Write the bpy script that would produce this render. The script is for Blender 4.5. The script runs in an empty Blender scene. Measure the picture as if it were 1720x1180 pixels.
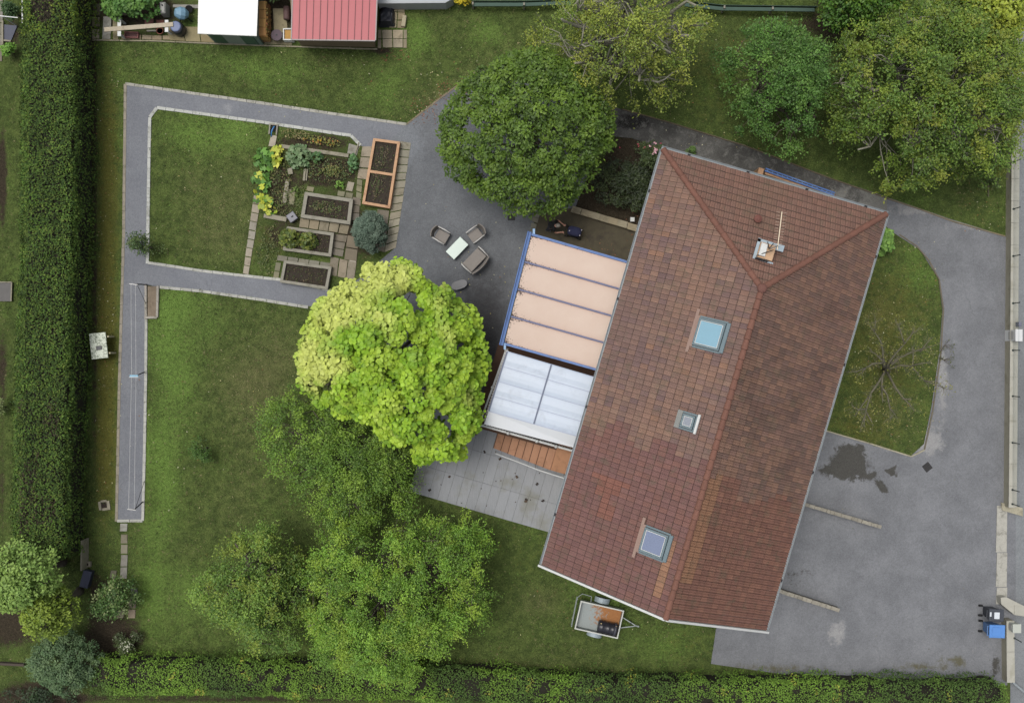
import bpy, bmesh, math, random
import numpy as np
from mathutils import Vector, Matrix, noise as mnoise

# ------------------------------------------------------------------ camera, sky, sun, exposure
C = bpy.context.scene.collection
S, H = 1728.0, 48.0                      # focal length in photo pixels, camera height in metres
def P(px, py, z=0.0):
    k = (H - z) / S
    return Vector(((px - 860) * k, (590 - py) * k, z))

cam_d = bpy.data.cameras.new('camera')
cam = bpy.data.objects.new('camera', cam_d); C.objects.link(cam)
cam.location = (0, 0, H)
cam.rotation_euler = (0, 0, 0)
cam_d.sensor_fit = 'HORIZONTAL'; cam_d.sensor_width = 36.0; cam_d.lens = 36.0 * S / 1720.0
cam_d.clip_start = 0.5; cam_d.clip_end = 2000
bpy.context.scene.camera = cam

SUN_EL, SUN_AZ = math.radians(74), math.radians(150)   # azimuth measured from +x, counter-clockwise
w = bpy.data.worlds.new('World'); bpy.context.scene.world = w; w.use_nodes = True
nt = w.node_tree; nt.nodes.clear()
sky = nt.nodes.new('ShaderNodeTexSky'); sky.sky_type = 'NISHITA'; sky.sun_disc = False
sky.sun_elevation = SUN_EL; sky.sun_rotation = math.pi / 2 - SUN_AZ
sky.air_density = 1.0; sky.dust_density = 4.0; sky.ozone_density = 1.0
hs = nt.nodes.new('ShaderNodeHueSaturation'); hs.inputs['Saturation'].default_value = 0.30
bg = nt.nodes.new('ShaderNodeBackground'); bg.inputs['Strength'].default_value = 0.12
wo = nt.nodes.new('ShaderNodeOutputWorld')
nt.links.new(sky.outputs[0], hs.inputs['Color']); nt.links.new(hs.outputs[0], bg.inputs[0]); nt.links.new(bg.outputs[0], wo.inputs[0])
sl = bpy.data.lights.new('sun', 'SUN'); sl.energy = 1.5; sl.angle = math.radians(24); sl.color = (1.0, 0.96, 0.90)
sun = bpy.data.objects.new('sun', sl); C.objects.link(sun)
sd = Vector((math.cos(SUN_EL) * math.cos(SUN_AZ), math.cos(SUN_EL) * math.sin(SUN_AZ), math.sin(SUN_EL)))
sun.rotation_euler = sd.to_track_quat('Z', 'Y').to_euler(); sun.location = (0, 0, 60)
vs = bpy.context.scene.view_settings
vs.view_transform = 'Standard'; vs.look = 'None'; vs.gamma = 1.0; vs.exposure = 0.45
bpy.context.scene.cycles.max_bounces = 6
bpy.context.scene.cycles.transparent_max_bounces = 8

# ------------------------------------------------------------------ helpers
G = 1.6
def lin(c):
    c = c / 255.0
    return c / 12.92 if c <= 0.04045 else ((c + 0.055) / 1.055) ** 2.4
def D(r, g, b, k=1.0):
    return (lin(r) / G * k, lin(g) / G * k, lin(b) / G * k)

def tag(o, label=None, cat=None, group=None, kind=None):
    if label: o['label'] = label
    if cat: o['category'] = cat
    if group: o['group'] = group
    if kind: o['kind'] = kind
    return o

class MB:
    def __init__(s): s.v = []; s.f = []; s.c = []; s.smooth = False
    def face(s, idx, col): s.f.append(tuple(idx)); s.c.append(col)
    def quad(s, pts, col=(1, 1, 1)):
        b = len(s.v); s.v += [tuple(p) for p in pts]; s.face(range(b, b + len(pts)), col)
    def box(s, c, size, rot=None, col=(1, 1, 1), bev=0.0, taper=1.0):
        hx, hy, hz = size[0] / 2, size[1] / 2, size[2] / 2
        if bev <= 0:
            pts = [(-hx, -hy, -hz), (hx, -hy, -hz), (hx, hy, -hz), (-hx, hy, -hz),
                   (-hx * taper, -hy * taper, hz), (hx * taper, -hy * taper, hz), (hx * taper, hy * taper, hz), (-hx * taper, hy * taper, hz)]
            fs = [(0, 3, 2, 1), (4, 5, 6, 7), (0, 1, 5, 4), (1, 2, 6, 5), (2, 3, 7, 6), (3, 0, 4, 7)]
        else:
            b_ = min(bev, hx * .9, hy * .9, hz * .9)
            ring = lambda ex, ey, z: [(-ex, -ey, z), (ex, -ey, z), (ex, ey, z), (-ex, ey, z)]
            pts = ring(hx - b_, hy - b_, -hz) + ring(hx, hy, -hz + b_) + ring(hx, hy, hz - b_) + ring(hx - b_, hy - b_, hz)
            fs = [(0, 3, 2, 1), (12, 13, 14, 15)]
            for r in range(3):
                for k in range(4):
                    a, d = r * 4 + k, r * 4 + (k + 1) % 4
                    fs.append((a, d, d + 4, a + 4))
        b = len(s.v); c = Vector(c)
        for p in pts:
            q = Vector(p)
            if rot is not None: q = rot @ q
            s.v.append(tuple(q + c))
        for f in fs: s.face([b + i for i in f], col)
    def bar(s, a, b, wd, ht, col=(1, 1, 1), bev=0.0):
        a = Vector(a); b = Vector(b); d = b - a; L = d.length
        if L < 1e-6: return
        x = d / L; up = Vector((0, 0, 1))
        if abs(x.z) > 0.98: up = Vector((0, 1, 0))
        y = up.cross(x).normalized(); z = x.cross(y)
        R = Matrix((x, y, z)).transposed()
        s.box((a + b) / 2, (L, wd, ht), R, col, bev)
    def prism(s, poly, z0, z1, col=(1, 1, 1), side=None, bottom=True):
        n = len(poly); b = len(s.v)
        area = sum(poly[i][0] * poly[(i + 1) % n][1] - poly[(i + 1) % n][0] * poly[i][1] for i in range(n))
        if area < 0: poly = poly[::-1]
        for p in poly: s.v.append((p[0], p[1], z0 if len(p) < 4 else p[3]))
        for p in poly: s.v.append((p[0], p[1], z1))
        s.face([b + n + i for i in range(n)], col)
        if bottom: s.face([b + i for i in reversed(range(n))], side or col)
        for i in range(n):
            j = (i + 1) % n
            s.face((b + i, b + j, b + n + j, b + n + i), side or col)
    def tube(s, pts, rad, n=8, col=(1, 1, 1), cap=True):
        pts = [Vector(p) for p in pts]
        if not hasattr(rad, '__len__'): rad = [rad] * len(pts)
        b = len(s.v); prev = None
        for i, p in enumerate(pts):
            t = (pts[min(i + 1, len(pts) - 1)] - pts[max(i - 1, 0)])
            t = t.normalized() if t.length > 1e-9 else Vector((0, 0, 1))
            if prev is None: x = t.orthogonal().normalized()
            else:
                x = prev - t * prev.dot(t); x = x.normalized() if x.length > 1e-6 else t.orthogonal().normalized()
            prev = x; y = t.cross(x)
            for k in range(n):
                a = 2 * math.pi * k / n
                s.v.append(tuple(p + (x * math.cos(a) + y * math.sin(a)) * rad[i]))
        for i in range(len(pts) - 1):
            for k in range(n):
                a, d = b + i * n + k, b + i * n + (k + 1) % n
                s.face((a, d, d + n, a + n), col)
        if cap:
            s.face([b + k for k in reversed(range(n))], col)
            e = b + (len(pts) - 1) * n
            s.face([e + k for k in range(n)], col)
    def lathe(s, prof, c=(0, 0, 0), n=20, col=(1, 1, 1), axis=None):
        b = len(s.v); c = Vector(c)
        for (r, z) in prof:
            for k in range(n):
                a = 2 * math.pi * k / n
                q = Vector((r * math.cos(a), r * math.sin(a), z))
                if axis is not None: q = axis @ q
                s.v.append(tuple(q + c))
        for i in range(len(prof) - 1):
            for k in range(n):
                a, d = b + i * n + k, b + i * n + (k + 1) % n
                s.face((a, d, d + n, a + n), col)
        s.face([b + k for k in reversed(range(n))], col)
        e = b + (len(prof) - 1) * n
        s.face([e + k for k in range(n)], col)
    def ball(s, c, r, n=12, m=8, col=(1, 1, 1), sc=(1, 1, 1), R=None):
        prof = [(max(math.sin(math.pi * i / m), .02) * r, -math.cos(math.pi * i / m) * r) for i in range(m + 1)]
        A = Matrix.Diagonal(sc)
        if R is not None: A = R @ A
        s.lathe(prof, c, n, col, A)
    def build(s, name, mat, parent=None, world=False, loc=None, smooth=False):
        """geometry in the local frame of the thing; world=True: given in world coordinates"""
        me = bpy.data.meshes.new(name)
        v = s.v
        if parent is not None and world:
            root = parent
            while root.parent: root = root.parent
            M = (Matrix.Translation(root.location) @ root.rotation_euler.to_matrix().to_4x4()).inverted()
            v = [tuple(M @ Vector(p)) for p in v]
        if loc is not None:
            v = [(p[0] - loc[0], p[1] - loc[1], p[2] - loc[2]) for p in v]
        me.from_pydata(v, [], s.f)
        ca = me.attributes.new('col', 'FLOAT_COLOR', 'FACE')
        arr = np.ones((len(s.f), 4), np.float32); arr[:, :3] = np.array([c[:3] for c in s.c], np.float32).reshape(-1, 3)
        ca.data.foreach_set('color', arr.ravel())
        if smooth or s.smooth: me.polygons.foreach_set('use_smooth', [True] * len(me.polygons))
        me.materials.append(mat); me.validate(); me.update()
        o = bpy.data.objects.new(name, me); C.objects.link(o)
        if parent is not None: o.parent = parent
        if loc is not None: o.location = loc
        return o

def thing(name, label, cat, loc=(0, 0, 0), rz=0.0, group=None):
    o = bpy.data.objects.new(name, None); C.objects.link(o)
    o.empty_display_size = 0.2; o.location = loc; o.rotation_euler = (0, 0, rz)
    return tag(o, label, cat, group)

def dup(root, loc=None, rz=None, label=None, group=None):
    def rec(o, par):
        c = o.copy(); C.objects.link(c); c.parent = par
        for ch in list(o.children): rec(ch, c)
        return c
    r = rec(root, None)
    if loc is not None: r.location = loc
    if rz is not None: r.rotation_euler = (0, 0, rz)
    if label: r['label'] = label
    if group: r['group'] = group
    return r

# ------------------------------------------------------------------ materials
def nodes_of(m):
    m.use_nodes = True; t = m.node_tree; t.nodes.clear(); return t
def N(t, typ, **kw):
    n = t.nodes.new(typ)
    for k, v in kw.items():
        if hasattr(n, k): setattr(n, k, v)
        else: n.inputs[k.replace('_', ' ')].default_value = v
    return n
def math_n(t, op, a, b=None, c=None, clamp=False):
    n = t.nodes.new('ShaderNodeMath'); n.operation = op; n.use_clamp = clamp
    for i, x in enumerate((a, b, c)):
        if x is None: continue
        if isinstance(x, (int, float)): n.inputs[i].default_value = x
        else: t.links.new(x, n.inputs[i])
    return n.outputs[0]
def mix_c(t, f, a, b, mode='MIX'):
    n = t.nodes.new('ShaderNodeMix'); n.data_type = 'RGBA'; n.blend_type = mode
    for s_, x in ((n.inputs[0], f), (n.inputs[6], a), (n.inputs[7], b)):
        if isinstance(x, (int, float)): s_.default_value = x
        elif isinstance(x, tuple): s_.default_value = (x[0], x[1], x[2], 1)
        else: t.links.new(x, s_)
    return n.outputs[2]
def ramp(t, x, lo, hi):
    n = t.nodes.new('ShaderNodeMapRange'); n.interpolation_type = 'SMOOTHSTEP'
    t.links.new(x, n.inputs[0]); n.inputs[1].default_value = lo; n.inputs[2].default_value = hi
    return n.outputs[0]
def noise_n(t, co, scale, detail=4, rough=0.6, dist=0.0):
    n = t.nodes.new('ShaderNodeTexNoise'); n.inputs['Scale'].default_value = scale
    n.inputs['Detail'].default_value = detail; n.inputs['Roughness'].default_value = rough; n.inputs['Distortion'].default_value = dist
    t.links.new(co, n.inputs['Vector']); return n.outputs['Fac']
def finish(t, col, rough=0.8, metal=0.0, bump=None, bs=0.3, bd=0.01, spec=0.4, trans=0.0):
    p = t.nodes.new('ShaderNodeBsdfPrincipled'); o = t.nodes.new('ShaderNodeOutputMaterial')
    if isinstance(col, tuple): p.inputs['Base Color'].default_value = (*col[:3], 1)
    else: t.links.new(col, p.inputs['Base Color'])
    if isinstance(rough, (int, float)): p.inputs['Roughness'].default_value = rough
    else: t.links.new(rough, p.inputs['Roughness'])
    p.inputs['Metallic'].default_value = metal; p.inputs['Specular IOR Level'].default_value = spec
    if bump is not None:
        b = t.nodes.new('ShaderNodeBump'); b.inputs['Strength'].default_value = bs; b.inputs['Distance'].default_value = bd
        t.links.new(bump, b.inputs['Height']); t.links.new(b.outputs[0], p.inputs['Normal'])
    if trans > 0:
        tr = t.nodes.new('ShaderNodeBsdfTranslucent')
        if isinstance(col, tuple): tr.inputs[0].default_value = (*col[:3], 1)
        else: t.links.new(col, tr.inputs[0])
        m = t.nodes.new('ShaderNodeMixShader'); m.inputs[0].default_value = trans
        t.links.new(p.outputs[0], m.inputs[1]); t.links.new(tr.outputs[0], m.inputs[2]); t.links.new(m.outputs[0], o.inputs[0])
    else: t.links.new(p.outputs[0], o.inputs[0])
_mats = {}
def mat(name, col=(1, 1, 1), rough=0.7, metal=0.0, var=0.25, scale=3.0, fine=40.0, attr=False, bump=0.2, spec=0.4, trans=0.0, dirt=None, dirt_amt=0.0):
    """painted / stone / wood surface with uneven tone, fine grain and optional dirt blotches; attr: colour comes from the face"""
    if name in _mats: return _mats[name]
    m = bpy.data.materials.new(name); t = nodes_of(m)
    co = t.nodes.new('ShaderNodeTexCoord').outputs['Object']
    base = col
    if attr:
        a = t.nodes.new('ShaderNodeAttribute'); a.attribute_name = 'col'
        base = mix_c(t, 1.0, a.outputs['Color'], col, 'MULTIPLY')
    n1 = noise_n(t, co, scale, 5, 0.65); n2 = noise_n(t, co, fine, 4, 0.7)
    v = math_n(t, 'ADD', math_n(t, 'MULTIPLY', n1, var * 1.4), math_n(t, 'MULTIPLY', n2, var * 1.0))
    v = math_n(t, 'ADD', v, 1.0 - var * 1.2)
    cb = t.nodes.new('ShaderNodeCombineColor')
    for i in range(3): t.links.new(v, cb.inputs[i])
    c = mix_c(t, 1.0, base, cb.outputs[0], 'MULTIPLY')
    if dirt:
        n3 = noise_n(t, co, scale * 0.6, 6, 0.7, 0.4)
        c = mix_c(t, math_n(t, 'MULTIPLY', ramp(t, n3, 0.5, 0.68), dirt_amt), c, dirt)
    finish(t, c, rough, metal, n2, bump, 0.01, spec, trans)
    _mats[name] = m
    return m

def leaf_mat(name, trans=0.35, rough=0.5):
    m = bpy.data.materials.new(name); t = nodes_of(m)
    a = t.nodes.new('ShaderNodeAttribute'); a.attribute_name = 'col'
    finish(t, a.outputs['Color'], rough, 0, None, spec=0.35, trans=trans)
    return m
LEAF = leaf_mat('leaf', 0.16, 0.55)
LEAF_MATT = leaf_mat('leaf_matt', 0.1, 0.8)
BARK = mat('bark', D(104, 96, 84), 0.9, var=0.5, scale=6, fine=30, bump=0.6)
BARK_PALE = mat('bark_pale', D(150, 148, 130), 0.9, var=0.4, scale=6, fine=30, bump=0.5)

# ------------------------------------------------------------------ numpy foliage
def nrm(a): return a / np.maximum(np.linalg.norm(a, axis=1, keepdims=True), 1e-9)
T_OVAL = (np.array([(0, 0, 0), (.5, -.28, .06), (1, 0, 0), (.5, .28, .06)], float), [(0, 1, 2), (0, 2, 3)])
T_HEART = (np.array([(0, 0, 0), (.12, -.40, .07), (.55, -.40, .08), (1, 0, -.10), (.55, .40, .08), (.12, .40, .07), (.45, 0, -.01)], float),
           [(0, 1, 2, 6), (6, 2, 3), (6, 3, 4), (0, 6, 4, 5)])
T_SPRAY = (np.array([(0, -.05, 0), (.45, -.34, .05), (.62, -.12, .0), (1, -.06, .02), (1, .06, .02), (.62, .12, 0), (.45, .34, .05), (0, .05, 0)], float),
           [(0, 1, 2), (2, 3, 4, 5), (7, 5, 6), (0, 2, 5, 7)])
T_LOBE = (np.array([(0, 0, 0), (.25, -.5, .05), (.45, -.2, .02), (.75, -.42, .03), (1, 0, -.06), (.75, .42, .03), (.45, .2, .02), (.25, .5, .05)], float),
          [(0, 1, 2), (2, 3, 4), (4, 5, 6), (6, 7, 0), (0, 2, 4, 6)])
def leaves(name, pos, nor, size, col, tmpl=T_OVAL, rng=None, matl=None, parent=None, world=True, heading=None, loc=None):
    n = len(pos); V, F = tmpl; k = len(V)
    rng = rng or np.random.default_rng(1)
    z = nrm(nor)
    h = rng.normal(size=(n, 3)) if heading is None else heading + rng.normal(size=(n, 3)) * 0.5
    x = nrm(h - z * np.sum(h * z, 1, keepdims=True)); y = np.cross(z, x)
    s = np.asarray(size).reshape(-1, 1)
    bend = rng.uniform(0.5, 1.6, (n, 1))
    vv = np.empty((n, k, 3))
    for i in range(k):
        vv[:, i] = pos + s * (x * (V[i, 0] - .5) + y * V[i, 1] + z * V[i, 2] * bend)
    vv = vv.reshape(-1, 3)
    if parent is not None and world:
        root = parent
        while root.parent: root = root.parent
        M = np.array((Matrix.Translation(root.location) @ root.rotation_euler.to_matrix().to_4x4()).inverted())
        vv = vv @ M[:3, :3].T + M[:3, 3]
    if loc is not None: vv = vv - np.array(loc)
    loops = np.concatenate([np.array(f) for f in F]); ls = np.array([len(f) for f in F])
    nl = len(loops)
    li = (loops[None] + (np.arange(n) * k)[:, None]).ravel()
    starts = (np.concatenate([[0], np.cumsum(ls)[:-1]])[None] + (np.arange(n) * nl)[:, None]).ravel()
    me = bpy.data.meshes.new(name)
    me.vertices.add(len(vv)); me.vertices.foreach_set('co', vv.astype(np.float32).ravel())
    me.loops.add(len(li)); me.loops.foreach_set('vertex_index', li.astype(np.int32))
    me.polygons.add(len(starts)); me.polygons.foreach_set('loop_start', starts.astype(np.int32))
    try: me.polygons.foreach_set('loop_total', np.tile(ls, n).astype(np.int32))
    except Exception: pass
    ca = me.attributes.new('col', 'FLOAT_COLOR', 'POINT')
    c4 = np.ones((n, k, 4), np.float32); c4[:, :, :3] = np.asarray(col)[:, None, :]
    ca.data.foreach_set('color', c4.ravel())
    me.materials.append(matl or LEAF); me.update(calc_edges=True); me.validate()
    o = bpy.data.objects.new(name, me); C.objects.link(o)
    if parent is not None: o.parent = parent
    if loc is not None: o.location = loc
    return o

def palette(cols, n, rng, jit=0.18, wts=None):
    cols = np.array(cols); wts = np.array(wts if wts is not None else [1] * len(cols), float); wts /= wts.sum()
    i = rng.choice(len(cols), n, p=wts)
    return cols[i] * rng.uniform(1 - jit, 1 + jit, (n, 1))

def limb(mb, a, b, r0, r1, rng, n=5, seg=5, wob=0.12, bow=0.15):
    a = np.array(a, float); b = np.array(b, float); L = np.linalg.norm(b - a); pts = []
    for i in range(seg + 1):
        t = i / seg
        p = a * (1 - t) + b * t + np.array((0, 0, bow * L * math.sin(math.pi * t)))
        if 0 < i < seg: p = p + rng.normal(size=3) * wob * L / seg
        pts.append(p)
    mb.tube(pts, [r0 * (1 - i / seg) + r1 * i / seg for i in range(seg + 1)], n)
    return pts

def tree(name, label, px, py, outline, ztop, zlow, nclump, crad, nleaf, lsize, cols, style='dense', seed=1, group=None, cat='tree',
         tmpl=T_OVAL, bark=None, colf=None, trunk_r=None, shell=0.75, zc=None, droop=0.0, wts=None, clump_jit=0.22, matl=None, leafn=None, gapf=None, limbs=9, upb=0.75, branch_r=1.0, limb_h=.8, ntw=7, star=None):
    """crown outline: radii in photo pixels, counter-clockwise from +x; trunk stands under the crown centre"""
    rng = np.random.default_rng(seed)
    zc = zc if zc is not None else zlow + 0.35 * (ztop - zlow)
    c = P(px, py, zc); k = (H - zc) / S
    root = thing(name, label, cat, (c.x, c.y, 0), 0, group)
    outl = np.array(outline, float) * k; no = len(outl)
    def R(th):
        f = (th / (2 * np.pi) * no) % no; i = np.floor(f).astype(int); t = f - i; t = t * t * (3 - 2 * t)
        return outl[i % no] * (1 - t) + outl[(i + 1) % no] * t
    th = rng.uniform(0, 2 * np.pi, nclump); rho = np.sqrt(rng.uniform(0, 1, nclump)) * 0.97
    dome = np.sqrt(np.maximum(0, 1 - rho ** 2.2))
    lay = np.where(rng.uniform(size=nclump) < shell, rng.uniform(.85, 1.0, nclump), rng.uniform(.25, .85, nclump))
    rr = np.maximum(R(th) - crad * .7, 0.1)
    star = star if star is not None else (style == 'airy')
    la = 2 * np.pi * (np.arange(limbs) + rng.uniform(-.32, .32, limbs)) / limbs
    if star:
        nl_ = limbs; w_ = rng.uniform(.6, 1.3, nl_); li = rng.choice(nl_, nclump, p=w_ / w_.sum()); reach = rng.uniform(.76, 1.12, nl_)[li]
        rho = rng.uniform(.05, 1, nclump) ** .62 * .98
        th = (la[li] + rng.normal(size=nclump) * (1.5 / limbs + .45 * (1 - rho) ** 1.5)) % (2 * np.pi)
        rr = np.maximum(R(th) * reach - crad * .5, .1); dome = np.sqrt(np.maximum(0, 1 - rho ** 2.2))
    cx = c.x + rho * rr * np.cos(th); cy = c.y + rho * rr * np.sin(th)
    cz = zlow + (ztop - zlow) * dome * lay + rng.normal(size=nclump) * crad * .35
    cz = np.maximum(cz, zlow * .8)
    if gapf is not None:
        keep = gapf(cx, cy, rng); cx, cy, cz, th, rho = cx[keep], cy[keep], cz[keep], th[keep], rho[keep]
    nclump = len(cx)
    cc = np.stack([cx, cy, cz], 1); cr = crad * rng.uniform(.6, 1.3, nclump)
    # branches
    mb = MB(); tr = trunk_r or 0.035 * ztop
    cen = np.array((c.x, c.y, 0.0)); zf = zlow * 0.55 + 0.25
    top = cen + np.array((0, 0, zlow + (ztop - zlow) * .55))
    tpts = [cen - (0, 0, .1), cen + (0, 0, .25), cen + np.array((rng.normal() * .08, rng.normal() * .08, zf)), cen + np.array((rng.normal() * .2, rng.normal() * .2, (zf + top[2]) / 2)), top]
    mb.tube(tpts, [tr * 1.5, tr * 1.05, tr * .85, tr * .5, tr * .2], 9)
    trunk = mb.build('trunk', bark or BARK, root, True, smooth=True)
    mb = MB(); nodes = [np.array(tpts[2]), np.array(tpts[3]), np.array(tpts[4])]
    for i in range(limbs):
        a = float(la[i]); q = rng.uniform(.5, .85); R_ = float(R(np.array([a % (2 * math.pi)]))[0])
        e = cen + np.array((math.cos(a) * R_ * q, math.sin(a) * R_ * q, zlow + (ztop - zlow) * math.sqrt(1 - q * q) * limb_h))
        st = tpts[2] + (np.array(tpts[3]) - tpts[2]) * rng.uniform(0, 1)
        nodes += limb(mb, st, e, tr * .5 * branch_r, tr * .12 * branch_r, rng, 6, 7, .25, .06)
    nodes = np.array(nodes)
    for j in range(nclump):
        d = np.linalg.norm((nodes - cc[j]) * (1, 1, .7), axis=1) + np.where(nodes[:, 2] > cc[j, 2] + .1, 2.0, 0)
        s_ = nodes[int(np.argmin(d))]
        if style == 'dense' and nclump > 150 and j % 2: continue
        limb(mb, s_, cc[j], tr * .13 * branch_r, tr * .04 * branch_r, rng, 4, 3, .2, .05)
    # leaves
    if style == 'dense':
        nl = nleaf; ids = np.repeat(np.arange(nclump), nl)
        d = nrm(rng.normal(size=(len(ids), 3))); d[:, 2] = np.abs(d[:, 2]) * rng.choice([1, 1, 1, -1], len(ids))
        rad = cr[ids][:, None] * rng.uniform(.55, 1.05, (len(ids), 1))
        pos = cc[ids] + d * rad * np.array((1, 1, .75))
        nor = d * .55 + np.array((0, 0, upb)) + rng.normal(size=d.shape) * .33
        head = d * np.array((1, 1, .2)) + np.array((0, 0, -droop))
    else:
        per = max(1, nleaf // ntw); out = cc - (cen + (0, 0, zf)); out = nrm(out)
        td = nrm(np.repeat(out, ntw, 0) * .8 + rng.normal(size=(nclump * ntw, 3)) * np.array((.75, .75, .45)) + np.array((0, 0, .15)))
        tl = np.repeat(cr, ntw) * rng.uniform(.8, 1.6, nclump * ntw); tc = np.repeat(cc, ntw, 0)
        for q in range(0, nclump * ntw):
            if q % 3 == 0: mb.tube([tc[q], tc[q] + td[q] * tl[q] * .5, tc[q] + td[q] * tl[q] + (0, 0, -.1 * tl[q])], [tr * .035 * branch_r + .003, .005, .003], 3)
        ids2 = np.repeat(np.arange(nclump * ntw), per); ids = ids2 // ntw
        t_ = rng.uniform(.05, 1, (len(ids2), 1))
        pos = tc[ids2] + td[ids2] * tl[ids2][:, None] * t_ + rng.normal(size=(len(ids2), 3)) * (.07 + .25 * lsize) - np.array((0, 0, 1)) * t_ ** 2 * tl[ids2][:, None] * (.1 + droop)
        nor = np.array((0, 0, upb)) + rng.normal(size=pos.shape) * .45
        head = td[ids2] + rng.normal(size=pos.shape) * .7
    br = mb.build('branch', bark or BARK, root, True, smooth=True)
    n = len(pos)
    ccol = palette(cols, nclump, rng, clump_jit, wts)[ids]
    lc = palette(cols, n, rng, .25, wts)
    col = ccol * .62 + lc * .38
    if colf is not None: col = colf(pos, col, rng)
    leaves('crown', pos, nor, lsize * rng.uniform(.7, 1.25, n), np.clip(col, 0.002, .9), tmpl, rng, matl or LEAF, root, True, head)
    return root

def shrub(name, label, px, py, outline, h, nclump, crad, nleaf, lsize, cols, seed=1, cat='shrub', group=None, tmpl=T_OVAL, zlow=None, **kw):
    return tree(name, label, px, py, outline, h, zlow if zlow is not None else h * .25, nclump, crad, nleaf, lsize, cols, seed=seed, cat=cat, group=group, tmpl=tmpl,
                trunk_r=kw.pop('trunk_r', 0.02 + .015 * h), limbs=kw.pop('limbs', 5), **kw)

def hedge(name, label, cpts, width, height, dens, lsize, cols, seed, patchf=None, bumps=.15, tmpl=T_SPRAY, wts=None, core=None, upb=.5, sided=(1, 1)):
    """clipped hedge along a ground polyline (world xy); leaves over top and both sides round a twig core coloured dark for inner shade"""
    rng = np.random.default_rng(seed)
    A = np.array(cpts, float); c0 = A.mean(0)
    root = thing(name, label, 'hedge', (c0[0], c0[1], 0))
    seg = np.linalg.norm(np.diff(A, axis=0), axis=1); cum = np.concatenate([[0], np.cumsum(seg)]); L = cum[-1]
    def at(s):
        i = np.clip(np.searchsorted(cum, s, side='right') - 1, 0, len(seg) - 1); t = ((s - cum[i]) / seg[i])[:, None]
        d = (A[i + 1] - A[i]) / seg[i][:, None]
        return A[i] * (1 - t) + A[i + 1] * t, d
    def bump(s, q, sc=.9):
        return np.array([mnoise.noise(Vector((a * sc, b * sc, seed * 3.1))) for a, b in zip(s, q)])
    per = width + 2 * height; n = int(L * per * dens)
    s = rng.uniform(0, L, n); u = rng.uniform(0, per, n)
    p, d = at(s); nx = np.stack([-d[:, 1], d[:, 0]], 1)
    off = np.where(u < height, -width / 2, np.where(u > height + width, width / 2, u - height - width / 2))
    z = np.where(u < height, u, np.where(u > height + width, per - u, height))
    nr = np.where(u < height, -1.0, np.where(u > height + width, 1.0, 0.0))
    b = bump(s, u) * bumps + rng.normal(size=n) * .06 + bump(s, u, 2.6) * bumps * .6
    edge = np.clip(np.abs(off) / (width / 2), 0, 1) ** 6 * np.where(nr == 0, 1, 0)
    pos = np.zeros((n, 3)); pos[:, :2] = p + nx * (off + nr * b)[:, None]
    pos[:, 2] = z + np.where(nr == 0, b, 0) - edge * .18 - np.where(nr != 0, np.clip(z / height, 0, 1) ** 8 * .1, 0)
    nor = np.zeros((n, 3)); nor[:, :2] = nx * nr[:, None]; nor[:, 2] = np.where(nr == 0, 1.0, .35)
    nor = nor + rng.normal(size=(n, 3)) * .5; nor[:, 2] += upb * .3
    cols_ = palette(cols, n, rng, .25, wts)
    thin = (nr != 0) & (z < height * .72) & (rng.uniform(size=n) < .7); pos[thin, 2] = -1
    if patchf is not None:
        keep, cols_ = patchf(pos, cols_, rng)
        pos, nor, cols_ = pos[keep], nor[keep], cols_[keep]
    kk = pos[:, 2] > -.5; pos, nor, cols_ = pos[kk], nor[kk], cols_[kk]
    leaves('foliage', pos, nor, lsize * rng.uniform(.6, 1.3, len(pos)), cols_, tmpl, rng, LEAF_MATT, root, True)
    mb = MB(); nS = max(8, int(L / .5)); prof = [(-.5, .05), (-.5, .5), (-.46, .9), (-.25, .97), (.25, .97), (.46, .9), (.5, .5), (.5, .05)]
    ss = np.linspace(0.05, L - .05, nS); pc, dc = at(ss)
    for i in range(nS):
        nn = np.array((-dc[i, 1], dc[i, 0]))
        for (a_, z_) in prof:
            q = mnoise.noise(Vector((ss[i] * .9, a_ * 3, z_ * 3))) * bumps * .8
            xy = pc[i] + nn * (a_ * (width - .3) + q); mb.v.append((xy[0], xy[1], z_ * (height - .12) + q))
    m = len(prof)
    for i in range(nS - 1):
        for k in range(m - 1):
            a = i * m + k; mb.face((a, a + 1, a + 1 + m, a + m), (1, 1, 1))
    mb.face(list(range(m))[::-1], (1, 1, 1)); mb.face([(nS - 1) * m + k for k in range(m)], (1, 1, 1))
    mb.build('branch', core or mat('hedge_shaded_twigs', D(38, 36, 24), .95, var=.6, scale=5, fine=25, bump=.8), root, True, smooth=True)  # twig core coloured near black to stand for shade inside the hedge
    return root
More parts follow.
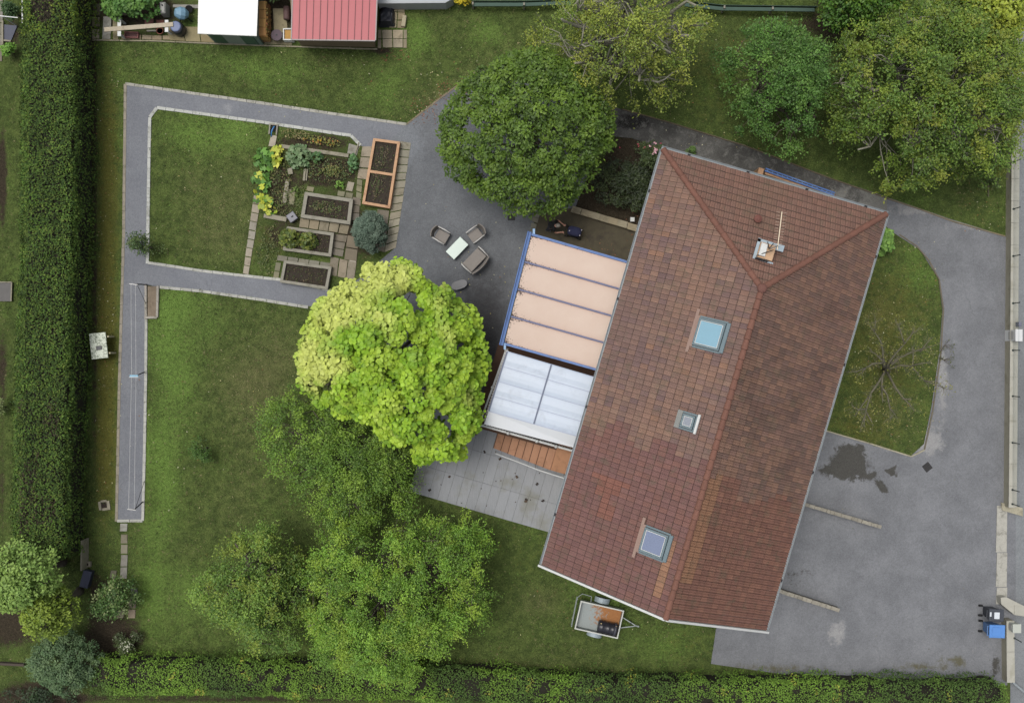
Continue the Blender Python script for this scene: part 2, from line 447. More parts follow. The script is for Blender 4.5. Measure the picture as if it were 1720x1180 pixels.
# ------------------------------------------------------------------ ground
def struct(o): o['kind'] = 'structure'; return o
def blobs(X, Y, lst):
    """X, Y world; each blob (px, py, rx, ry, amount) in photo pixels on the ground"""
    px = X * S / H + 860; py = 590 - Y * S / H; out = np.zeros_like(X)
    for (a, b, rx, ry, k) in lst: out += k * np.exp(-(((px - a) / rx) ** 2 + ((py - b) / ry) ** 2))
    return out
DRY = [(400, 330, 70, 90, .55), (330, 380, 50, 60, .3), (430, 670, 60, 110, .6), (480, 580, 40, 80, .5), (400, 640, 70, 60, .35), (400, 850, 60, 80, .4), (770, 165, 90, 35, .55), (740, 40, 60, 30, .3), (560, 110, 50, 20, .3), (660, 100, 40, 20, .3),
       (905, 1010, 45, 30, .7), (880, 1120, 200, 25, .4), (1480, 530, 60, 60, .45), (1500, 690, 50, 40, .45), (1130, 90, 50, 60, .3), (860, 100, 60, 60, .4), (300, 920, 40, 30, .25), (340, 1010, 30, 25, .4), (1000, 1080, 60, 30, .2), (640, 1165, 500, 10, .3),
       (320, 300, 25, 30, .3), (380, 410, 50, 40, .35), (1640, 330, 30, 50, .2), (250, 105, 20, 12, .25), (530, 95, 30, 12, .3), (790, 130, 30, 30, .35), (740, 175, 30, 20, .5)]
LUSH = [(290, 600, 55, 120, .5), (270, 800, 40, 120, .5), (330, 1020, 90, 70, .45), (400, 215, 60, 40, .55), (300, 220, 40, 40, .4), (290, 520, 60, 30, .4), (470, 120, 70, 30, .35), (300, 110, 90, 30, .35), (650, 150, 50, 40, .35), (700, 60, 30, 40, .5),
        (1000, 1010, 60, 60, .2), (1120, 1070, 60, 30, .3), (1540, 440, 30, 60, .3), (1640, 370, 40, 30, .3), (250, 990, 30, 60, .4), (820, 60, 40, 30, .3), (1230, 120, 80, 60, .15)]
SOIL = [(1075, 300, 45, 70, 1.3), (1085, 250, 50, 20, .8), (1672, 150, 13, 150, 1.3), (190, 1070, 55, 45, 1.2), (170, 985, 30, 30, .6), (60, 1170, 70, 30, 1.2), (10, 1030, 60, 60, 1.3), (700, 182, 70, 14, .15), (560, 1130, 120, 20, .5), (650, 1115, 400, 9, .55), (950, 1135, 260, 8, .6), (1350, 1145, 200, 8, .5),
        (4, 300, 8, 90, 1.2), (4, 610, 12, 80, .7), (3, 820, 9, 140, .6), (230, 20, 110, 45, .9), (460, 20, 60, 50, 1.0), (640, 86, 30, 8, .9), (1410, 40, 90, 40, .9), (1560, 60, 60, 60, .6), (500, 1172, 600, 9, .75), (1100, 1177, 260, 5, .6), (20, 60, 25, 60, .7), (158, 500, 7, 420, .75), (156, 150, 6, 150, .6),
        (545, 320, 75, 85, .42), (470, 320, 26, 60, .75), (530, 238, 70, 14, .75), (450, 420, 22, 40, .25), (555, 285, 50, 24, .7), (600, 400, 40, 60, .7), (500, 400, 60, 30, .5), (520, 900, 60, 50, .3), (470, 860, 30, 60, .3), (1195, 1100, 10, 50, .3), (800, 850, 90, 10, .5), (1490, 615, 45, 40, .5), (500, 600, 30, 60, .25), (1060, 330, 60, 90, .8), (985, 325, 40, 40, 1.1)]
OLIVE = [(182, 250, 22, 160, .75), (180, 520, 20, 160, .95), (178, 760, 20, 140, .9), (1480, 620, 90, 110, .55), (1500, 500, 70, 70, .4), (1440, 730, 60, 40, .4), (1200, 120, 140, 90, .35), (900, 930, 60, 50, .2), (1640, 350, 30, 40, .3), (1150, 1080, 60, 40, .3), (520, 250, 60, 20, .6), (460, 400, 40, 40, .5)]
def masks(X, Y):
    return np.stack([blobs(X, Y, DRY) * .72, blobs(X, Y, LUSH), blobs(X, Y, SOIL), blobs(X, Y, OLIVE)], -1)

def ground_mat():
    m = bpy.data.materials.new('lawn'); t = nodes_of(m)
    co = t.nodes.new('ShaderNodeTexCoord').outputs['Object']
    a = t.nodes.new('ShaderNodeAttribute'); a.attribute_name = 'mask'
    sp = t.nodes.new('ShaderNodeSeparateColor'); t.links.new(a.outputs['Color'], sp.inputs[0])
    big = noise_n(t, co, .45, 4, .6); mid = noise_n(t, co, 2.2, 5, .7, .3); sm = noise_n(t, co, 9, 4, .75); fine = noise_n(t, co, 22, 5, .85)
    c = mix_c(t, ramp(t, mid, .35, .68), D(72, 86, 46), D(98, 114, 60))
    f = math_n(t, 'ADD', sp.outputs[1], math_n(t, 'MULTIPLY', math_n(t, 'SUBTRACT', big, .5), 1.3)); f = math_n(t, 'ADD', f, math_n(t, 'MULTIPLY', math_n(t, 'SUBTRACT', sm, .5), 1.1))
    c = mix_c(t, ramp(t, f, .0, .75), c, D(110, 138, 66))
    f = math_n(t, 'ADD', a.outputs['Alpha'], math_n(t, 'MULTIPLY', math_n(t, 'SUBTRACT', mid, .5), 1.4))
    c = mix_c(t, math_n(t, 'MULTIPLY', ramp(t, f, .15, .9), .85), c, D(100, 98, 46))
    f = math_n(t, 'ADD', sp.outputs[0], math_n(t, 'MULTIPLY', math_n(t, 'SUBTRACT', mid, .5), .9)); f = math_n(t, 'ADD', f, math_n(t, 'MULTIPLY', math_n(t, 'SUBTRACT', fine, .5), 3.2))
    c = mix_c(t, math_n(t, 'MULTIPLY', ramp(t, f, .1, 1.2), .8), c, D(124, 118, 84))
    f = math_n(t, 'ADD', sp.outputs[2], math_n(t, 'MULTIPLY', math_n(t, 'SUBTRACT', mid, .5), 1.2)); f = math_n(t, 'ADD', f, math_n(t, 'MULTIPLY', math_n(t, 'SUBTRACT', sm, .5), .7))
    c = mix_c(t, ramp(t, f, .35, .75), c, mix_c(t, sm, D(40, 36, 29), D(84, 75, 61)))
    v = math_n(t, 'ADD', math_n(t, 'MULTIPLY', fine, 3.4), math_n(t, 'MULTIPLY', sm, 1.0)); v = math_n(t, 'MAXIMUM', math_n(t, 'SUBTRACT', v, 1.15), .25)
    cb = t.nodes.new('ShaderNodeCombineColor')
    for i in range(3): t.links.new(v, cb.inputs[i])
    c = mix_c(t, 1.0, c, cb.outputs[0], 'MULTIPLY')
    hgt = math_n(t, 'ADD', fine, math_n(t, 'MULTIPLY', sm, 1.5))
    finish(t, c, .95, 0, hgt, .7, .05, .1)
    return m
LAWN = ground_mat()

def build_ground():
    step = .16
    xs = np.concatenate([[-600, -300, -120, -60, -40], np.arange(-26, 26.01, step), [40, 60, 120, 300, 600]])
    ys = np.concatenate([[-600, -300, -120, -60, -35], np.arange(-18, 18.01, step), [35, 60, 120, 300, 600]])
    X, Y = np.meshgrid(xs, ys); nx, ny = len(xs), len(ys)
    Z = np.zeros_like(X)
    inn = (np.abs(X) < 27) & (np.abs(Y) < 19)
    z = Z.copy()
    rng = np.random.default_rng(3)
    low = np.kron(rng.normal(size=(ny // 8 + 2, nx // 8 + 2)), np.ones((8, 8)))[:ny, :nx]
    z[inn] = 0
    v = np.stack([X, Y, z], -1).reshape(-1, 3)
    i = np.arange(nx * ny).reshape(ny, nx)
    f = np.stack([i[:-1, :-1], i[:-1, 1:], i[1:, 1:], i[1:, :-1]], -1).reshape(-1, 4)
    me = bpy.data.meshes.new('ground'); me.vertices.add(len(v)); me.vertices.foreach_set('co', v.astype(np.float32).ravel())
    me.loops.add(f.size); me.loops.foreach_set('vertex_index', f.astype(np.int32).ravel())
    me.polygons.add(len(f)); me.polygons.foreach_set('loop_start', (np.arange(len(f)) * 4).astype(np.int32))
    ca = me.attributes.new('mask', 'FLOAT_COLOR', 'POINT')
    M = masks(X, Y).reshape(-1, 4).astype(np.float32); ca.data.foreach_set('color', M.ravel())
    me.materials.append(LAWN); me.update(calc_edges=True); me.validate()
    o = bpy.data.objects.new('ground', me); C.objects.link(o); struct(o)
build_ground()

# ------------------------------------------------------------------ flat sheets with their own wear and painted shade masks
HARD = []
def sheet(name, polypx, z, material, stains_and_shade=(), cell=.4, skirt=.0, world=False):
    HARD.append(list(polypx))
    pts = [(Vector((p[0], p[1], z)) if world else P(p[0], p[1], z)) for p in polypx]
    from mathutils.geometry import tessellate_polygon
    bm = bmesh.new(); bv = [bm.verts.new(p) for p in pts]
    for tri in tessellate_polygon([pts]):
        a, b, c = [pts[i] for i in tri]
        if (b - a).cross(c - a).z < 0: tri = tri[::-1]
        try: bm.faces.new([bv[i] for i in tri])
        except ValueError: pass
    x0, x1 = min(p.x for p in pts), max(p.x for p in pts); y0, y1 = min(p.y for p in pts), max(p.y for p in pts)
    if cell:
        for ax, a, b in ((0, x0, x1), (1, y0, y1)):
            q = a + cell
            while q < b:
                no = Vector((1, 0, 0)) if ax == 0 else Vector((0, 1, 0))
                bmesh.ops.bisect_plane(bm, geom=bm.verts[:] + bm.edges[:] + bm.faces[:], plane_co=no * q, plane_no=no); q += cell
    me = bpy.data.meshes.new(name); bm.to_mesh(me); bm.free()
    ca = me.attributes.new('mask', 'FLOAT_COLOR', 'POINT')
    co = np.empty(len(me.vertices) * 3, np.float32); me.vertices.foreach_get('co', co); co = co.reshape(-1, 3)
    M = np.zeros((len(co), 4), np.float32); M[:, 3] = 1
    for ch in range(3):
        M[:, ch] = blobs(co[:, 0], co[:, 1], [s_[:5] for s_ in stains_and_shade if s_[5] == ch])
    ca.data.foreach_set('color', M.ravel()); me.materials.append(material)
    o = bpy.data.objects.new(name, me); C.objects.link(o); return struct(o)

def asphalt(name, c0, c1, dark, pale, moss=D(96, 92, 62), edge=(.35, .6), amp=1.5, mott=0.0):
    """mask R: damp or dirty patches and painted tree shade, G: pale worn patches, B: moss and leaf dirt"""
    m = bpy.data.materials.new(name); t = nodes_of(m)
    co = t.nodes.new('ShaderNodeTexCoord').outputs['Object']
    a = t.nodes.new('ShaderNodeAttribute'); a.attribute_name = 'mask'
    sp = t.nodes.new('ShaderNodeSeparateColor'); t.links.new(a.outputs['Color'], sp.inputs[0])
    big = noise_n(t, co, .6, 5, .65, .2); mid = noise_n(t, co, 3, 6, .75, .4); fine = noise_n(t, co, 45, 3, .8); gr = noise_n(t, co, 14, 4, .7)
    c = mix_c(t, ramp(t, big, .32, .68), c0, c1)
    def msk(ch, amp, lo, hi):
        f = math_n(t, 'ADD', sp.outputs[ch], math_n(t, 'MULTIPLY', math_n(t, 'SUBTRACT', mid, .5), amp)); return ramp(t, f, lo, hi)
    c = mix_c(t, msk(1, 1.3, .3, .75), c, pale)
    c = mix_c(t, msk(0, amp, *edge), c, dark)
    if mott: c = mix_c(t, math_n(t, 'MULTIPLY', ramp(t, mid, .48, .66), mott), c, pale)
    c = mix_c(t, math_n(t, 'MULTIPLY', msk(2, 1.6, .3, .8), .8), c, moss)
    wv = t.nodes.new('ShaderNodeTexVoronoi'); wv.feature = 'DISTANCE_TO_EDGE'; wv.inputs['Scale'].default_value = .22
    va = t.nodes.new('ShaderNodeVectorMath'); va.operation = 'ADD'; nn = t.nodes.new('ShaderNodeTexNoise'); nn.inputs['Scale'].default_value = 1.1; nn.inputs['Detail'].default_value = 5; t.links.new(co, nn.inputs['Vector'])
    t.links.new(co, va.inputs[0]); t.links.new(nn.outputs['Color'], va.inputs[1]); t.links.new(va.outputs[0], wv.inputs['Vector'])
    ck = math_n(t, 'SUBTRACT', 1.0, ramp(t, wv.outputs['Distance'], .0, .006)); ck = math_n(t, 'MULTIPLY', ck, ramp(t, big, .47, .6)); c = mix_c(t, math_n(t, 'MULTIPLY', ck, .22), c, D(60, 62, 62))
    sp2 = noise_n(t, co, 70, 2, .6); c = mix_c(t, math_n(t, 'MULTIPLY', ramp(t, sp2, .62, .72), .5), c, D(178, 178, 180)); c = mix_c(t, math_n(t, 'MULTIPLY', math_n(t, 'SUBTRACT', 1.0, ramp(t, sp2, .3, .4)), .5), c, D(70, 72, 76))
    v = math_n(t, 'ADD', math_n(t, 'MULTIPLY', fine, 1.1), math_n(t, 'MULTIPLY', gr, .8)); v = math_n(t, 'ADD', v, .05)
    cb = t.nodes.new('ShaderNodeCombineColor')
    for i in range(3): t.links.new(v, cb.inputs[i])
    c = mix_c(t, 1.0, c, cb.outputs[0], 'MULTIPLY')
    finish(t, c, .9, 0, fine, .5, .01, .25)
    return m
ASPH = asphalt('path_asphalt', D(126, 129, 136), D(135, 138, 144), D(74, 74, 76), D(150, 152, 156))
PATIO = asphalt('patio_asphalt', D(108, 111, 115), D(122, 125, 129), D(62, 62, 64), D(130, 134, 139), edge=(.0, 1.1), amp=.8)
DRIVE = asphalt('drive_asphalt', D(120, 122, 126), D(136, 138, 142), D(80, 79, 75), D(160, 160, 160))
BACKP = asphalt('back_path_asphalt', D(70, 69, 66), D(96, 95, 92), D(40, 38, 36), D(126, 125, 120), mott=.75)
ROADM = asphalt('road_asphalt', D(132, 136, 139), D(144, 148, 151), D(110, 112, 112), D(156, 160, 162))

Z0 = .03
sheet('garden_path', [(209, 141), (208, 400), (201, 640), (196, 872), (240, 874), (245, 700), (247, 478), (265, 482), (340, 487), (430, 500), (520, 514), (575, 521), (560, 486), (410, 461), (250, 441), (249, 400), (253, 195), (264, 181), (445, 207), (590, 229), (606, 245), (640, 250), (683, 209), (430, 172)], Z0, ASPH,
      [(380, 183, 11, 11, .9, 1), (225, 600, 10, 60, .2, 1), (430, 490, 60, 4, .5, 0), (280, 470, 40, 20, .15, 1)])
sheet('patio', [(640, 250), (683, 209), (805, 117), (850, 130), (1010, 176), (1000, 215), (985, 300), (965, 352), (900, 362), (893, 393), (846, 577), (830, 640), (800, 718), (700, 740), (600, 640), (560, 530), (575, 521), (560, 486), (600, 470), (665, 415), (690, 240)], Z0 + .004, PATIO,
      [(820, 560, 45, 100, .75, 0), (800, 500, 60, 60, .35, 0), (700, 300, 40, 80, .2, 1), (740, 180, 50, 30, .35, 1), (690, 350, 18, 60, .3, 2), (735, 350, 30, 20, .25, 1), (780, 640, 60, 90, .6, 0), (850, 650, 20, 40, .7, 2), (760, 440, 100, 60, .1, 0), (880, 420, 14, 60, .4, 2), (665, 235, 45, 40, 1.0, 1)])  # dark blobs beside the lime tree paint its shade onto the asphalt
sheet('back_path', [(1000, 172), (1120, 203), (1250, 243), (1400, 300), (1490, 334), (1490, 372), (1460, 350), (1400, 335), (1270, 292), (1118, 250), (1060, 232), (995, 226)], Z0 + .008, BACKP,
      [(1060, 205, 40, 14, 1.0, 0), (1200, 260, 70, 14, .3, 1), (1165, 255, 30, 8, .4, 1), (1300, 285, 60, 10, .25, 1), (1408, 325, 16, 11, .9, 1), (1478, 350, 30, 34, 1.1, 1), (1340, 285, 40, 10, .5, 0), (1440, 320, 40, 20, .35, 1), (1120, 225, 30, 16, .3, 0)])
sheet('driveway', [(1388, 296), (1490, 331), (1600, 369), (1692, 397), (1692, 1150), (1420, 1147), (1290, 1128), (1194, 1114), (1205, 1040), (1250, 900), (1370, 722), (1387, 723), (1530, 765), (1552, 745), (1565, 680), (1578, 590), (1583, 520), (1576, 468), (1546, 420), (1495, 387), (1470, 360), (1410, 330)], Z0, DRIVE,
      [(1428, 772, 30, 30, 1.15, 0), (1466, 798, 24, 8, .75, 0), (1395, 790, 30, 14, .6, 0), (1499, 791, 4.5, 4.5, 1.8, 0), (1469, 843, 3.5, 3.5, 1.6, 0), (1480, 819, 4, 3, 1.3, 0), (1404, 1065, 16, 22, .85, 1), (1404, 1045, 6, 14, .6, 1),
       (1590, 1108, 7, 7, 1.3, 2), (1611, 1110, 6, 8, 1.3, 2), (1550, 1118, 60, 9, .7, 2), (1640, 1100, 60, 30, .3, 1), (1540, 350, 60, 14, .9, 1), (1620, 378, 50, 10, .7, 1), (1582, 640, 14, 70, .8, 1), (1562, 740, 24, 26, .8, 1), (1500, 752, 60, 8, .7, 1),
       (1640, 600, 30, 200, .12, 1), (1450, 950, 100, 60, .12, 1), (1673, 1120, 10, 30, .7, 0), (1450, 690, 20, 10, .2, 1), (1300, 1120, 120, 12, .6, 2), (1470, 345, 60, 20, .35, 0), (1350, 960, 40, 20, .35, 0), (1330, 1000, 10, 40, .4, 0), (1345, 850, 10, 60, .3, 0)])
sheet('gateway', [(1688, 850), (1706, 850), (1706, 1040), (1688, 1040)], Z0 + .003, DRIVE)
sheet('road', [(1697, -250), (2100, -250), (2100, 1500), (1697, 1500)], Z0 - .008, ROADM, [(1704, 500, 8, 700, .7, 0)], cell=1.2)

# kerbs: courses of small pale setts along the lawn edges
KERB = mat('kerb_stone', (1, 1, 1), .9, var=.35, scale=4, fine=30, attr=True, bump=.5, dirt=D(96, 98, 70), dirt_amt=.5)
def kerb(name, pts, wd=.15, base=D(176, 174, 164), h=.05, block=.42, seed=1, jit=.07, z=0.0):
    rng = random.Random(seed); mb = MB()
    W_ = [P(p[0], p[1]) for p in pts]
    for a, b in zip(W_[:-1], W_[1:]):
        L = (b - a).length; n = max(1, int(L / block)); d = (b - a) / n
        for i in range(n):
            g = .005 / max(d.length, .01); p = a + d * (i + g); q = a + d * (i + 1 - g)
            k = rng.uniform(1 - jit, 1 + jit); hh = h + rng.uniform(-.006, .006)
            p = p + Vector((rng.uniform(-.006, .006), rng.uniform(-.006, .006), 0))
            mb.bar(p + Vector((0, 0, z + hh / 2)), q + Vector((0, 0, z + hh / 2)), wd * rng.uniform(.93, 1.04) * .92, hh, tuple(x * k for x in base), .01)
    return struct(mb.build(name, KERB))
kerb('kerb', [(211, 141), (208, 400), (201, 640), (196, 875)], .15, D(160, 152, 136), seed=2)
kerb('kerb', [(211, 141), (430, 172), (550, 190), (683, 209)], .15, D(180, 178, 168), seed=3)
kerb('kerb', [(683, 209), (740, 165), (805, 117), (850, 131)], .09, D(140, 128, 108), seed=4)
kerb('kerb', [(606, 245), (590, 228), (445, 206), (264, 181), (252, 197), (250, 300), (248, 443)], .16, D(196, 198, 192), seed=5)
kerb('kerb', [(249, 441), (340, 455), (410, 463), (475, 470), (556, 488)], .15, D(190, 190, 182), seed=6)
kerb('kerb', [(268, 482), (340, 489), (430, 502), (518, 516)], .15, D(186, 186, 178), seed=7)
kerb('kerb', [(246, 536), (245, 640), (243, 760), (240, 874), (197, 874)], .15, D(192, 192, 184), seed=8)
kerb('kerb', [(246, 478), (246, 536)], .12, D(176, 170, 160), seed=9, block=.5, h=.12)
kerb('kerb', [(246, 533), (265, 533), (266, 480)], .12, D(176, 170, 160), seed=10, block=.5, h=.12)
kerb('kerb', [(1045, 184), (1120, 205), (1250, 245), (1400, 302), (1492, 334)], .05, D(110, 98, 78), seed=11, h=.09, block=1.0)
kerb('kerb', [(1492, 334), (1545, 352), (1600, 372), (1688, 397)], .06, D(140, 128, 104), seed=12, h=.09, block=1.0)
kerb('kerb', [(1387, 723), (1460, 744), (1530, 766), (1552, 755)], .07, D(176, 170, 148), seed=13, h=.08, block=.8)
kerb('kerb', [(1552, 755), (1566, 690), (1580, 590), (1584, 520), (1577, 470), (1560, 438), (1540, 414), (1510, 394)], .07, D(120, 112, 96), seed=14, h=.07, block=.5)
kerb('kerb', [(1660, 60), (1660, 250), (1659, 330)], .05, D(110, 104, 84), seed=15, h=.1, block=1.2)
sheet('planting_box_soil', [(248, 480), (264, 481), (263, 532), (248, 532)], .09, mat('sandy_concrete', D(140, 126, 108), .9, var=.4, scale=4, fine=30, dirt=D(100, 86, 70), dirt_amt=.6), cell=0)

# ------------------------------------------------------------------ paving slabs
PAVE = mat('paving_slab', (1, 1, 1), .9, var=.35, scale=3.5, fine=28, attr=True, bump=.4, dirt=D(92, 86, 62), dirt_amt=.5)
def bil(q, u, v):
    a, b, c, d = [Vector(p) for p in q]
    return (a * (1 - u) + b * u) * (1 - v) + (d * (1 - u) + c * u) * v
def slabs(name, quads, seed=1, gap=.02, h=.05, base=D(160, 152, 132), jit=.12, matl=None):
    """quads: (four corner pixels clockwise from top left, columns, rows[, colour[, drop]])"""
    rng = random.Random(seed); mb = MB()
    for q in quads:
        cs = [P(*p) for p in q[0]]; nu, nv = q[1], q[2]; col = q[3] if len(q) > 3 and q[3] else base; drop = q[4] if len(q) > 4 else 0
        HARD.append(list(q[0])); Lu = (cs[1] - cs[0]).length / nu; Lv = (cs[3] - cs[0]).length / nv; gu = gap / Lu; gv = gap / Lv
        for i in range(nu):
            for j in range(nv):
                if rng.random() < drop: continue
                u0, u1, v0, v1 = (i + gu) / nu, (i + 1 - gu) / nu, (j + gv) / nv, (j + 1 - gv) / nv
                e = [bil(cs, u, v) for u, v in ((u0, v0), (u1, v0), (u1, v1), (u0, v1))]
                t = Vector((rng.uniform(-.012, .012), rng.uniform(-.012, .012), 0)); k = rng.uniform(1 - jit, 1 + jit); w_ = rng.uniform(-.03, .03)
                hh = h + rng.uniform(-.006, .006)
                c_ = (col[0] * k * (1 + w_), col[1] * k, col[2] * k * (1 - w_))
                mb.prism([tuple(p + t) for p in e], .004, hh, c_)
    return struct(mb.build(name, matl or PAVE))
TAN = D(166, 158, 142); GRY = D(158, 156, 146); MOS = D(138, 134, 108); WHT = D(190, 186, 174)
slabs('paving', [
    ([(672.5, 237), (691, 240), (666, 416), (646, 424)], 1, 14, D(158, 152, 134)),
    ([(608, 246), (625, 246), (618, 302), (600, 300)], 1, 3, D(156, 146, 128)), ([(600, 300), (610, 302), (606, 348), (596, 342)], 1, 4, MOS),
    ([(586, 240), (604, 246), (600, 262), (583, 258)], 1, 1, GRY),
    ([(584, 304), (596, 306), (592, 322), (580, 320)], 1, 1, TAN), ([(516, 312), (594, 324), (592, 334), (514, 321)], 6, 1, MOS, .1),
    ([(592, 330), (606, 332), (604, 372), (590, 370)], 1, 3, D(126, 118, 106)),
    ([(426, 327), (440, 330), (418, 462), (408, 460)], 1, 9, TAN),
    ([(504, 366), (588, 378), (584, 394), (502, 382)], 5, 1, D(150, 140, 118)), ([(560, 392), (584, 395), (576, 432), (556, 428)], 1, 3, D(134, 126, 112)),
    ([(584, 395), (604, 398), (600, 440), (578, 436)], 1, 2, D(138, 128, 110)), ([(556, 430), (600, 440), (596, 470), (552, 462)], 3, 1, D(150, 140, 122)),
    ([(466, 428), (556, 441), (554, 450), (464, 438)], 5, 1, D(140, 136, 120)), ([(463, 440), (473, 441), (468, 472), (458, 470)], 1, 2, MOS),
    ([(634, 350), (655, 353), (646, 424), (630, 420)], 1, 3, D(138, 130, 116)),
    ([(455, 226), (466, 228), (462, 248), (450, 246)], 1, 1, D(170, 164, 150)),
    ([(480, 290), (500, 292), (494, 345), (486, 344)], 1, 2, MOS, .3), ([(588, 428), (600, 430), (598, 446), (586, 444)], 1, 1, WHT),
], seed=21)
slabs('stepping_stones', [
    ([(202, 877), (216, 877), (215, 892), (201, 892)], 1, 1, GRY), ([(203, 896), (216, 896), (215, 930), (202, 930)], 1, 2, D(140, 136, 118)), ([(203, 930), (216, 930), (214, 972), (201, 972)], 1, 2, D(150, 148, 140)),
    ([(219, 986), (232, 986), (232, 1005), (220, 1005)], 1, 1, D(124, 122, 126)), ([(216, 1005), (230, 1005), (228, 1038), (214, 1038)], 1, 2, D(152, 138, 118)), ([(186, 956), (198, 956), (196, 972), (184, 970)], 1, 1, D(120, 116, 96)), ([(196, 1024), (212, 1022), (208, 1038), (196, 1038)], 1, 1, MOS),
], seed=22, gap=.03)
slabs('neighbour_paving', [
    ([(153, 29), (168, 29), (168, 46), (153, 46)], 1, 1, D(150, 142, 120)), ([(153, 49), (168, 49), (168, 66), (153, 66)], 1, 1, D(170, 160, 136)), ([(174, 28), (189, 28), (187, 67), (172, 67)], 1, 1, D(172, 170, 160)),
    ([(189, 10), (216, 10), (216, 27), (189, 27)], 2, 1, D(140, 134, 112)), ([(190, 34), (200, 34), (200, 67), (190, 67)], 1, 2, D(158, 150, 118)), ([(156, 6), (170, 6), (170, 27), (156, 27)], 1, 1, D(100, 96, 78)),
    ([(204, 58), (290, 60), (290, 68), (204, 67)], 5, 1, D(150, 136, 112)), ([(243, 28), (259, 27), (259, 42), (243, 42)], 1, 1, D(148, 98, 92)), ([(262, 33), (276, 33), (276, 42), (262, 42)], 1, 1, D(148, 98, 88)), ([(246, 50), (264, 50), (264, 54), (246, 54)], 1, 1, GRY),
    ([(290, 8), (334, 8), (334, 16), (290, 14)], 1, 1, D(150, 148, 142)), ([(276, 44), (364, 46), (364, 73), (286, 69)], 3, 1, D(150, 138, 104)), ([(458, 14), (482, 14), (484, 56), (460, 56)], 1, 1, D(158, 148, 118)), ([(444, 56), (492, 58), (492, 77), (444, 75)], 1, 1, D(132, 124, 96)),
    ([(641, 50), (677, 50), (677, 81), (643, 81)], 2, 2, D(178, 166, 142)), ([(634, 50), (641, 50), (641, 82), (634, 82)], 1, 2, D(150, 138, 116)), ([(677, 50), (684, 50), (684, 82), (677, 82)], 1, 2, D(158, 148, 124)), ([(656, 6), (681, 8), (680, 48), (654, 48)], 2, 3, D(164, 152, 124), .1),
    ([(0, 0), (6, 0), (6, 78), (0, 78)], 1, 4, D(140, 136, 126)), ([(0, 78), (5, 78), (5, 104), (0, 104)], 1, 1, D(132, 124, 112)),
], seed=23, gap=.02)
kerb('kerb', [(153, 68), (250, 69), (340, 73), (440, 77), (560, 81), (634, 83)], .07, D(160, 152, 130), seed=24, h=.06, block=.9)

# ------------------------------------------------------------------ terrace of grey slabs, and earth floor beside the covered terrace
HRZ = math.atan2(-.2796, .9601)                       # heading of the house across its ridge
U = Vector((.2796, .9601, 0)); V = Vector((.9601, -.2796, 0))
def plank_mat():
    m = bpy.data.materials.new('grey_slab'); t = nodes_of(m)
    co = t.nodes.new('ShaderNodeTexCoord').outputs['Object']; mp = t.nodes.new('ShaderNodeMapping'); t.links.new(co, mp.inputs[0])
    mp.inputs['Rotation'].default_value = (0, 0, -HRZ); mp.inputs['Scale'].default_value = (9, .7, 1)
    a = t.nodes.new('ShaderNodeAttribute'); a.attribute_name = 'col'
    g = noise_n(t, mp.outputs[0], 2.4, 5, .7); b = noise_n(t, co, .55, 4, .6); f = noise_n(t, co, 30, 3, .7)
    c = mix_c(t, math_n(t, 'MULTIPLY', ramp(t, g, .4, .7), .35), a.outputs['Color'], D(184, 186, 188))
    c = mix_c(t, math_n(t, 'MULTIPLY', ramp(t, b, .5, .68), .5), c, D(132, 130, 108))
    c = mix_c(t, math_n(t, 'MULTIPLY', ramp(t, f, .5, .75), .25), c, D(110, 112, 116))
    finish(t, c, .85, 0, g, .3, .01, .3); return m
GREYS = plank_mat()
def grey_terrace():
    o = P(922, 893); rng = random.Random(5); mb = MB()
    nx = 14
    for r in range(-14, 1):                            # columns step away from the house
        for s_ in range(4):
            x0 = r * .452 - .45; y0 = s_ * 1.35 + (0 if r % 2 else 0) + .0; 
            pts = [o + V * (x0 + .004) + U * (y0 + .004), o + V * (x0 + .448) + U * (y0 + .004), o + V * (x0 + .448) + U * (y0 + 1.346), o + V * (x0 + .004) + U * (y0 + 1.346)]
            k = rng.uniform(.96, 1.05); c_ = D(160, 163, 167)
            mb.prism([tuple(p) for p in pts], .0, .075 + rng.uniform(-.003, .003), tuple(q * k for q in c_))
    return struct(mb.build('slab_terrace', GREYS))
grey_terrace()
sheet('earth_yard', [(906, 350), (962, 350), (1080, 390), (1075, 480), (893, 420), (896, 385)], .04, mat('earth_floor', D(88, 82, 66), .95, var=.5, scale=3, fine=24, bump=.5, dirt=D(66, 60, 54), dirt_amt=.7), cell=.4)
slabs('stone_edging', [([(896, 356), (908, 358), (898, 394), (889, 390)], 1, 4, D(132, 130, 116))], seed=30, h=.07)
slabs('garden_wall_coping', [([(962, 347), (1069, 379), (1067, 390), (958, 357)], 7, 1, D(160, 150, 126))], seed=31, h=.32, gap=.004)
# ------------------------------------------------------------------ the house
ZE, ZR, HW, HL = 5.0, 8.37, 4.83, 18.05
HO = P(1098, 1002.5, ZE); HO = Vector((5.922, -10.265, 0))      # ground point under the middle of the gable eave
house = thing('house', 'large house with a brown tiled hip roof, three roof windows and a television aerial', 'house', HO, HRZ)
PIT = math.atan2(ZR - ZE, HW); TP = math.tan(PIT)
HM = Matrix.Translation(HO) @ Matrix.Rotation(HRZ, 4, 'Z'); HMI = HM.inverted()
def on_roof(px, py):
    """point of the left slope under a photo pixel, in house coordinates"""
    z = 6.5
    for _ in range(12):
        q = HMI @ P(px, py, z); z = ZE + (q.x + HW) * TP
    return HMI @ P(px, py, z)
def on_hip(px, py):
    z = 6.5
    for _ in range(12):
        q = HMI @ P(px, py, z); z = ZE + (HL - q.y) * TP
    return HMI @ P(px, py, z)

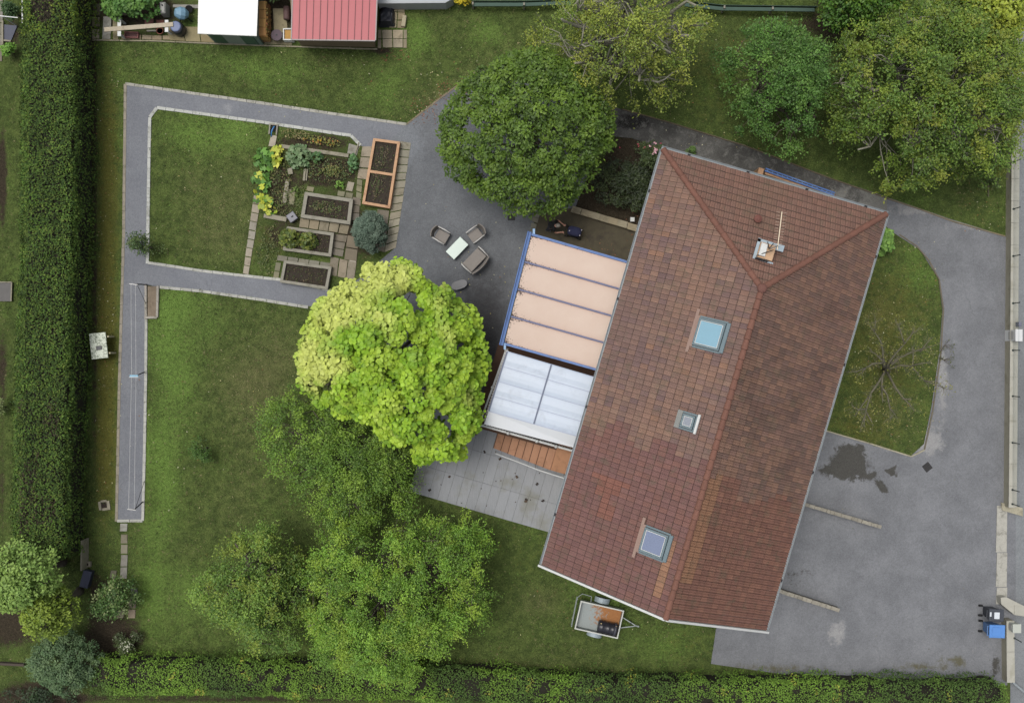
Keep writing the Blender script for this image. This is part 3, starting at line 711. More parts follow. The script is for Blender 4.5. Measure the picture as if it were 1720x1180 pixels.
WALLM = mat('render_wall', D(214, 204, 182), .9, var=.12, scale=1.2, fine=22, bump=.2, dirt=D(170, 158, 138), dirt_amt=.3)
ZINC = mat('zinc', D(160, 168, 172), .6, .1, var=.2, scale=4, fine=20, bump=.1)
WHITE = mat('white_paint', D(226, 228, 226), .5, var=.12, scale=4, fine=30, bump=.05, dirt=D(160, 156, 140), dirt_amt=.2)
GLASS = mat('window_glass', D(150, 190, 206), .08, 0, var=.05, spec=.9, bump=0)
DARKM = mat('dark_metal', D(40, 42, 46), .5, .4, var=.2)

def tile_slope(name, org, ds, dt, ls, lt, colf, cuts, seed=1, gauge=.362, roll=.105, fine=3, amp=.03, groove=.072, joint=.66):
    """interlocking tiles: rolls run down the slope, every course laps over the one below, lap shade and dirt are painted dark, side joints darker too"""
    org = Vector(org); ds = Vector(ds).normalized(); dt = Vector(dt).normalized(); n = ds.cross(dt).normalized()
    if n.z < 0: n = -n
    bm = bmesh.new(); nr = int(math.ceil(ls / (roll * 2))); nc = int(round(lt / gauge)); gauge = lt / nc
    cl = bm.faces.layers.float_color.new('col')
    tw = ls / nr; rg = random.Random(seed)
    for i in range(nc):
        for j in range(nr):
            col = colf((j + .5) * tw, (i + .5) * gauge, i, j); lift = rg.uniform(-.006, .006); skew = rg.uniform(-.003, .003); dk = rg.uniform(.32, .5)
            m = 2 * fine; rows = []
            for (tt, hh) in ((i * gauge - .03, .0), (i * gauge - .03, .055), ((i + 1) * gauge - groove, .018), ((i + 1) * gauge - .03, -.012)):
                row = []
                for k in range(m + 1):
                    s_ = j * tw + tw * (k / m) * .985
                    r = amp * (math.sin(math.pi * ((k / fine) % 1.0)) if k % fine else 0)
                    if hh == 0.0: r -= .02
                    row.append(bm.verts.new(org + ds * s_ + dt * (tt + skew) + n * (hh + r + lift)))
                rows.append(row)
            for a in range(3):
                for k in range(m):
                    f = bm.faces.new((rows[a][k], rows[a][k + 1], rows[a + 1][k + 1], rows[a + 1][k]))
                    q = dk if a != 1 else (1.16 if k == 0 else joint if k == m - 1 else 1.0)  # lap shade with dirt, and a highlight on the first rib, put into colour
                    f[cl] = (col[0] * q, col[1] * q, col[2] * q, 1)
    for co, no in cuts:
        bmesh.ops.bisect_plane(bm, geom=bm.verts[:] + bm.edges[:] + bm.faces[:], plane_co=co, plane_no=no, clear_outer=True)
    bm.normal_update()
    me = bpy.data.meshes.new(name); bm.to_mesh(me); bm.free()
    me.materials.append(mat('roof_tile', (1, 1, 1), .85, var=.3, scale=3.0, fine=24, attr=True, bump=.35, dirt=D(98, 94, 76), dirt_amt=.4))
    o = bpy.data.objects.new(name, me); C.objects.link(o); o.parent = house
    return o
def vnoise(x, y, s): return mnoise.noise(Vector((x * s, y * s, 7.7)))
rr_ = random.Random(77)
BRN = [D(129, 102, 91), D(132, 104, 92), D(124, 98, 89), D(135, 106, 92), D(120, 96, 91), D(126, 101, 91)]
RED = [D(119, 87, 81), D(122, 89, 84), D(117, 85, 81), D(123, 88, 80)]
def col_left(s_, t_, i, j):
    # one tile colour per tile, new red tiles in the lower left part
    if s_ < 6.0 + .5 * ((i // 3) % 2) + vnoise(s_, t_, 1.3) * .5:
        c = rr_.choice(RED)
        if 5.0 < t_ < 5.5 and .6 < s_ < 2.9: c = D(148, 111, 88)
        elif vnoise(s_, t_, .5) > .12 and s_ < 4.5 and t_ < 4: c = D(130, 88, 76)
    else:
        c = rr_.choice(BRN) if rr_.random() < .86 else rr_.choice([D(139, 106, 88), D(115, 92, 89), D(138, 111, 97)])
        v = vnoise(s_, t_, .45)
        if v > .2: c = tuple(a * .7 + b * .3 for a, b in zip(c, D(141, 109, 91)))
        if v < -.2: c = tuple(a * .65 + b * .35 for a, b in zip(c, D(114, 92, 89)))
    k = rr_.uniform(.94, 1.08) * 1.12; return tuple(x * k for x in c)
def col_right(s_, t_, i, j):
    low = s_ < 5.5 + vnoise(s_, t_, .9) * 1.2
    c = rr_.choice([D(129, 92, 79), D(126, 90, 78), D(134, 96, 81)]) if low else rr_.choice([D(136, 106, 91), D(129, 100, 89), D(122, 96, 85), D(137, 106, 90), D(118, 94, 85)])
    if low and t_ > 5.2 and 1.5 < s_ < 6: c = D(147, 109, 85)
    if not low and vnoise(s_ + 9, t_, .7) > .2: c = tuple(x * .84 for x in c)
    k = rr_.uniform(.92, 1.08) * 1.1; return tuple(x * k for x in c)
def col_hip(s_, t_, i, j):
    c = rr_.choice([D(125, 94, 82), D(121, 92, 81), D(128, 96, 83), D(124, 95, 83)])
    if vnoise(s_, t_, .6) > .2: c = tuple(a * .75 + b * .25 for a, b in zip(c, D(122, 99, 81)))
    k = rr_.uniform(.94, 1.06) * 1.1; return tuple(x * k for x in c)
SL = HW / math.cos(PIT)
cosP, sinP = math.cos(PIT), math.sin(PIT)
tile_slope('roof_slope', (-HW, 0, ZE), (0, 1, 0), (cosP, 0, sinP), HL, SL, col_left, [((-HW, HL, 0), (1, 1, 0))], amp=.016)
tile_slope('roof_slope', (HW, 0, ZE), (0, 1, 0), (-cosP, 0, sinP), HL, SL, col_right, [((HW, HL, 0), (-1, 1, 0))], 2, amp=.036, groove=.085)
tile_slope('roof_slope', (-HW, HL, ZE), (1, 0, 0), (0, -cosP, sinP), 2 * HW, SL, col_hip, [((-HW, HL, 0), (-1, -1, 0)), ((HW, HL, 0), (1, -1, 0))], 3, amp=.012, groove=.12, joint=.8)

def ridge_caps(a, b, r=.10, seg=.40):
    mb = MB(); a = Vector(a); b = Vector(b); L = (b - a).length; n = int(L / seg); x = (b - a) / L
    side = Vector((0, 0, 1)).cross(x).normalized(); up = x.cross(side)
    for i in range(n):
        p0 = a + x * (L * i / n - .03); p1 = a + x * (L * (i + 1) / n); k = rr_.uniform(.9, 1.08); col = tuple(q * k for q in D(130, 90, 76))
        rows = []
        for p, q in ((p0, r * 1.2), (p1, r * .9)):
            rows.append([p + side * (math.cos(t) * q * 1.15) + up * (math.sin(t) * q - .02) for t in [math.pi * e / 8 for e in range(9)]])
        base = len(mb.v); mb.v += [tuple(v) for row in rows for v in row]
        for e in range(8): mb.face((base + e, base + e + 1, base + 10 + e, base + 9 + e), col)
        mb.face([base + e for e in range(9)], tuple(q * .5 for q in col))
        q = p1 - x * .05; rows = [[q_ + side * (math.cos(t) * r * 1.1) + up * (math.sin(t) * r * .97 - .015) for t in [math.pi * e / 8 for e in range(9)]] for q_ in (q, p1 + x * .01)]
        base = len(mb.v); mb.v += [tuple(v) for row in rows for v in row]
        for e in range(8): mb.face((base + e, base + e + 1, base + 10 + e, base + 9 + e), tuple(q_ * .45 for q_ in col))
    return mb
ap = (0, HL - HW, ZR + .03)
rm = mat('ridge_tile', (1, 1, 1), .85, var=.25, scale=4, fine=30, attr=True, bump=.3)
for a, b in (((0, -.02, ZR + .03), ap), ((-HW, HL, ZE + .05), ap), ((HW, HL, ZE + .05), ap)):
    ridge_caps(a, b).build('ridge_cap', rm, house)
mb = MB(); mb.ball((0, HL - HW, ZR + .08), .2, sc=(1, 1, .6), col=D(122, 84, 74)); mb.build('ridge_finial', rm, house, smooth=True)

# gutters (half-round zinc) and white verge boards
def gutter(a, b, out):
    mb = MB(); a = Vector(a); b = Vector(b); out = Vector(out)
    prof = [(math.cos(t) * .085, math.sin(t) * .08) for t in [math.pi + math.pi * e / 8 for e in range(9)]]
    prof = prof + [(p[0] * .86, p[1] * .86) for p in prof[::-1]]
    c = out * .075
    base = len(mb.v)
    for p in (a, b):
        for (u_, w_) in prof: mb.v.append(tuple(p + c + out * u_ + Vector((0, 0, w_))))
    m = len(prof)
    for e in range(m): mb.face((base + e, base + (e + 1) % m, base + m + (e + 1) % m, base + m + e), (1, 1, 1))
    L = (b - a).length; x = (b - a) / L
    mb.bar(a - out * .03 + Vector((0, 0, -.07)), b - out * .03 + Vector((0, 0, -.07)), .03, .2)   # fascia
    g = mb.build('gutter', ZINC, house)
    for t in (.12, .38, .64, .9):
        mk = MB(); mk.box(a + x * L * t + c + Vector((0, 0, .0)), (.12, .12, .03)); mk.build('gutter_bracket', DARKM, g)
    return g
gutter((-HW, 0, ZE + .02), (-HW, HL, ZE + .02), (-1, 0, 0))
gutter((HW, 0, ZE + .02), (HW, HL, ZE + .02), (1, 0, 0))
gutter((-HW - .1, HL, ZE + .02), (HW + .1, HL, ZE + .02), (0, 1, 0))
for sx in (-1, 1):
    mb = MB(); a = Vector((sx * (HW + .14), -.06, ZE - .02)); b = Vector((0, -.06, ZR + .02))
    mb.bar(a, b, .09, .22, bev=.01); mb.build('verge_board', WHITE, house)
# walls with openings
def wall_box():
    x0, x1, y0, y1 = -HW + .5, HW - .5, .35, HL - .5
    mb = MB(); zt = ZE - .08
    mb.prism([(x0, y0), (x1, y0), (x1, y1), (x0, y1)], 0, zt)
    b = len(mb.v)
    for y in (y0, y0 + .3): mb.v += [(x0, y, zt), (x1, y, zt), (0, y, ZE + (HW - .5) * TP)]
    mb.face((b, b + 1, b + 2), (1, 1, 1)); mb.face((b + 3, b + 5, b + 4), (1, 1, 1)); mb.face((b, b + 2, b + 5, b + 3), (1, 1, 1)); mb.face((b + 1, b + 4, b + 5, b + 2), (1, 1, 1))
    mb.build('wall', WALLM, house)
    def window(c, n, wd, ht, door=False):
        c = Vector(c); n = Vector(n); s_ = Vector((-n.y, n.x, 0)); R = Matrix((s_, n, Vector((0, 0, 1)))).transposed()
        f = MB()
        for e in (-1, 1):
            f.box(c + s_ * e * (wd / 2) + n * .02, (.08, .1, ht + .08), R); f.box(c + Vector((0, 0, e * ht / 2)) + n * .02, (wd - .08, .1, .08), R)
        f.box(c + n * .02, (.05, .08, ht - .08), R)
        o = f.build('window' if not door else 'garage_door', WHITE, house)
        g = MB(); g.box(c + n * .012, (wd - .09, .03, ht - .09), R); g.build('pane', GLASS if not door else mat('garage_panel', D(190, 184, 170), .6, var=.1), o)
        sll = MB(); sll.box(c + n * .08 + Vector((0, 0, -ht / 2 - .09)), (wd + .2, .24, .06), R); sll.build('sill', mat('stone_sill', D(170, 164, 150), .9), o)
    for y in (3, 7, 11, 15): window((x1, y, 3.5), (1, 0, 0), 1.4, 1.3)
    window((x1, 2.6, 1.1), (1, 0, 0), 2.6, 2.1, True); window((x1, 6.6, 1.1), (1, 0, 0), 2.6, 2.1, True)
    for y in (2.2, 16): window((x0, y, 3.4), (-1, 0, 0), 1.2, 1.3)
    window((x0, 8.0, 2.75), (-1, 0, 0), 1.8, 2.1); window((x0, 11.8, 2.75), (-1, 0, 0), 1.6, 2.1)
    for x in (-2.2, 2.2): window((x, y0, 3.4), (0, -1, 0), 1.3, 1.3); window((x, y1, 3.4), (0, 1, 0), 1.1, 1.2)
wall_box()

# roof windows: frame, glass, flashing apron on the low side
RX = Matrix.Rotation(-PIT, 3, 'Y')
def skylight(px, py, w_, l_, glasscol, apron=True, frame=D(128, 146, 152)):
    q = on_roof(px, py); nrm_ = Vector((-sinP, 0, cosP)); R = Matrix((Vector((cosP, 0, sinP)), Vector((0, 1, 0)), nrm_)).transposed()
    def at(u_, v_, h_): return q + R @ Vector((u_, v_, h_))
    f = MB(); t = .09
    for e in (-1, 1):
        f.box(at(0, e * (w_ / 2 - t / 2), .10), (l_, t, .14), R, bev=.015)
        f.box(at(e * (l_ / 2 - t / 2), 0, .10), (t, w_ - 2 * t, .14), R, bev=.015)
    f.box(at(l_ / 2 + .1, 0, .075), (.16, w_ + .1, .10), R, bev=.01)
    for e in (-1, 1): f.box(at(0, e * (w_ / 2 + .05), .06), (l_ + .1, .07, .05), R)
    o = f.build('roof_window', mat('skylight_frame', frame, .45, .3, var=.15), house)
    g = MB(); g.box(at(0, 0, .12), (l_ - 2 * t - .04, w_ - 2 * t - .04, .02), R)
    g.build('pane', mat('skylight_glass_%d' % int(px), glasscol, .06, 0, var=.1, scale=1.5, spec=1.0, bump=0), o)
    b = MB()
    for e in (-1, 1):
        b.box(at(0, e * (w_ / 2 - t - .012), .14), (l_ - 2 * t, .022, .03), R); b.box(at(e * (l_ / 2 - t - .012), 0, .14), (.022, w_ - 2 * t - .05, .03), R)
    b.build('inner_frame', WHITE, o)
    if apron:
        a_ = MB(); a_.box(at(-l_ / 2 - .10, .0, .085), (.2, w_ + .15, .02), R, bev=.004); a_.box(at(-l_ / 2 - .16, 0, .088), (.13, w_ + .65, .02), R, bev=.004)
        a_.build('lead_apron', mat('apron', D(164, 138, 126), .8, var=.15), o)
    return o, at, R
skylight(1193, 562, 1.12, 1.16, D(140, 186, 206))
skylight(1100, 912, .98, 1.06, D(128, 140, 170))
o, at, R = skylight(1157, 708, .55, .55, D(150, 156, 166), False, D(150, 156, 150))
a_ = MB(); a_.box(at(-.42, 0, .09), (.22, .72, .02), R); a_.build('lead_apron', mat('apron_grey', D(150, 152, 148), .6, .2, var=.3, fine=14), o)
a_ = MB(); a_.box(at(.42, 0, .12), (.10, .78, .06), R); a_.build('hinge_cover', WHITE, o)

# chimney with open metal cap, vent pipe, aerial
q = on_hip(1283, 424); zc = q.z
mb = MB(); mb.box((q.x, q.y, zc - .1), (.62, .62, 1.1), col=(1, 1, 1), bev=.01)
ch = mb.build('chimney', mat('chimney_render', D(212, 176, 142), .9, var=.3, scale=5, dirt=D(150, 110, 80), dirt_amt=.5), house)
mb = MB()
for dx, dy, sx, sy in ((-.37, 0, .12, .9), (0, .37, .86, .12), (.05, -.37, .7, .07)): mb.box((q.x + dx, q.y + dy, zc + .30), (sx, sy, .04))
mb.box((q.x + .48, q.y + .32, zc + .2), (.38, .26, .03)); mb.build('flashing', mat('chimney_metal', D(166, 182, 192), .4, .4, var=.2), ch)
mb = MB(); mb.box((q.x - .16, q.y + .02, zc + .50), (.26, .5, .12), bev=.02); mb.build('flue_cap', WHITE, ch)
mb = MB()
for a, b in (((-.35, -.28, .5), (.2, .1, .66)), ((.02, .1, .6), (-.1, .36, .6)), ((.02, .1, .6), (.14, .36, .6))):
    mb.tube([(q.x + a[0], q.y + a[1], zc + a[2]), (q.x + b[0], q.y + b[1], zc + b[2])], .018, 6)
mb.box((q.x - .1, q.y - .36, zc + .42), (.5, .05, .3)); mb.build('bracket', DARKM, ch)
aer = MB(); za = zc + 1.7
ax, ay = q.x + .08, q.y + .12
M3 = Matrix.Rotation(-HRZ, 3, 'Z')
p0 = HMI @ P(1283, 424, za); p1 = HMI @ P(1290, 367, za)
aer.tube([(ax, ay, zc + .3), (ax, ay, za + .15)], .025, 8, col=D(200, 200, 196))
d_ = (p1 - p0).normalized(); sd_ = Vector((-d_.y, d_.x, 0))
o_ = Vector((ax, ay, za)); L_ = (p1 - p0).length
aer.bar(o_ - d_ * .15, o_ + d_ * L_, .035, .03, col=D(232, 216, 190))
for i in range(13):
    t = .02 + (i / 12) ** 1.25 * .96; hw = .13 + .08 * t * .4
    for e in (-1, 1): aer.bar(o_ + d_ * L_ * t + sd_ * e * .055, o_ + d_ * L_ * t + sd_ * e * (hw + .03), .014, .014, col=D(176, 156, 140))
aer.build('aerial', mat('aerial_metal', (1, 1, 1), .4, .5, attr=True, var=.1), ch)
q2 = on_hip(1270, 369)
mb = MB(); mb.lathe([(.11, -.2), (.11, .3), (.16, .3), (.16, .36), (.05, .42)], q2, 14); mb.build('vent_pipe', mat('vent_clay', D(122, 78, 68), .8), house, smooth=False)

# ------------------------------------------------------------------ terrace on the garden side: wooden deck, stairs, railing (one raised balcony)
WOODB = mat('brown_wood', D(92, 66, 50), .8, var=.35, scale=5, fine=30, bump=.4)
ZD = 1.6
def Q(px, py, z): return P(px, py, z)
deck = thing('balcony', 'raised balcony against the house with white railing and terracotta steps', 'balcony', P(900, 720, 0))
polyd = [P(838, 574, ZD), P(795, 716, ZD), P(966, 764, ZD), P(1004, 620, ZD)]
mb = MB(); mb.prism([tuple(p) for p in polyd], ZD - .16, ZD); mb.build('deck_floor', WOODB, deck, True)
for px, py in ((843, 580), (803, 712), (855, 726), (905, 741), (955, 755)):
    mb = MB(); p = P(px, py, ZD); mb.box((p.x, p.y, (ZD - .16) / 2), (.2, .2, ZD - .16)); mb.build('post', mat('concrete_post', D(168, 160, 146), .9), deck, True)
def rail(a, b, z0, posts):
    a = P(a[0], a[1], z0 + 1.0); b = P(b[0], b[1], z0 + 1.0); a0 = a - Vector((0, 0, 1.0)); d = b - a; L = d.length; n = int(L / .125)
    m1 = MB(); m1.bar(a, b, .085, .05, bev=.012); m1.bar(a - Vector((0, 0, .88)), b - Vector((0, 0, .88)), .05, .04)
    r = m1.build('railing', WHITE, deck, True)
    m2 = MB()
    for i in range(1, n): 
        p = a + d * i / n; m2.box((p.x, p.y, z0 + .53), (.05, .05, .84))
    m2.build('balusters', mat('baluster_paint', D(196, 190, 182), .6), r, True)
    for t in posts:
        m3 = MB(); p = a + d * t; m3.box((p.x, p.y, z0 + .53), (.09, .09, 1.06)); m3.ball((p.x, p.y, z0 + 1.10), .08); m3.build('newel', WHITE, r, True)
rail((805, 713), (966, 758), ZD, (0, .3, .6, .8, 1)); rail((850, 588), (805, 713), ZD, (0, .5))
TERRA = mat('terracotta', (1, 1, 1), .8, var=.22, scale=4, fine=26, attr=True, bump=.3, dirt=D(120, 86, 60), dirt_amt=.35)
# steps rise towards the house, eight treads and a landing; each tread drawn at its own height
na, nb = Vector((829, 752, 0)), Vector((926, 789, 0))
for i in range(8):
    z = ZD / 9 * (i + 1); t0, t1 = i / 8, (i + 1) / 8
    px0 = 829 + (924 - 829) * t0; px1 = 829 + (924 - 829) * t1; py0 = 752 + (789 - 752) * t0; py1 = 752 + (789 - 752) * t1
    a = P(px0, py0, z); b = P(px1, py1, z); up_ = U * 1.3
    mb = MB(); k = random.Random(i).uniform(.93, 1.07); c_ = tuple(q_ * k for q_ in D(186, 140, 110))
    mb.prism([tuple(a - V * .02), tuple(b), tuple(b + up_), tuple(a - V * .02 + up_)], z - .05, z, c_)
    mb.prism([tuple(a - V * .02), tuple(a + V * .012), tuple(a + V * .012 + up_), tuple(a - V * .02 + up_)], z - .02, z + .004, D(96, 62, 44))
    mb.prism([tuple(a + U * .03), tuple(b - V * .012 + U * .03), tuple(b - V * .012 + up_), tuple(a + up_)], max(z - .22, 0), z - .052, D(150, 108, 82))
    mb.build('step', TERRA, deck, True)
a = P(925, 789, ZD); b = P(953, 797, ZD); c_ = P(972, 735, ZD); d_ = P(942, 728, ZD)
mb = MB(); mb.prism([tuple(a), tuple(b), tuple(c_), tuple(d_)], 0, ZD + .02, D(184, 136, 102)); mb.build('landing', TERRA, deck, True)
mb = MB(); h0, h1, h2 = P(832, 761, .95), P(905, 789, 2.1), P(951, 804, 2.65)
mb.tube([h0, h1, h2], .025, 8); mb.tube([(h0.x, h0.y, 0), h0], .022, 6)
q_ = P(900, 787, 2.0); mb.tube([(q_.x, q_.y, .1), (q_.x, q_.y, 2.03)], .02, 6); mb.tube([(h2.x, h2.y, .1), h2], .022, 6)
mb.build('handrail', WHITE, deck, True)

# peach coloured canopy with blue frame
BLUEF = mat('blue_paint', D(84, 122, 184), .5, var=.2, scale=5, fine=20, bump=.1, dirt=D(60, 74, 110), dirt_amt=.5)
def canopy_mat():
    m = bpy.data.materials.new('peach_sheet'); t = nodes_of(m)
    co = t.nodes.new('ShaderNodeTexCoord').outputs['Object']
    a = t.nodes.new('ShaderNodeAttribute'); a.attribute_name = 'mask'
    sp = t.nodes.new('ShaderNodeSeparateColor'); t.links.new(a.outputs['Color'], sp.inputs[0])
    n = noise_n(t, co, 17, 3, .6); n2 = noise_n(t, co, 1.6, 4, .6); n3 = noise_n(t, co, 40, 3, .7)
    c = mix_c(t, n2, D(238, 208, 188), D(250, 226, 208))
    c = mix_c(t, math_n(t, 'MULTIPLY', sp.outputs[1], .55), c, D(226, 176, 160))
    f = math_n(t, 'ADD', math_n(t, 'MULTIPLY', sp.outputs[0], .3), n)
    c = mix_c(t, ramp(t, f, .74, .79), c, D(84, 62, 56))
    finish(t, c, .5, 0, n3, .05, .01, .4, trans=.25)
    return m
CANM = canopy_mat()
can = thing('terrace_canopy', 'peach coloured sheet canopy in a blue metal frame on the garden side of the house', 'canopy', P(950, 500, 0))
cTL, cBL = P(893, 394, 3.75), P(847, 577, 3.75); kx = 1.10
cTR = P(893, 394, 3.75) + (P(1056, 441, 4.3) - P(893, 394, 3.75)) * kx; cBR = cBL + (P(1004, 621, 4.3) - cBL) * kx
for i in range(4):
    t0, t1 = i / 4, (i + 1) / 4
    q4 = [cTL.lerp(cBL, t0), cTR.lerp(cBR, t0), cTR.lerp(cBR, t1), cTL.lerp(cBL, t1)]
    nu, nv = 30, 12; verts = []; fs = []; ms = []
    for v_ in range(nv + 1):
        for u_ in range(nu + 1):
            a, b = u_ / nu, v_ / nv
            p = q4[0].lerp(q4[1], a).lerp(q4[3].lerp(q4[2], a), b); verts.append(p - can.location - Vector((0, 0, .0)) + Vector((0, 0, .03 * math.sin(math.pi * b))))
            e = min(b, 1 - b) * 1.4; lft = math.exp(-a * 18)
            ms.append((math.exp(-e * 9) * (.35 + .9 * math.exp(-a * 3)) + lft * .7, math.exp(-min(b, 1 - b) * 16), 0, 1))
    for v_ in range(nv):
        for u_ in range(nu):
            k0 = v_ * (nu + 1) + u_; fs.append((k0, k0 + nu + 1, k0 + nu + 2, k0 + 1))
    me = bpy.data.meshes.new('roof_sheet'); me.from_pydata([tuple(v) for v in verts], [], fs)
    ca = me.attributes.new('mask', 'FLOAT_COLOR', 'POINT'); ca.data.foreach_set('color', np.array(ms, np.float32).ravel()); me.materials.append(CANM)
    o = bpy.data.objects.new('roof_sheet', me); C.objects.link(o); o.parent = can
for i in range(5):
    t = i / 4; a, b = cTL.lerp(cBL, t), cTR.lerp(cBR, t); up_ = Vector((0, 0, .035))
    mb = MB()
    if i in (0, 4):
        mb.bar(a + up_, b + up_, .10, .12, bev=.01); mb.bar(a + up_ * 2 + (U * .03 if i == 0 else -U * .03), b + up_ * 2 + (U * .03 if i == 0 else -U * .03), .035, .12)
    else: mb.bar(a + up_, b + up_, .075, .09, bev=.01)
    mb.build('rafter', BLUEF if i in (0, 4) else mat('blue_grey_paint', D(98, 104, 140), .5, var=.25, fine=18), can, True)
mb = MB(); a, b = cTL - V * .06 + U * .1, cBL - V * .06 - U * .1
mb.bar(a, b, .06, .16, bev=.01); mb.bar(a - V * .12, b - V * .12, .05, .1, bev=.01); mb.bar(a - V * .06 - Vector((0, 0, .05)), b - V * .06 - Vector((0, 0, .05)), .1, .02)
mb.build('gutter', BLUEF, can, True)
for t in (0.02, .5, .98):
    p = cTL.lerp(cBL, t); mb = MB(); mb.box((p.x, p.y, 1.85), (.1, .1, 3.7)); mb.build('post', BLUEF, can, True)
for p in (cTL + U * .12, cBL - U * .12):
    mb = MB(); mb.box((p.x + .06, p.y, 3.8), (.10, .26, .16), bev=.01); mb.build('bracket', mat('light_blue_paint', D(150, 186, 222), .5), can, True)

# white pergola roof over the balcony
pg = thing('pergola', 'pergola roof of pale translucent sheets over the balcony', 'pergola', P(900, 665, 0))
SHEET = mat('milky_sheet', D(218, 232, 250), .35, var=.06, scale=2.0, fine=12, bump=.06, dirt=D(196, 208, 226), dirt_amt=.6, trans=.2)
gTL, gBL = P(852, 590, 3.7), P(821, 690, 3.7); gTR = gTL + (P(1001, 634, 4.05) - gTL) * 1.08; gBR = gBL + (P(973, 733, 4.05) - gBL) * 1.08
def gp(u_, v_, h_=0): return gTL.lerp(gTR, u_).lerp(gBL.lerp(gBR, u_), v_) + Vector((0, 0, h_))
for u0, u1 in ((0, .455), (.47, 1)):
    mb = MB(); nv = 14
    for i in range(nv):
        v0, v1 = i / nv, (i + 1) / nv
        s0, s1 = [.025 * abs(math.sin(math.pi * 4 * q_)) for q_ in (v0, v1)]
        mb.quad([gp(u0, v0, s0), gp(u0, v1, s1), gp(u1, v1, s1), gp(u1, v0, s0)])
    mb.build('roof_sheet', SHEET, pg, True)
RL = mat('rafter_grey', D(190, 200, 222), .6, var=.15)
for i in range(5):
    mb = MB(); mb.bar(gp(0, i / 4, .02), gp(1, i / 4, .02), .035, .05); mb.build('rafter', RL, pg, True)
for u_ in (0, .462):
    mb = MB(); mb.bar(gp(u_, 0, .03), gp(u_, 1, .03), .06, .07); mb.build('beam', mat('beam_slate', D(120, 128, 150), .6), pg, True)
mb = MB(); b0, b1 = P(813, 712, 3.55), P(966, 752, 3.8)
mb.quad([gBL + Vector((0, 0, .02)), b0, b0 + (b1 - b0) * 1.1, gBR + Vector((0, 0, .02))]); 
mb.quad([gBL - Vector((0, 0, .02)), gBR - Vector((0, 0, .02)), b0 + (b1 - b0) * 1.1 - Vector((0, 0, .04)), b0 - Vector((0, 0, .04))])
mb.build('white_panel', mat('white_sheet', D(232, 236, 240), .5, var=.05), pg, True)
for (u_, v_) in ((0, 0), (0, 1)):
    p = gp(u_, v_); mb = MB(); mb.box((p.x, p.y, (3.65 + ZD) / 2), (.09, .09, 3.65 - ZD)); mb.build('post', WHITE, pg, True)
mb = MB()
for i in range(26):                                     # little frilled white edging down the garden side
    p = P(852, 586, 3.5).lerp(P(813, 708, 3.5), i / 26); mb.box(p, (.09, .05, .05))
mb.bar(P(852, 586, 3.47), P(813, 708, 3.47), .03, .03)
mb.build('trim', mat('trim_paint', D(170, 168, 164), .6), pg, True)
# ------------------------------------------------------------------ hedges
DG = [D(70, 98, 38), D(82, 112, 42), D(94, 124, 46), D(58, 82, 34), D(104, 124, 50)]
def left_patch(pos, col, rng):
    q = np.array([mnoise.noise(Vector((p[0] * .8, p[1] * .5, 2.2))) for p in pos]); q2 = np.array([mnoise.noise(Vector((p[0] * 1.7, p[1] * 1.7, 9.2))) for p in pos])
    brown = (q > .18) & (np.abs(pos[:, 0] + 20.9) < .9) & (rng.uniform(size=len(pos)) < .3) & (pos[:, 1] < -2)
    bald = (((pos[:, 0] + 20.7) / .5) ** 2 + ((pos[:, 1] - 15.3) / .8) ** 2 < 1)
    brown |= bald & (rng.uniform(size=len(pos)) < .8)
    yel = (pos[:, 1] > 14.0) & (rng.uniform(size=len(pos)) < .5)
    col = col * (1 + .55 * q2[:, None])
    col[yel] = col[yel] * np.array((1.35, 1.15, .7)); col[brown] = np.array(D(70, 62, 44)) * rng.uniform(.6, 1.4, (brown.sum(), 1))
    return rng.uniform(size=len(pos)) < np.where(bald, .55, 1), col
a0, a1 = P(79, -60, 2.6), P(77, 300, 2.6); a2, a3 = P(68, 640, 2.6), P(60, 940, 2.6)
hedge('hedge', 'tall broad dark green conifer hedge between the long lawn strip and the next garden', [(a.x, a.y) for a in (a0, a1, a2, a3)], 2.3, 2.6, 460, .10, DG, 11, left_patch, .2)
def bottom_patch(pos, col, rng):
    q = np.array([mnoise.noise(Vector((p[0] * .42, p[1] * .3, 5.2))) for p in pos]); q2 = np.array([mnoise.noise(Vector((p[0] * 1.6, p[1] * 1.6, 1.2))) for p in pos])
    br = np.array(D(136, 178, 64)); dk = np.array(D(86, 116, 54)); ye = np.array(D(168, 172, 72))
    f = np.clip((q + .22) * 2.6, 0, 1)[:, None]
    col = col * .35 + (br * f + dk * (1 - f)) * .65 * rng.uniform(.65, 1.35, (len(pos), 1))
    yl = (q2 > .42) & (rng.uniform(size=len(pos)) < .35); col[yl] = ye * rng.uniform(.6, 1.3, (yl.sum(), 1))
    hole = (q2 < -.38)
    return ~(hole & (rng.uniform(size=len(pos)) < .85)), col * (1 + .3 * q2[:, None])
hy = lambda px, py: P(px, py, 1.5)
hb = [hy(150, 1137), hy(400, 1142), hy(700, 1150), hy(860, 1160), hy(1100, 1172), hy(1400, 1174), hy(1690, 1178)]
hedge('hedge', 'low straggly mixed green hedge with yellow patches along the bottom of the garden', [(a.x, a.y) for a in hb], 1.55, 1.5, 480, .09, [D(84, 116, 44), D(66, 92, 38), D(104, 128, 52)], 12, bottom_patch, .3, T_OVAL)

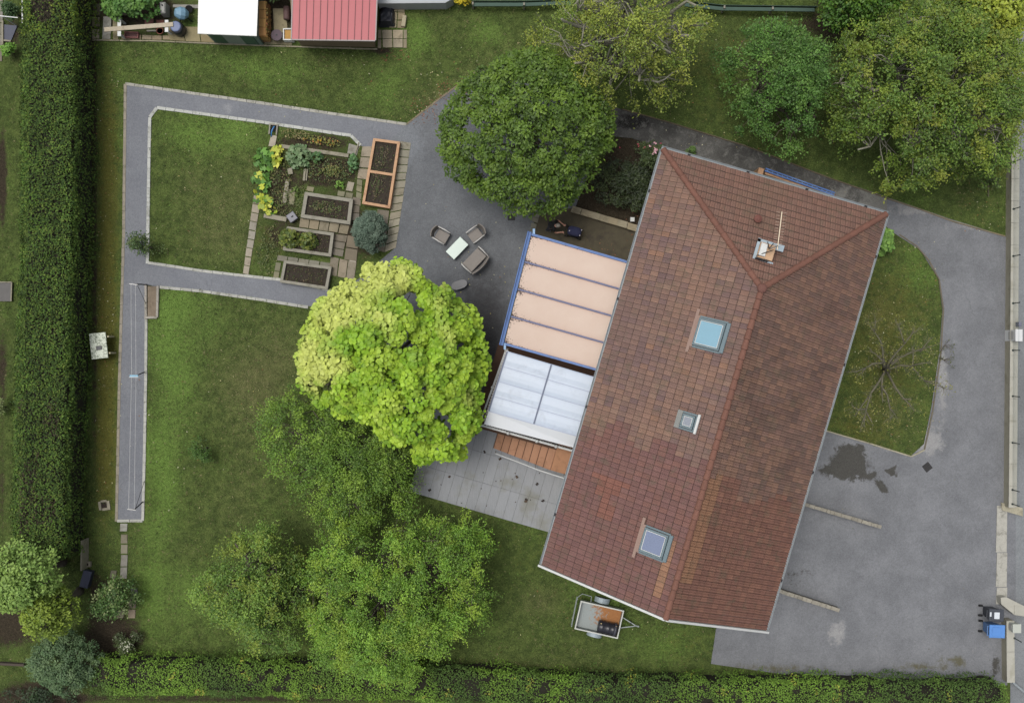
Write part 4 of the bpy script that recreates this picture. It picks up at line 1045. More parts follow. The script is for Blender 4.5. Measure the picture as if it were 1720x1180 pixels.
# ------------------------------------------------------------------ trees
def lime_f(pos, col, rng):
    X, Y = pos[:, 0] * S / 41.5 + 860, 590 - pos[:, 1] * S / 41.5
    nz = np.array([mnoise.noise(Vector((p[0] * .9, p[1] * .9, p[2] * .9))) for p in pos])
    g = lambda a, b, rx, ry: np.exp(-(((X - a) / rx) ** 2 + ((Y - b) / ry) ** 2))
    f = 1.15 * g(575, 490, 75, 45) + 1.0 * g(640, 455, 60, 35) + 1.0 * g(515, 610, 38, 50) + .9 * g(555, 620, 30, 36) + .6 * g(700, 470, 40, 35) + .5 * g(530, 550, 40, 40) + .3 * g(620, 540, 80, 60)
    f = np.clip((f + nz * .9 - .2) * 1.1, 0, .82)[:, None]; cream = np.array(D(230, 238, 128))
    low = np.clip((6.2 - pos[:, 2]) / 3, 0, .5)[:, None]
    col = col * (1 - f) + cream * f * rng.uniform(.8, 1.15, (len(pos), 1))
    return col
def lime_gap(cx, cy, rng):
    X, Y = cx * S / 41.5 + 860, 590 - cy * S / 41.5; keep = np.ones(len(cx), bool)
    for a, b, r in ((712, 640, 13), (742, 700, 15), (716, 712, 13), (600, 560, 9), (664, 520, 8), (770, 590, 10), (690, 760, 9), (640, 620, 9), (560, 560, 8)): keep &= np.hypot(X - a, Y - b) > r
    return keep
tree('lime_green_tree', 'dome shaped tree with big lime green leaves turning cream on one side', 657, 606,
     [172, 170, 166, 167, 170, 180, 184, 188, 177, 171, 171, 172, 176, 176, 165, 138, 120, 134, 158, 194, 212, 206, 175, 168], 8.2, 2.6, 310, .47, 112, .18,
     [D(172, 212, 56), D(152, 196, 50), D(188, 220, 70), D(132, 178, 46)], 'dense', 31, colf=lime_f, tmpl=T_HEART, shell=.9, gapf=lime_gap, trunk_r=.22, droop=.25, upb=.9, zc=5.5)
tree('round_tree', 'dense round dark olive green tree at the edge of the patio', 888, 213,
     [160, 156, 150, 152, 148, 156, 168, 160, 142, 148, 150, 146], 7.6, 2.0, 520, .36, 62, .15,
     [D(105, 137, 45), D(86, 116, 39), D(122, 152, 50), D(69, 96, 33)], 'dense', 32, shell=.82, trunk_r=.2, zc=5, upb=.8)
AIRY = dict(style='airy', shell=.6, clump_jit=.34)
def branchy(seed): return {}
tree('yellowing_tree', 'open feathery tree with yellowing leaves and pale bare branches by the back fence', 1048, 68,
     [165, 148, 121, 121, 132, 148, 165, 138, 121, 116, 116, 143], 8.5, 2.2, 220, .55, 84, .105,
     [D(161, 176, 73), D(136, 156, 63), D(175, 183, 74), D(111, 139, 56)], seed=33, bark=BARK_PALE, limbs=18, branch_r=1.2, limb_h=1.0, **AIRY)
tree('blue_green_tree', 'loose blue green leaved tree between two lawns beside the back path', 1308, 142,
     [102, 102, 95, 102, 110, 106, 106, 102, 112, 112, 106, 102], 6.5, 1.2, 200, .48, 126, .105, [D(103, 147, 64), D(88, 130, 55), D(127, 167, 76), D(75, 112, 49)], seed=34, droop=.2, **AIRY)
tree('spreading_tree', 'widest spreading tree of mixed olive green leaves in the corner by the road wall', 1545, 170,
     [180, 172, 165, 168, 178, 182, 184, 178, 156, 165, 155, 184], 8.0, 1.6, 500, .50, 133, .115, [D(124, 152, 57), D(143, 165, 62), D(104, 138, 59), D(159, 166, 65), D(94, 125, 53)], seed=35, bark=BARK_PALE, limbs=15, wts=[3, 2, 3, 1, 2], **AIRY)
tree('yellow_green_tree', 'bright yellow green tree overhanging the top corner of the road wall', 1650, 2,
     [90, 90, 80, 80, 84, 84, 80, 70, 80, 96, 100, 86], 7.0, 3.0, 140, .5, 80, .17, [D(172, 188, 66), D(154, 176, 60), D(189, 201, 77)], 'dense', seed=36)
tree('dark_green_tree', 'dark green bushy tree at the back fence with yellow sprigs on top', 1428, -6,
     [100, 76, 60, 60, 60, 70, 80, 66, 62, 66, 76, 96], 5.5, 1.5, 130, .5, 80, .15, [D(88, 135, 46), D(78, 119, 43), D(110, 150, 49), D(159, 178, 55)], 'dense', seed=37, wts=[4, 4, 3, 1])
tree('plum_tree', 'broad fresh green fruit tree standing in the lower lawn near the bottom hedge', 655, 995,
     [194, 181, 157, 162, 151, 162, 173, 173, 162, 167, 162, 173], 6.8, 1.2, 480, .48, 161, .09, [D(135, 182, 66), D(118, 163, 60), D(153, 194, 72), D(104, 142, 56), D(165, 194, 70)], seed=38, droop=.05, **AIRY)
tree('fruit_tree', 'shaggy dark green fruit tree tucked under the lime green tree', 590, 768,
     [148, 132, 110, 110, 138, 165, 176, 154, 143, 138, 127, 138], 4.6, .9, 300, .50, 133, .09, [D(133, 171, 62), D(108, 145, 54), D(153, 186, 71), D(93, 128, 52)], seed=39, **AIRY)
tree('apple_tree', 'thin yellow tipped fruit tree between the lawn and the broad fruit tree', 440, 985,
     [112, 90, 90, 106, 123, 118, 125, 106, 106, 118, 123, 106], 5.2, 1.3, 210, .50, 126, .105, [D(138, 172, 72), D(118, 156, 66), D(154, 172, 70), D(102, 138, 62)], seed=40, limbs=12, branch_r=1.3, **AIRY)
tree('pale_green_tree', 'pale grey green tree overlapping the end of the tall hedge', 50, 968,
     [62, 60, 62, 60, 70, 80, 80, 70, 60, 56, 52, 56], 5.5, 2.0, 110, .48, 70, .15, [D(148, 182, 88), D(125, 161, 74), D(162, 192, 96)], 'dense', seed=41)
tree('moss_green_tree', 'yellow green feathery tree between the pale tree and the round blue green bush', 92, 1015,
     [46, 46, 40, 40, 40, 40, 44, 48, 56, 60, 50, 46], 4.6, 1.6, 80, .42, 70, .14, [D(134, 159, 54), D(115, 141, 50), D(152, 174, 61)], 'dense', seed=42)
shrub('round_bush', 'rounded blue green bush with small leaves at the bottom left corner', 108, 1112, [64, 62, 56, 60, 62, 62, 62, 56, 52, 60, 60, 56], 2.6, 150, .28, 90, .10, [D(98, 128, 84), D(84, 112, 74), D(120, 146, 98)], 43)
shrub('leggy_shrub', 'leggy shrub with pale variegated leaves at the end of the slab path', 192, 1003, [36, 40, 36, 34, 32, 34, 38, 40, 34, 36, 32, 30], 1.9, 50, .28, 60, .11, [D(94, 131, 59), D(136, 163, 94), D(74, 106, 52), D(186, 198, 136)], 44, wts=[4, 2, 4, 1], style='airy')
shrub('flowering_shrub', 'low dark shrub with white flowers beside the bottom hedge', 215, 1075, [22, 26, 22, 20, 20, 24, 26, 22, 24, 26, 24, 20], .8, 26, .22, 44, .09, [D(91, 109, 59), D(71, 86, 49), D(248, 248, 223)], 45, wts=[5, 5, .5])
shrub('blue_conifer', 'dense oval blue grey conifer beside the vegetable beds', 621, 388, [31, 32, 34, 38, 36, 32, 31, 32, 38, 40, 36, 33], 1.8, 160, .17, 90, .085, [D(104, 124, 106), D(88, 108, 92), D(124, 142, 124)], 46, matl=LEAF_MATT)
shrub('sapling', 'small bushy sapling alone in the middle of the long lawn', 341, 754, [18, 20, 18, 22, 20, 18, 20, 16, 16, 18, 18, 16], 1.3, 22, .2, 40, .09, [D(101, 138, 59), D(79, 114, 49)], 47, style='airy')
shrub('rose_sapling', 'leaning green sapling growing over the crossing of the garden paths', 243, 412, [26, 16, 12, 18, 28, 30, 20, 14, 14, 18, 22, 24], 1.6, 26, .26, 42, .10, [D(86, 114, 64), D(66, 91, 52), D(109, 128, 69)], 48, style='airy', clump_jit=.3)
# house corner and rose bed
ROSE = [D(76, 96, 54), D(62, 76, 44), D(94, 111, 62)]
shrub('rose_bush', 'rose bush with pale pink flowers above the top corner of the house', 1095, 262, [30, 28, 26, 30, 34, 30, 30, 26, 28, 30, 28, 28], 1.5, 34, .28, 50, .10, ROSE, 49)
shrub('dark_shrub', 'dark leaved shrub in the earth bed between round tree and house', 1062, 312, [34, 38, 46, 50, 56, 70, 74, 66, 50, 50, 44, 36], 1.3, 110, .3, 60, .10, [D(59, 74, 44), D(47, 59, 37), D(76, 91, 49)], 50)
shrub('hydrangea', 'large leaved bright green plant at the far corner of the roof', 1485, 402, [14, 14, 16, 20, 16, 14, 14, 14, 22, 28, 20, 14], 1.2, 22, .22, 26, .16, [D(121, 168, 76), D(99, 143, 64), D(146, 188, 91)], 51, tmpl=T_HEART)
shrub('creeper', 'leafy vine hanging over the neighbour terrace by the plank', 222, 10, [56, 50, 30, 30, 40, 52, 54, 40, 20, 18, 20, 40], 1.6, 70, .28, 46, .13, [D(91, 138, 59), D(71, 114, 52), D(119, 161, 74)], 52, tmpl=T_LOBE)
shrub('neighbour_shrub', 'dark shrub in the top left corner of the photo', 20, 18, [14, 14, 14, 14, 16, 14, 14, 14, 14, 16, 16, 14], 1.5, 26, .22, 44, .10, [D(76, 109, 59), D(62, 91, 52)], 53)
shrub('bright_shrub', 'bright green strappy plant against the hedge below the dark shrub', 16, 85, [12, 12, 14, 14, 12, 12, 12, 12, 12, 14, 14, 12], .9, 14, .2, 34, .13, [D(133, 181, 71), D(109, 156, 59)], 54, tmpl=T_OVAL)
shrub('grey_shrub', 'pale leaved weed beside the hedge on the neighbour side', 2, 684, [10, 8, 14, 22, 10, 8, 8, 8, 14, 18, 10, 8], .9, 14, .18, 26, .10, [D(148, 163, 104), D(119, 136, 81)], 55)
shrub('flower_bush', 'small bush with yellow flowers at the back fence', 775, -1, [18, 14, 12, 12, 14, 18, 14, 12, 12, 10, 12, 14], 1.0, 18, .2, 40, .09, [D(248, 223, 49), D(220, 198, 49), D(136, 148, 62)], 56, wts=[3, 2, 1])
shrub('climber', 'dark bushes behind the two sheds', 462, -14, [40, 20, 16, 16, 20, 34, 34, 20, 18, 18, 20, 34], 2.0, 34, .28, 44, .12, [D(64, 86, 47), D(81, 106, 54)], 57)
shrub('weed', 'tuft of green weeds poking out under the top eave of the house', 1162, 253, [16, 10, 6, 6, 8, 14, 14, 8, 6, 6, 8, 12], .5, 12, .14, 26, .08, [D(114, 148, 69), D(94, 124, 59)], 58)
shrub('edge_bush', 'olive bush leaning over the road wall below the spreading tree', 1672, 170, [26, 40, 46, 40, 26, 22, 24, 28, 50, 60, 56, 34], 3.2, 90, .34, 50, .13, [D(124, 133, 54), D(101, 116, 52), D(148, 153, 64)], 59, style='airy')
shrub('low_bush', 'dark plants in the planting strip at the foot of the road wall', 1668, 300, [8, 14, 26, 30, 16, 8, 8, 14, 26, 30, 16, 8], .6, 26, .18, 30, .09, [D(91, 111, 52), D(71, 89, 44)], 60)
shrub('ivy', 'dark ivy mound at the very bottom left edge below the round bush', 60, 1176, [70, 40, 22, 22, 40, 60, 60, 40, 22, 22, 30, 50], .8, 50, .26, 40, .10, [D(62, 86, 49), D(49, 69, 42)], 61)

# flowers of the rose bush
rng = np.random.default_rng(8); rb = [o for o in C.objects if o.name == 'rose_bush'][0]
def flowers(root, px, py, rx, ry, z, n, col, size, seed):
    rng = np.random.default_rng(seed); c = P(px, py, z); k = (H - z) / S
    cp = np.stack([c.x + rng.normal(size=n) * rx * k, c.y + rng.normal(size=n) * ry * k, np.full(n, z) + rng.uniform(-.1, .15, n)], 1)
    pos = np.repeat(cp, 7, 0) + rng.normal(size=(n * 7, 3)) * size * .25
    return leaves('blossom', pos, np.array((0, 0, 1.)) + rng.normal(size=pos.shape) * .5, size * rng.uniform(.6, 1, len(pos)), palette([col], len(pos), rng, .2), T_OVAL, rng, LEAF_MATT, root)
flowers(rb, 1099, 251, 5, 9, 1.65, 12, D(250, 198, 208), .10, 1)
flowers(rb, 1080, 246, 16, 4, 1.5, 6, D(186, 86, 99), .08, 2)

# ------------------------------------------------------------------ bare tree on the lawn island, limbs traced from their forks
def bare_tree():
    rng = np.random.default_rng(70); f = 4.536
    def c(x, y, z): return P(1400 + x / f, 500 + y / f, z)
    base = c(385, 545, 0); root = thing('bare_tree', 'nearly leafless tree with pale crooked limbs on the lawn island beside the house', 'tree', base)
    lim = [[(400, 540), (380, 470), (375, 400), (360, 330), (310, 255), (260, 185)], [(400, 540), (430, 480), (470, 430), (540, 350), (600, 270), (660, 230)], [(540, 350), (525, 300), (510, 255), (478, 175)],
           [(400, 545), (450, 500), (500, 460), (590, 415), (680, 385), (765, 365)], [(400, 545), (460, 530), (520, 512), (600, 525), (655, 590), (725, 665)], [(600, 525), (608, 450), (600, 370)], [(690, 632), (780, 636), (850, 700)],
           [(395, 545), (375, 495), (300, 500), (250, 530), (210, 572)], [(380, 500), (360, 465), (330, 435), (280, 400)], [(395, 550), (372, 600), (368, 680), (410, 740), (430, 840), (465, 885), (415, 925)], [(368, 690), (374, 800)],
           [(395, 550), (345, 640), (285, 725), (255, 830), (240, 900), (232, 970)], [(248, 865), (305, 970)], [(250, 870), (207, 985)], [(252, 845), (190, 850), (135, 815)], [(400, 550), (470, 680), (520, 750), (580, 812), (615, 860)],
           [(660, 410), (700, 360), (730, 320)], [(600, 515), (660, 500), (745, 490)], [(430, 500), (470, 470), (500, 440)], [(690, 632), (770, 655), (840, 690)], [(540, 770), (600, 772)], [(310, 255), (318, 210), (325, 160)], [(250, 530), (180, 560), (100, 565)], [(285, 725), (240, 790), (160, 900)]]
    mt = MB(); mt.tube([base - Vector((0, 0, .1)), base + Vector((0, 0, .3)), c(392, 545, 1.0)], [.15, .10, .06], 10); mt.build('trunk', BARK, root, True, smooth=True)
    mb = MB(); lp, ln = [], []
    def zof(x, y): return 1.0 + min(2.4, 1.9 * (math.hypot(x - 392, y - 545) / 330) ** .8)
    for L in lim:
        d0 = math.hypot(L[0][0] - 392, L[0][1] - 545); pts = [c(x, y, zof(x, y)) for x, y in L]; r0 = .055 if d0 < 60 else .032
        mb.tube(pts, [r0 * (1 - i / (len(pts) - 1)) + .008 for i in range(len(pts))], 6)
        for i in range(1, len(pts)):
            for _ in range(14 if i > 1 else 3):
                p = pts[i - 1].lerp(pts[i], rng.uniform()); d = (pts[i] - pts[i - 1]).normalized() * .5 + Vector(rng.normal(size=3)) * .55; d.z = abs(d.z) * .5
                l_ = rng.uniform(.15, .5); e = p + d.normalized() * l_; mb.tube([p, p.lerp(e, .5) + Vector(rng.normal(size=3)) * .03, e], [.007, .005, .003], 4)
                if rng.uniform() < .6:
                    for _k in range(rng.integers(1, 5)): lp.append(e + Vector(rng.normal(size=3)) * .08)
    mb.build('branch', mat('bark_grey', D(124, 120, 102), .9, var=.5, scale=6, fine=30, bump=.5), root, True, smooth=True)
    lp += [c(*q, 3) + Vector(rng.normal(size=3)) * .1 for q in [(380, 350), (190, 640), (180, 620), (440, 980), (320, 850)] for _ in range(16)]
    lp = np.array([tuple(p) for p in lp]); leaves('crown', lp, np.array((0, 0, 1.)) + rng.normal(size=lp.shape) * .5, rng.uniform(.05, .1, len(lp)), palette([D(140, 146, 60), D(120, 128, 70), D(160, 156, 90)], len(lp), rng), T_OVAL, rng, LEAF, root)
bare_tree()
# two thin weeds at the drive edge
for i, (px, py, lab) in enumerate([(1585, 580, 'upper of two twiggy weeds at the edge of the drive'), (1584, 604, 'lower of two twiggy weeds at the edge of the drive')]):
    rng = np.random.default_rng(80 + i); c = P(px, py); mb = MB(); tips = []
    for k in range(9):
        a = rng.uniform(-.9, .9) if k % 2 else rng.uniform(0, 6.3); l_ = rng.uniform(.15, .5); e = c + Vector((math.cos(a) * l_, math.sin(a) * l_, rng.uniform(.1, .35))); mb.tube([c, c.lerp(e, .5) + Vector((0, 0, .06)), e], [.012, .008, .004], 4); tips.append(e)
    r_ = thing('weed', lab, 'weed', c, 0, 'twiggy weeds at the drive edge'); mb.build('stem', BARK, r_, True)
    lp = np.array([tuple(t + Vector(rng.normal(size=3)) * .07) for t in tips for _ in range(7)]); leaves('foliage', lp, np.array((0, 0, 1.)) + rng.normal(size=lp.shape) * .6, rng.uniform(.04, .08, len(lp)), palette([D(90, 96, 60), D(110, 116, 60)], len(lp), rng), T_OVAL, rng, LEAF, r_)

# ------------------------------------------------------------------ vegetable plot planting
def patch(name, label, cat, px, py, rx, ry, h, n, size, cols, seed, tmpl=T_LOBE, group=None, wts=None, tilt=0.0):
    rng = np.random.default_rng(seed); c = P(px, py); k = H / S
    th = rng.uniform(0, 2 * np.pi, n); r = np.sqrt(rng.uniform(0, 1, n)); x = r * np.cos(th) * rx * k; y = r * np.sin(th) * ry * k
    if tilt: x, y = x * math.cos(tilt) - y * math.sin(tilt), x * math.sin(tilt) + y * math.cos(tilt)
    z = .05 + h * np.sqrt(np.maximum(0, 1 - r ** 2)) * rng.uniform(.3, 1, n)
    root = thing(name, label, cat, (c.x, c.y, 0), 0, group)
    pos = np.stack([c.x + x, c.y + y, z], 1); nor = np.array((0, 0, 1.)) + rng.normal(size=pos.shape) * .4
    leaves('foliage', pos, nor, size * rng.uniform(.55, 1.2, n), palette(cols, n, rng, .25, wts), tmpl, rng, LEAF, root)
    mb = MB()
    for i in range(0, n, max(1, n // 24)): mb.tube([(c.x + x[i] * .3, c.y + y[i] * .3, 0), (c.x + x[i] * .7, c.y + y[i] * .7, z[i] * .7), tuple(pos[i])], [.012, .009, .006], 4, D(96, 112, 60))
    mb.build('stem', mat('green_stem', (1, 1, 1), .7, attr=True), root, True)
    return root
PG = [D(96, 142, 64), D(114, 161, 69)]; PY = [D(202, 211, 75), D(225, 225, 96), D(172, 195, 69)]
patch('pumpkin_plant', 'big leaved green pumpkin plant at the top of the vegetable plot', 'plant', 447, 268, 17, 18, .5, 46, .34, PG, 101)
patch('pumpkin_plant', 'yellow leaves of a pumpkin plant in the top of the vegetable plot', 'plant', 466, 262, 10, 20, .45, 26, .30, PY, 102)
patch('pumpkin_plant', 'yellow green pumpkin leaf cluster at the lawn edge, halfway down the plot', 'plant', 440, 308, 14, 22, .4, 34, .32, PG + PY[:1], 103)
patch('pumpkin_plant', 'trailing pumpkin plant with lime leaves near the concrete strip', 'plant', 450, 345, 22, 12, .35, 34, .30, PG + PY, 104, tilt=-.6)
patch('squash_plant', 'grey green squash plant in the middle of the plot beside the stone strips', 'plant', 503, 264, 20, 20, .6, 110, .22, [D(128, 156, 110), D(105, 138, 89), D(147, 172, 124)], 105)
patch('tomato_plant', 'green plant clump in the upper bed next to the squash', 'plant', 534, 266, 9, 10, .6, 50, .14, [D(82, 121, 71), D(98, 138, 75)], 106)
patch('tomato_plant', 'row of leafy greens on the right of the vegetable plot', 'plant', 594, 276, 8, 16, .6, 70, .14, [D(94, 135, 85), D(110, 151, 92)], 107)
patch('lettuce_plant', 'bright green salad plant above the concrete beds', 'plant', 571, 311, 9, 7, .3, 50, .12, [D(140, 184, 75), D(119, 165, 66)], 108, T_OVAL)
patch('herb_plant', 'olive green herbs in the middle bed of the plot', 'plant', 555, 287, 20, 10, .3, 120, .11, [D(126, 138, 71), D(105, 119, 62), D(147, 142, 80)], 109, T_OVAL)
patch('flower_plant', 'orange and yellow flowering plants in the top bed by the path', 'plant', 540, 238, 34, 8, .3, 150, .11, [D(151, 147, 75), D(121, 131, 66), D(202, 138, 71), D(218, 184, 69)], 110, T_OVAL, wts=[4, 5, 1, 1], tilt=-.15)
patch('dry_plant', 'dried straw coloured plants at the left of the top bed', 'plant', 497, 226, 26, 8, .25, 130, .10, [D(172, 158, 114), D(140, 135, 82), D(119, 128, 69)], 111, T_OVAL, tilt=-.15)
patch('bean_plant', 'upright green seedling beside the small stone strip', 'plant', 497, 322, 7, 9, .3, 28, .12, [D(112, 140, 59)], 112, T_OVAL)
patch('weed_patch', 'low weeds over the lower left of the vegetable plot', 'weeds', 452, 420, 18, 42, .12, 260, .09, [D(105, 119, 64), D(126, 128, 75), D(87, 105, 55)], 113, T_OVAL, tilt=-.15)
patch('weed_patch', 'low weeds between the stone strips in the middle of the plot', 'weeds', 492, 340, 34, 30, .12, 300, .09, [D(112, 119, 66), D(128, 124, 78), D(92, 105, 55)], 114, T_OVAL)
w_ = patch('weed_patch', 'sparse green weeds growing in the upper concrete bed', 'weeds', 549, 349, 28, 10, .12, 190, .09, [D(104, 118, 64), D(84, 102, 54), D(124, 114, 80)], 131, T_OVAL, tilt=-.15); w_.location.z = .2
w_ = patch('weed_patch', 'small weeds scattered over the soil of the timber bed', 'weeds', 640, 290, 13, 46, .12, 170, .08, [D(92, 104, 58), D(110, 96, 72), D(128, 118, 88)], 132, T_OVAL, tilt=-.15); w_.location.z = .26
patch('weed_patch', 'mixed low greenery between the upper stone edging and the concrete bed', 'weeds', 548, 285, 44, 22, .2, 420, .10, [D(104, 118, 62), D(84, 104, 54), D(134, 126, 80), D(70, 88, 48)], 133, T_OVAL, tilt=-.15)
patch('weed_patch', 'sprawling greenery among the pumpkin plants at the lawn edge', 'weeds', 470, 310, 20, 46, .18, 260, .11, [D(110, 120, 62), D(130, 122, 78), D(88, 106, 54)], 134, T_OVAL, tilt=-.1)
# ------------------------------------------------------------------ raised beds and stone strips
CONC = mat('bed_concrete', D(158, 154, 140), .9, var=.35, scale=4, fine=26, bump=.4, dirt=D(112, 110, 92), dirt_amt=.6)
TIMB = mat('new_timber', D(204, 162, 124), .7, var=.3, scale=6, fine=34, bump=.25, dirt=D(150, 94, 62), dirt_amt=.5)
SOILM = mat('bed_soil', D(62, 54, 45), .95, var=.8, scale=8, fine=34, bump=.9, dirt=D(36, 30, 26), dirt_amt=.7)
def raised_bed(name, label, q, t, h, material, cross=False, z_top=None):
    """q: four outer corner pixels (at the rim height), clockwise from top left"""
    c = [P(*p, h) for p in q]; cen = sum(c, Vector()) / 4; root = thing(name, label, 'raised bed', (cen.x, cen.y, 0))
    inn = []
    for i in range(4):
        a, b, d = c[i], c[(i + 1) % 4], c[(i - 1) % 4]
        inn.append(a + (b - a).normalized() * t + (d - a).normalized() * t)
    for i in range(4):
        j = (i + 1) % 4; mb = MB(); g = .004
        o1, o2, i1, i2 = c[i], c[j], inn[i], inn[j]; d = (o2 - o1).normalized() * g
        mb.prism([tuple(o1 + d), tuple(o2 - d), tuple(i2 - d), tuple(i1 + d)], 0, h + (.002 if i % 2 else 0))
        mb.build('side_board', material, root, True)
    if cross:
        a, b = inn[0].lerp(inn[3], .5), inn[1].lerp(inn[2], .5); mb = MB(); mb.bar(a - Vector((0, 0, .08)), b - Vector((0, 0, .08)), t, .17); mb.build('cross_board', material, root, True)
    # earth, uneven
    rng = random.Random(int(q[0][0])); mb = MB(); nu, nv = 16, 10
    b0 = len(mb.v)
    for v_ in range(nv + 1):
        for u_ in range(nu + 1):
            p = inn[0].lerp(inn[1], u_ / nu).lerp(inn[3].lerp(inn[2], u_ / nu), v_ / nv); mb.v.append((p.x, p.y, h - .13 + rng.uniform(-.025, .03)))
    for v_ in range(nv):
        for u_ in range(nu):
            k = v_ * (nu + 1) + u_; mb.face((k, k + nu + 1, k + nu + 2, k + 1), (1, 1, 1))
    mb.build('soil', SOILM, root, True, smooth=True)
    g = np.random.default_rng(int(q[0][0])); n = 260; uv = g.uniform(.04, .96, (n, 2)); pp = []
    for u_, v_ in uv: p = inn[0].lerp(inn[1], u_).lerp(inn[3].lerp(inn[2], u_), v_); pp.append((p.x, p.y, h - .08))
    leaves('seedlings', np.array(pp), np.array((0, 0, 1.)) + g.normal(size=(n, 3)) * .6, g.uniform(.03, .10, n), palette([D(92, 104, 60), D(122, 108, 82), D(76, 92, 52), D(90, 76, 62)], n, g), T_OVAL, g, LEAF_MATT, root)['kind'] = 'stuff'
    HARD.append(list(q)); return root
raised_bed('raised_bed', 'double raised bed of new orange timber with dark soil', [(627, 232), (672, 238), (655, 350), (608, 342)], .12, .42, TIMB, True)
raised_bed('raised_bed', 'upper concrete raised bed, nearly empty, beside the timber bed', [(512, 322), (593, 334), (588, 377), (505, 365)], .16, .35, CONC)
raised_bed('raised_bed', 'middle concrete raised bed overgrown with a leafy green plant', [(482, 380), (561, 391), (556, 431), (475, 420)], .14, .35, CONC)
raised_bed('raised_bed', 'lowest concrete raised bed with bare soil by the lower path', [(477, 437), (557, 448), (550, 486), (470, 474)], .13, .35, CONC)
patch('currant_bush', 'bushy green plant spilling out of the middle concrete bed', 'plant', 489, 402, 18, 16, .75, 210, .15, [D(112, 128, 52), D(90, 110, 46), D(132, 142, 60)], 120)
patch('currant_bush', 'right half of the green planting in the middle concrete bed', 'plant', 520, 406, 16, 14, .7, 190, .15, [D(112, 128, 52), D(90, 110, 46), D(130, 138, 58)], 121)
for o in C.objects:
    if o.name.startswith('currant_bush'): o.location.z = .2
STRIP = mat('strip_stone', D(158, 152, 134), .9, var=.35, scale=4, fine=26, dirt=D(110, 106, 80), dirt_amt=.6, bump=.4)
for i, (a, b, wd, lab) in enumerate([((473, 246), (586, 262), .17, 'long pale stone edging crossing the top of the vegetable plot'), ((487, 283), (489, 293), .22, 'short stone block under the squash plant'), ((478, 341), (484, 302), .19, 'upright stone strip between pumpkin and weeds'),
        ((511, 304), (513, 284), .10, 'thin stone strip beside the squash plant, left of a pair'), ((515, 304), (517, 284), .06, 'thin stone strip beside the squash plant, right of a pair'), ((444, 362), (482, 369), .22, 'stone strip ending at the grey lantern'), ((596, 262), (603, 240), .05, 'narrow plank edging by the chamfered corner of the plot')]):
    p, q = P(*a), P(*b); mb = MB(); mb.bar(p + Vector((0, 0, .05)), q + Vector((0, 0, .05)), wd, .12, bev=.012); c0 = (p + q) / 2
    tag(mb.build('edging_stone', STRIP, loc=(c0.x, c0.y, 0)), lab, 'edging stone', 'stone edgings of the vegetable plot')
# grey lantern like box
c = P(493, 366); r = thing('compost_bin', 'small square grey box with a dark knob among the raised beds', 'box', c, math.radians(35))
m1 = MB(); m1.box((0, 0, .17), (.36, .36, .34), bev=.03, taper=.9); m1.build('body', mat('grey_plastic', D(112, 112, 122), .5, var=.15), r)
m1 = MB(); m1.box((0, 0, .36), (.40, .40, .05), bev=.02); m1.build('lid', mat('grey_plastic_lid', D(128, 128, 136), .5, var=.15), r)
m1 = MB(); m1.box((0.03, 0, .40), (.1, .05, .05), bev=.01); m1.build('knob', DARKM, r)
# water point with blue hose
c = P(460, 216); r = thing('water_tap', 'garden water point in a small stone pit with a blue hose', 'water tap', c, math.radians(-6))
m1 = MB()
for sx in (-1, 1): m1.box((sx * .17, -.05, .06), (.06, .5, .14))
m1.box((0, .17, .06), (.28, .06, .14)); m1.build('pit_wall', CONC, r)
m1 = MB(); m1.box((0, 0, .01), (.28, .3, .03)); m1.build('pit_floor', mat('dark_pit', D(46, 44, 42), .9), r)
m1 = MB(); m1.tube([(0.06, .1, .05), (.05, .05, .2), (0, -.08, .24), (-.05, -.25, .18), (-.06, -.4, .06)], .028, 8); m1.build('hose', mat('blue_hose', D(70, 140, 206), .4, var=.1), r, smooth=True)
m1 = MB(); m1.tube([(-.02, .05, 0), (-.02, .02, .3), (-.05, -.4, .03)], .012, 6); m1.build('pipe', DARKM, r)

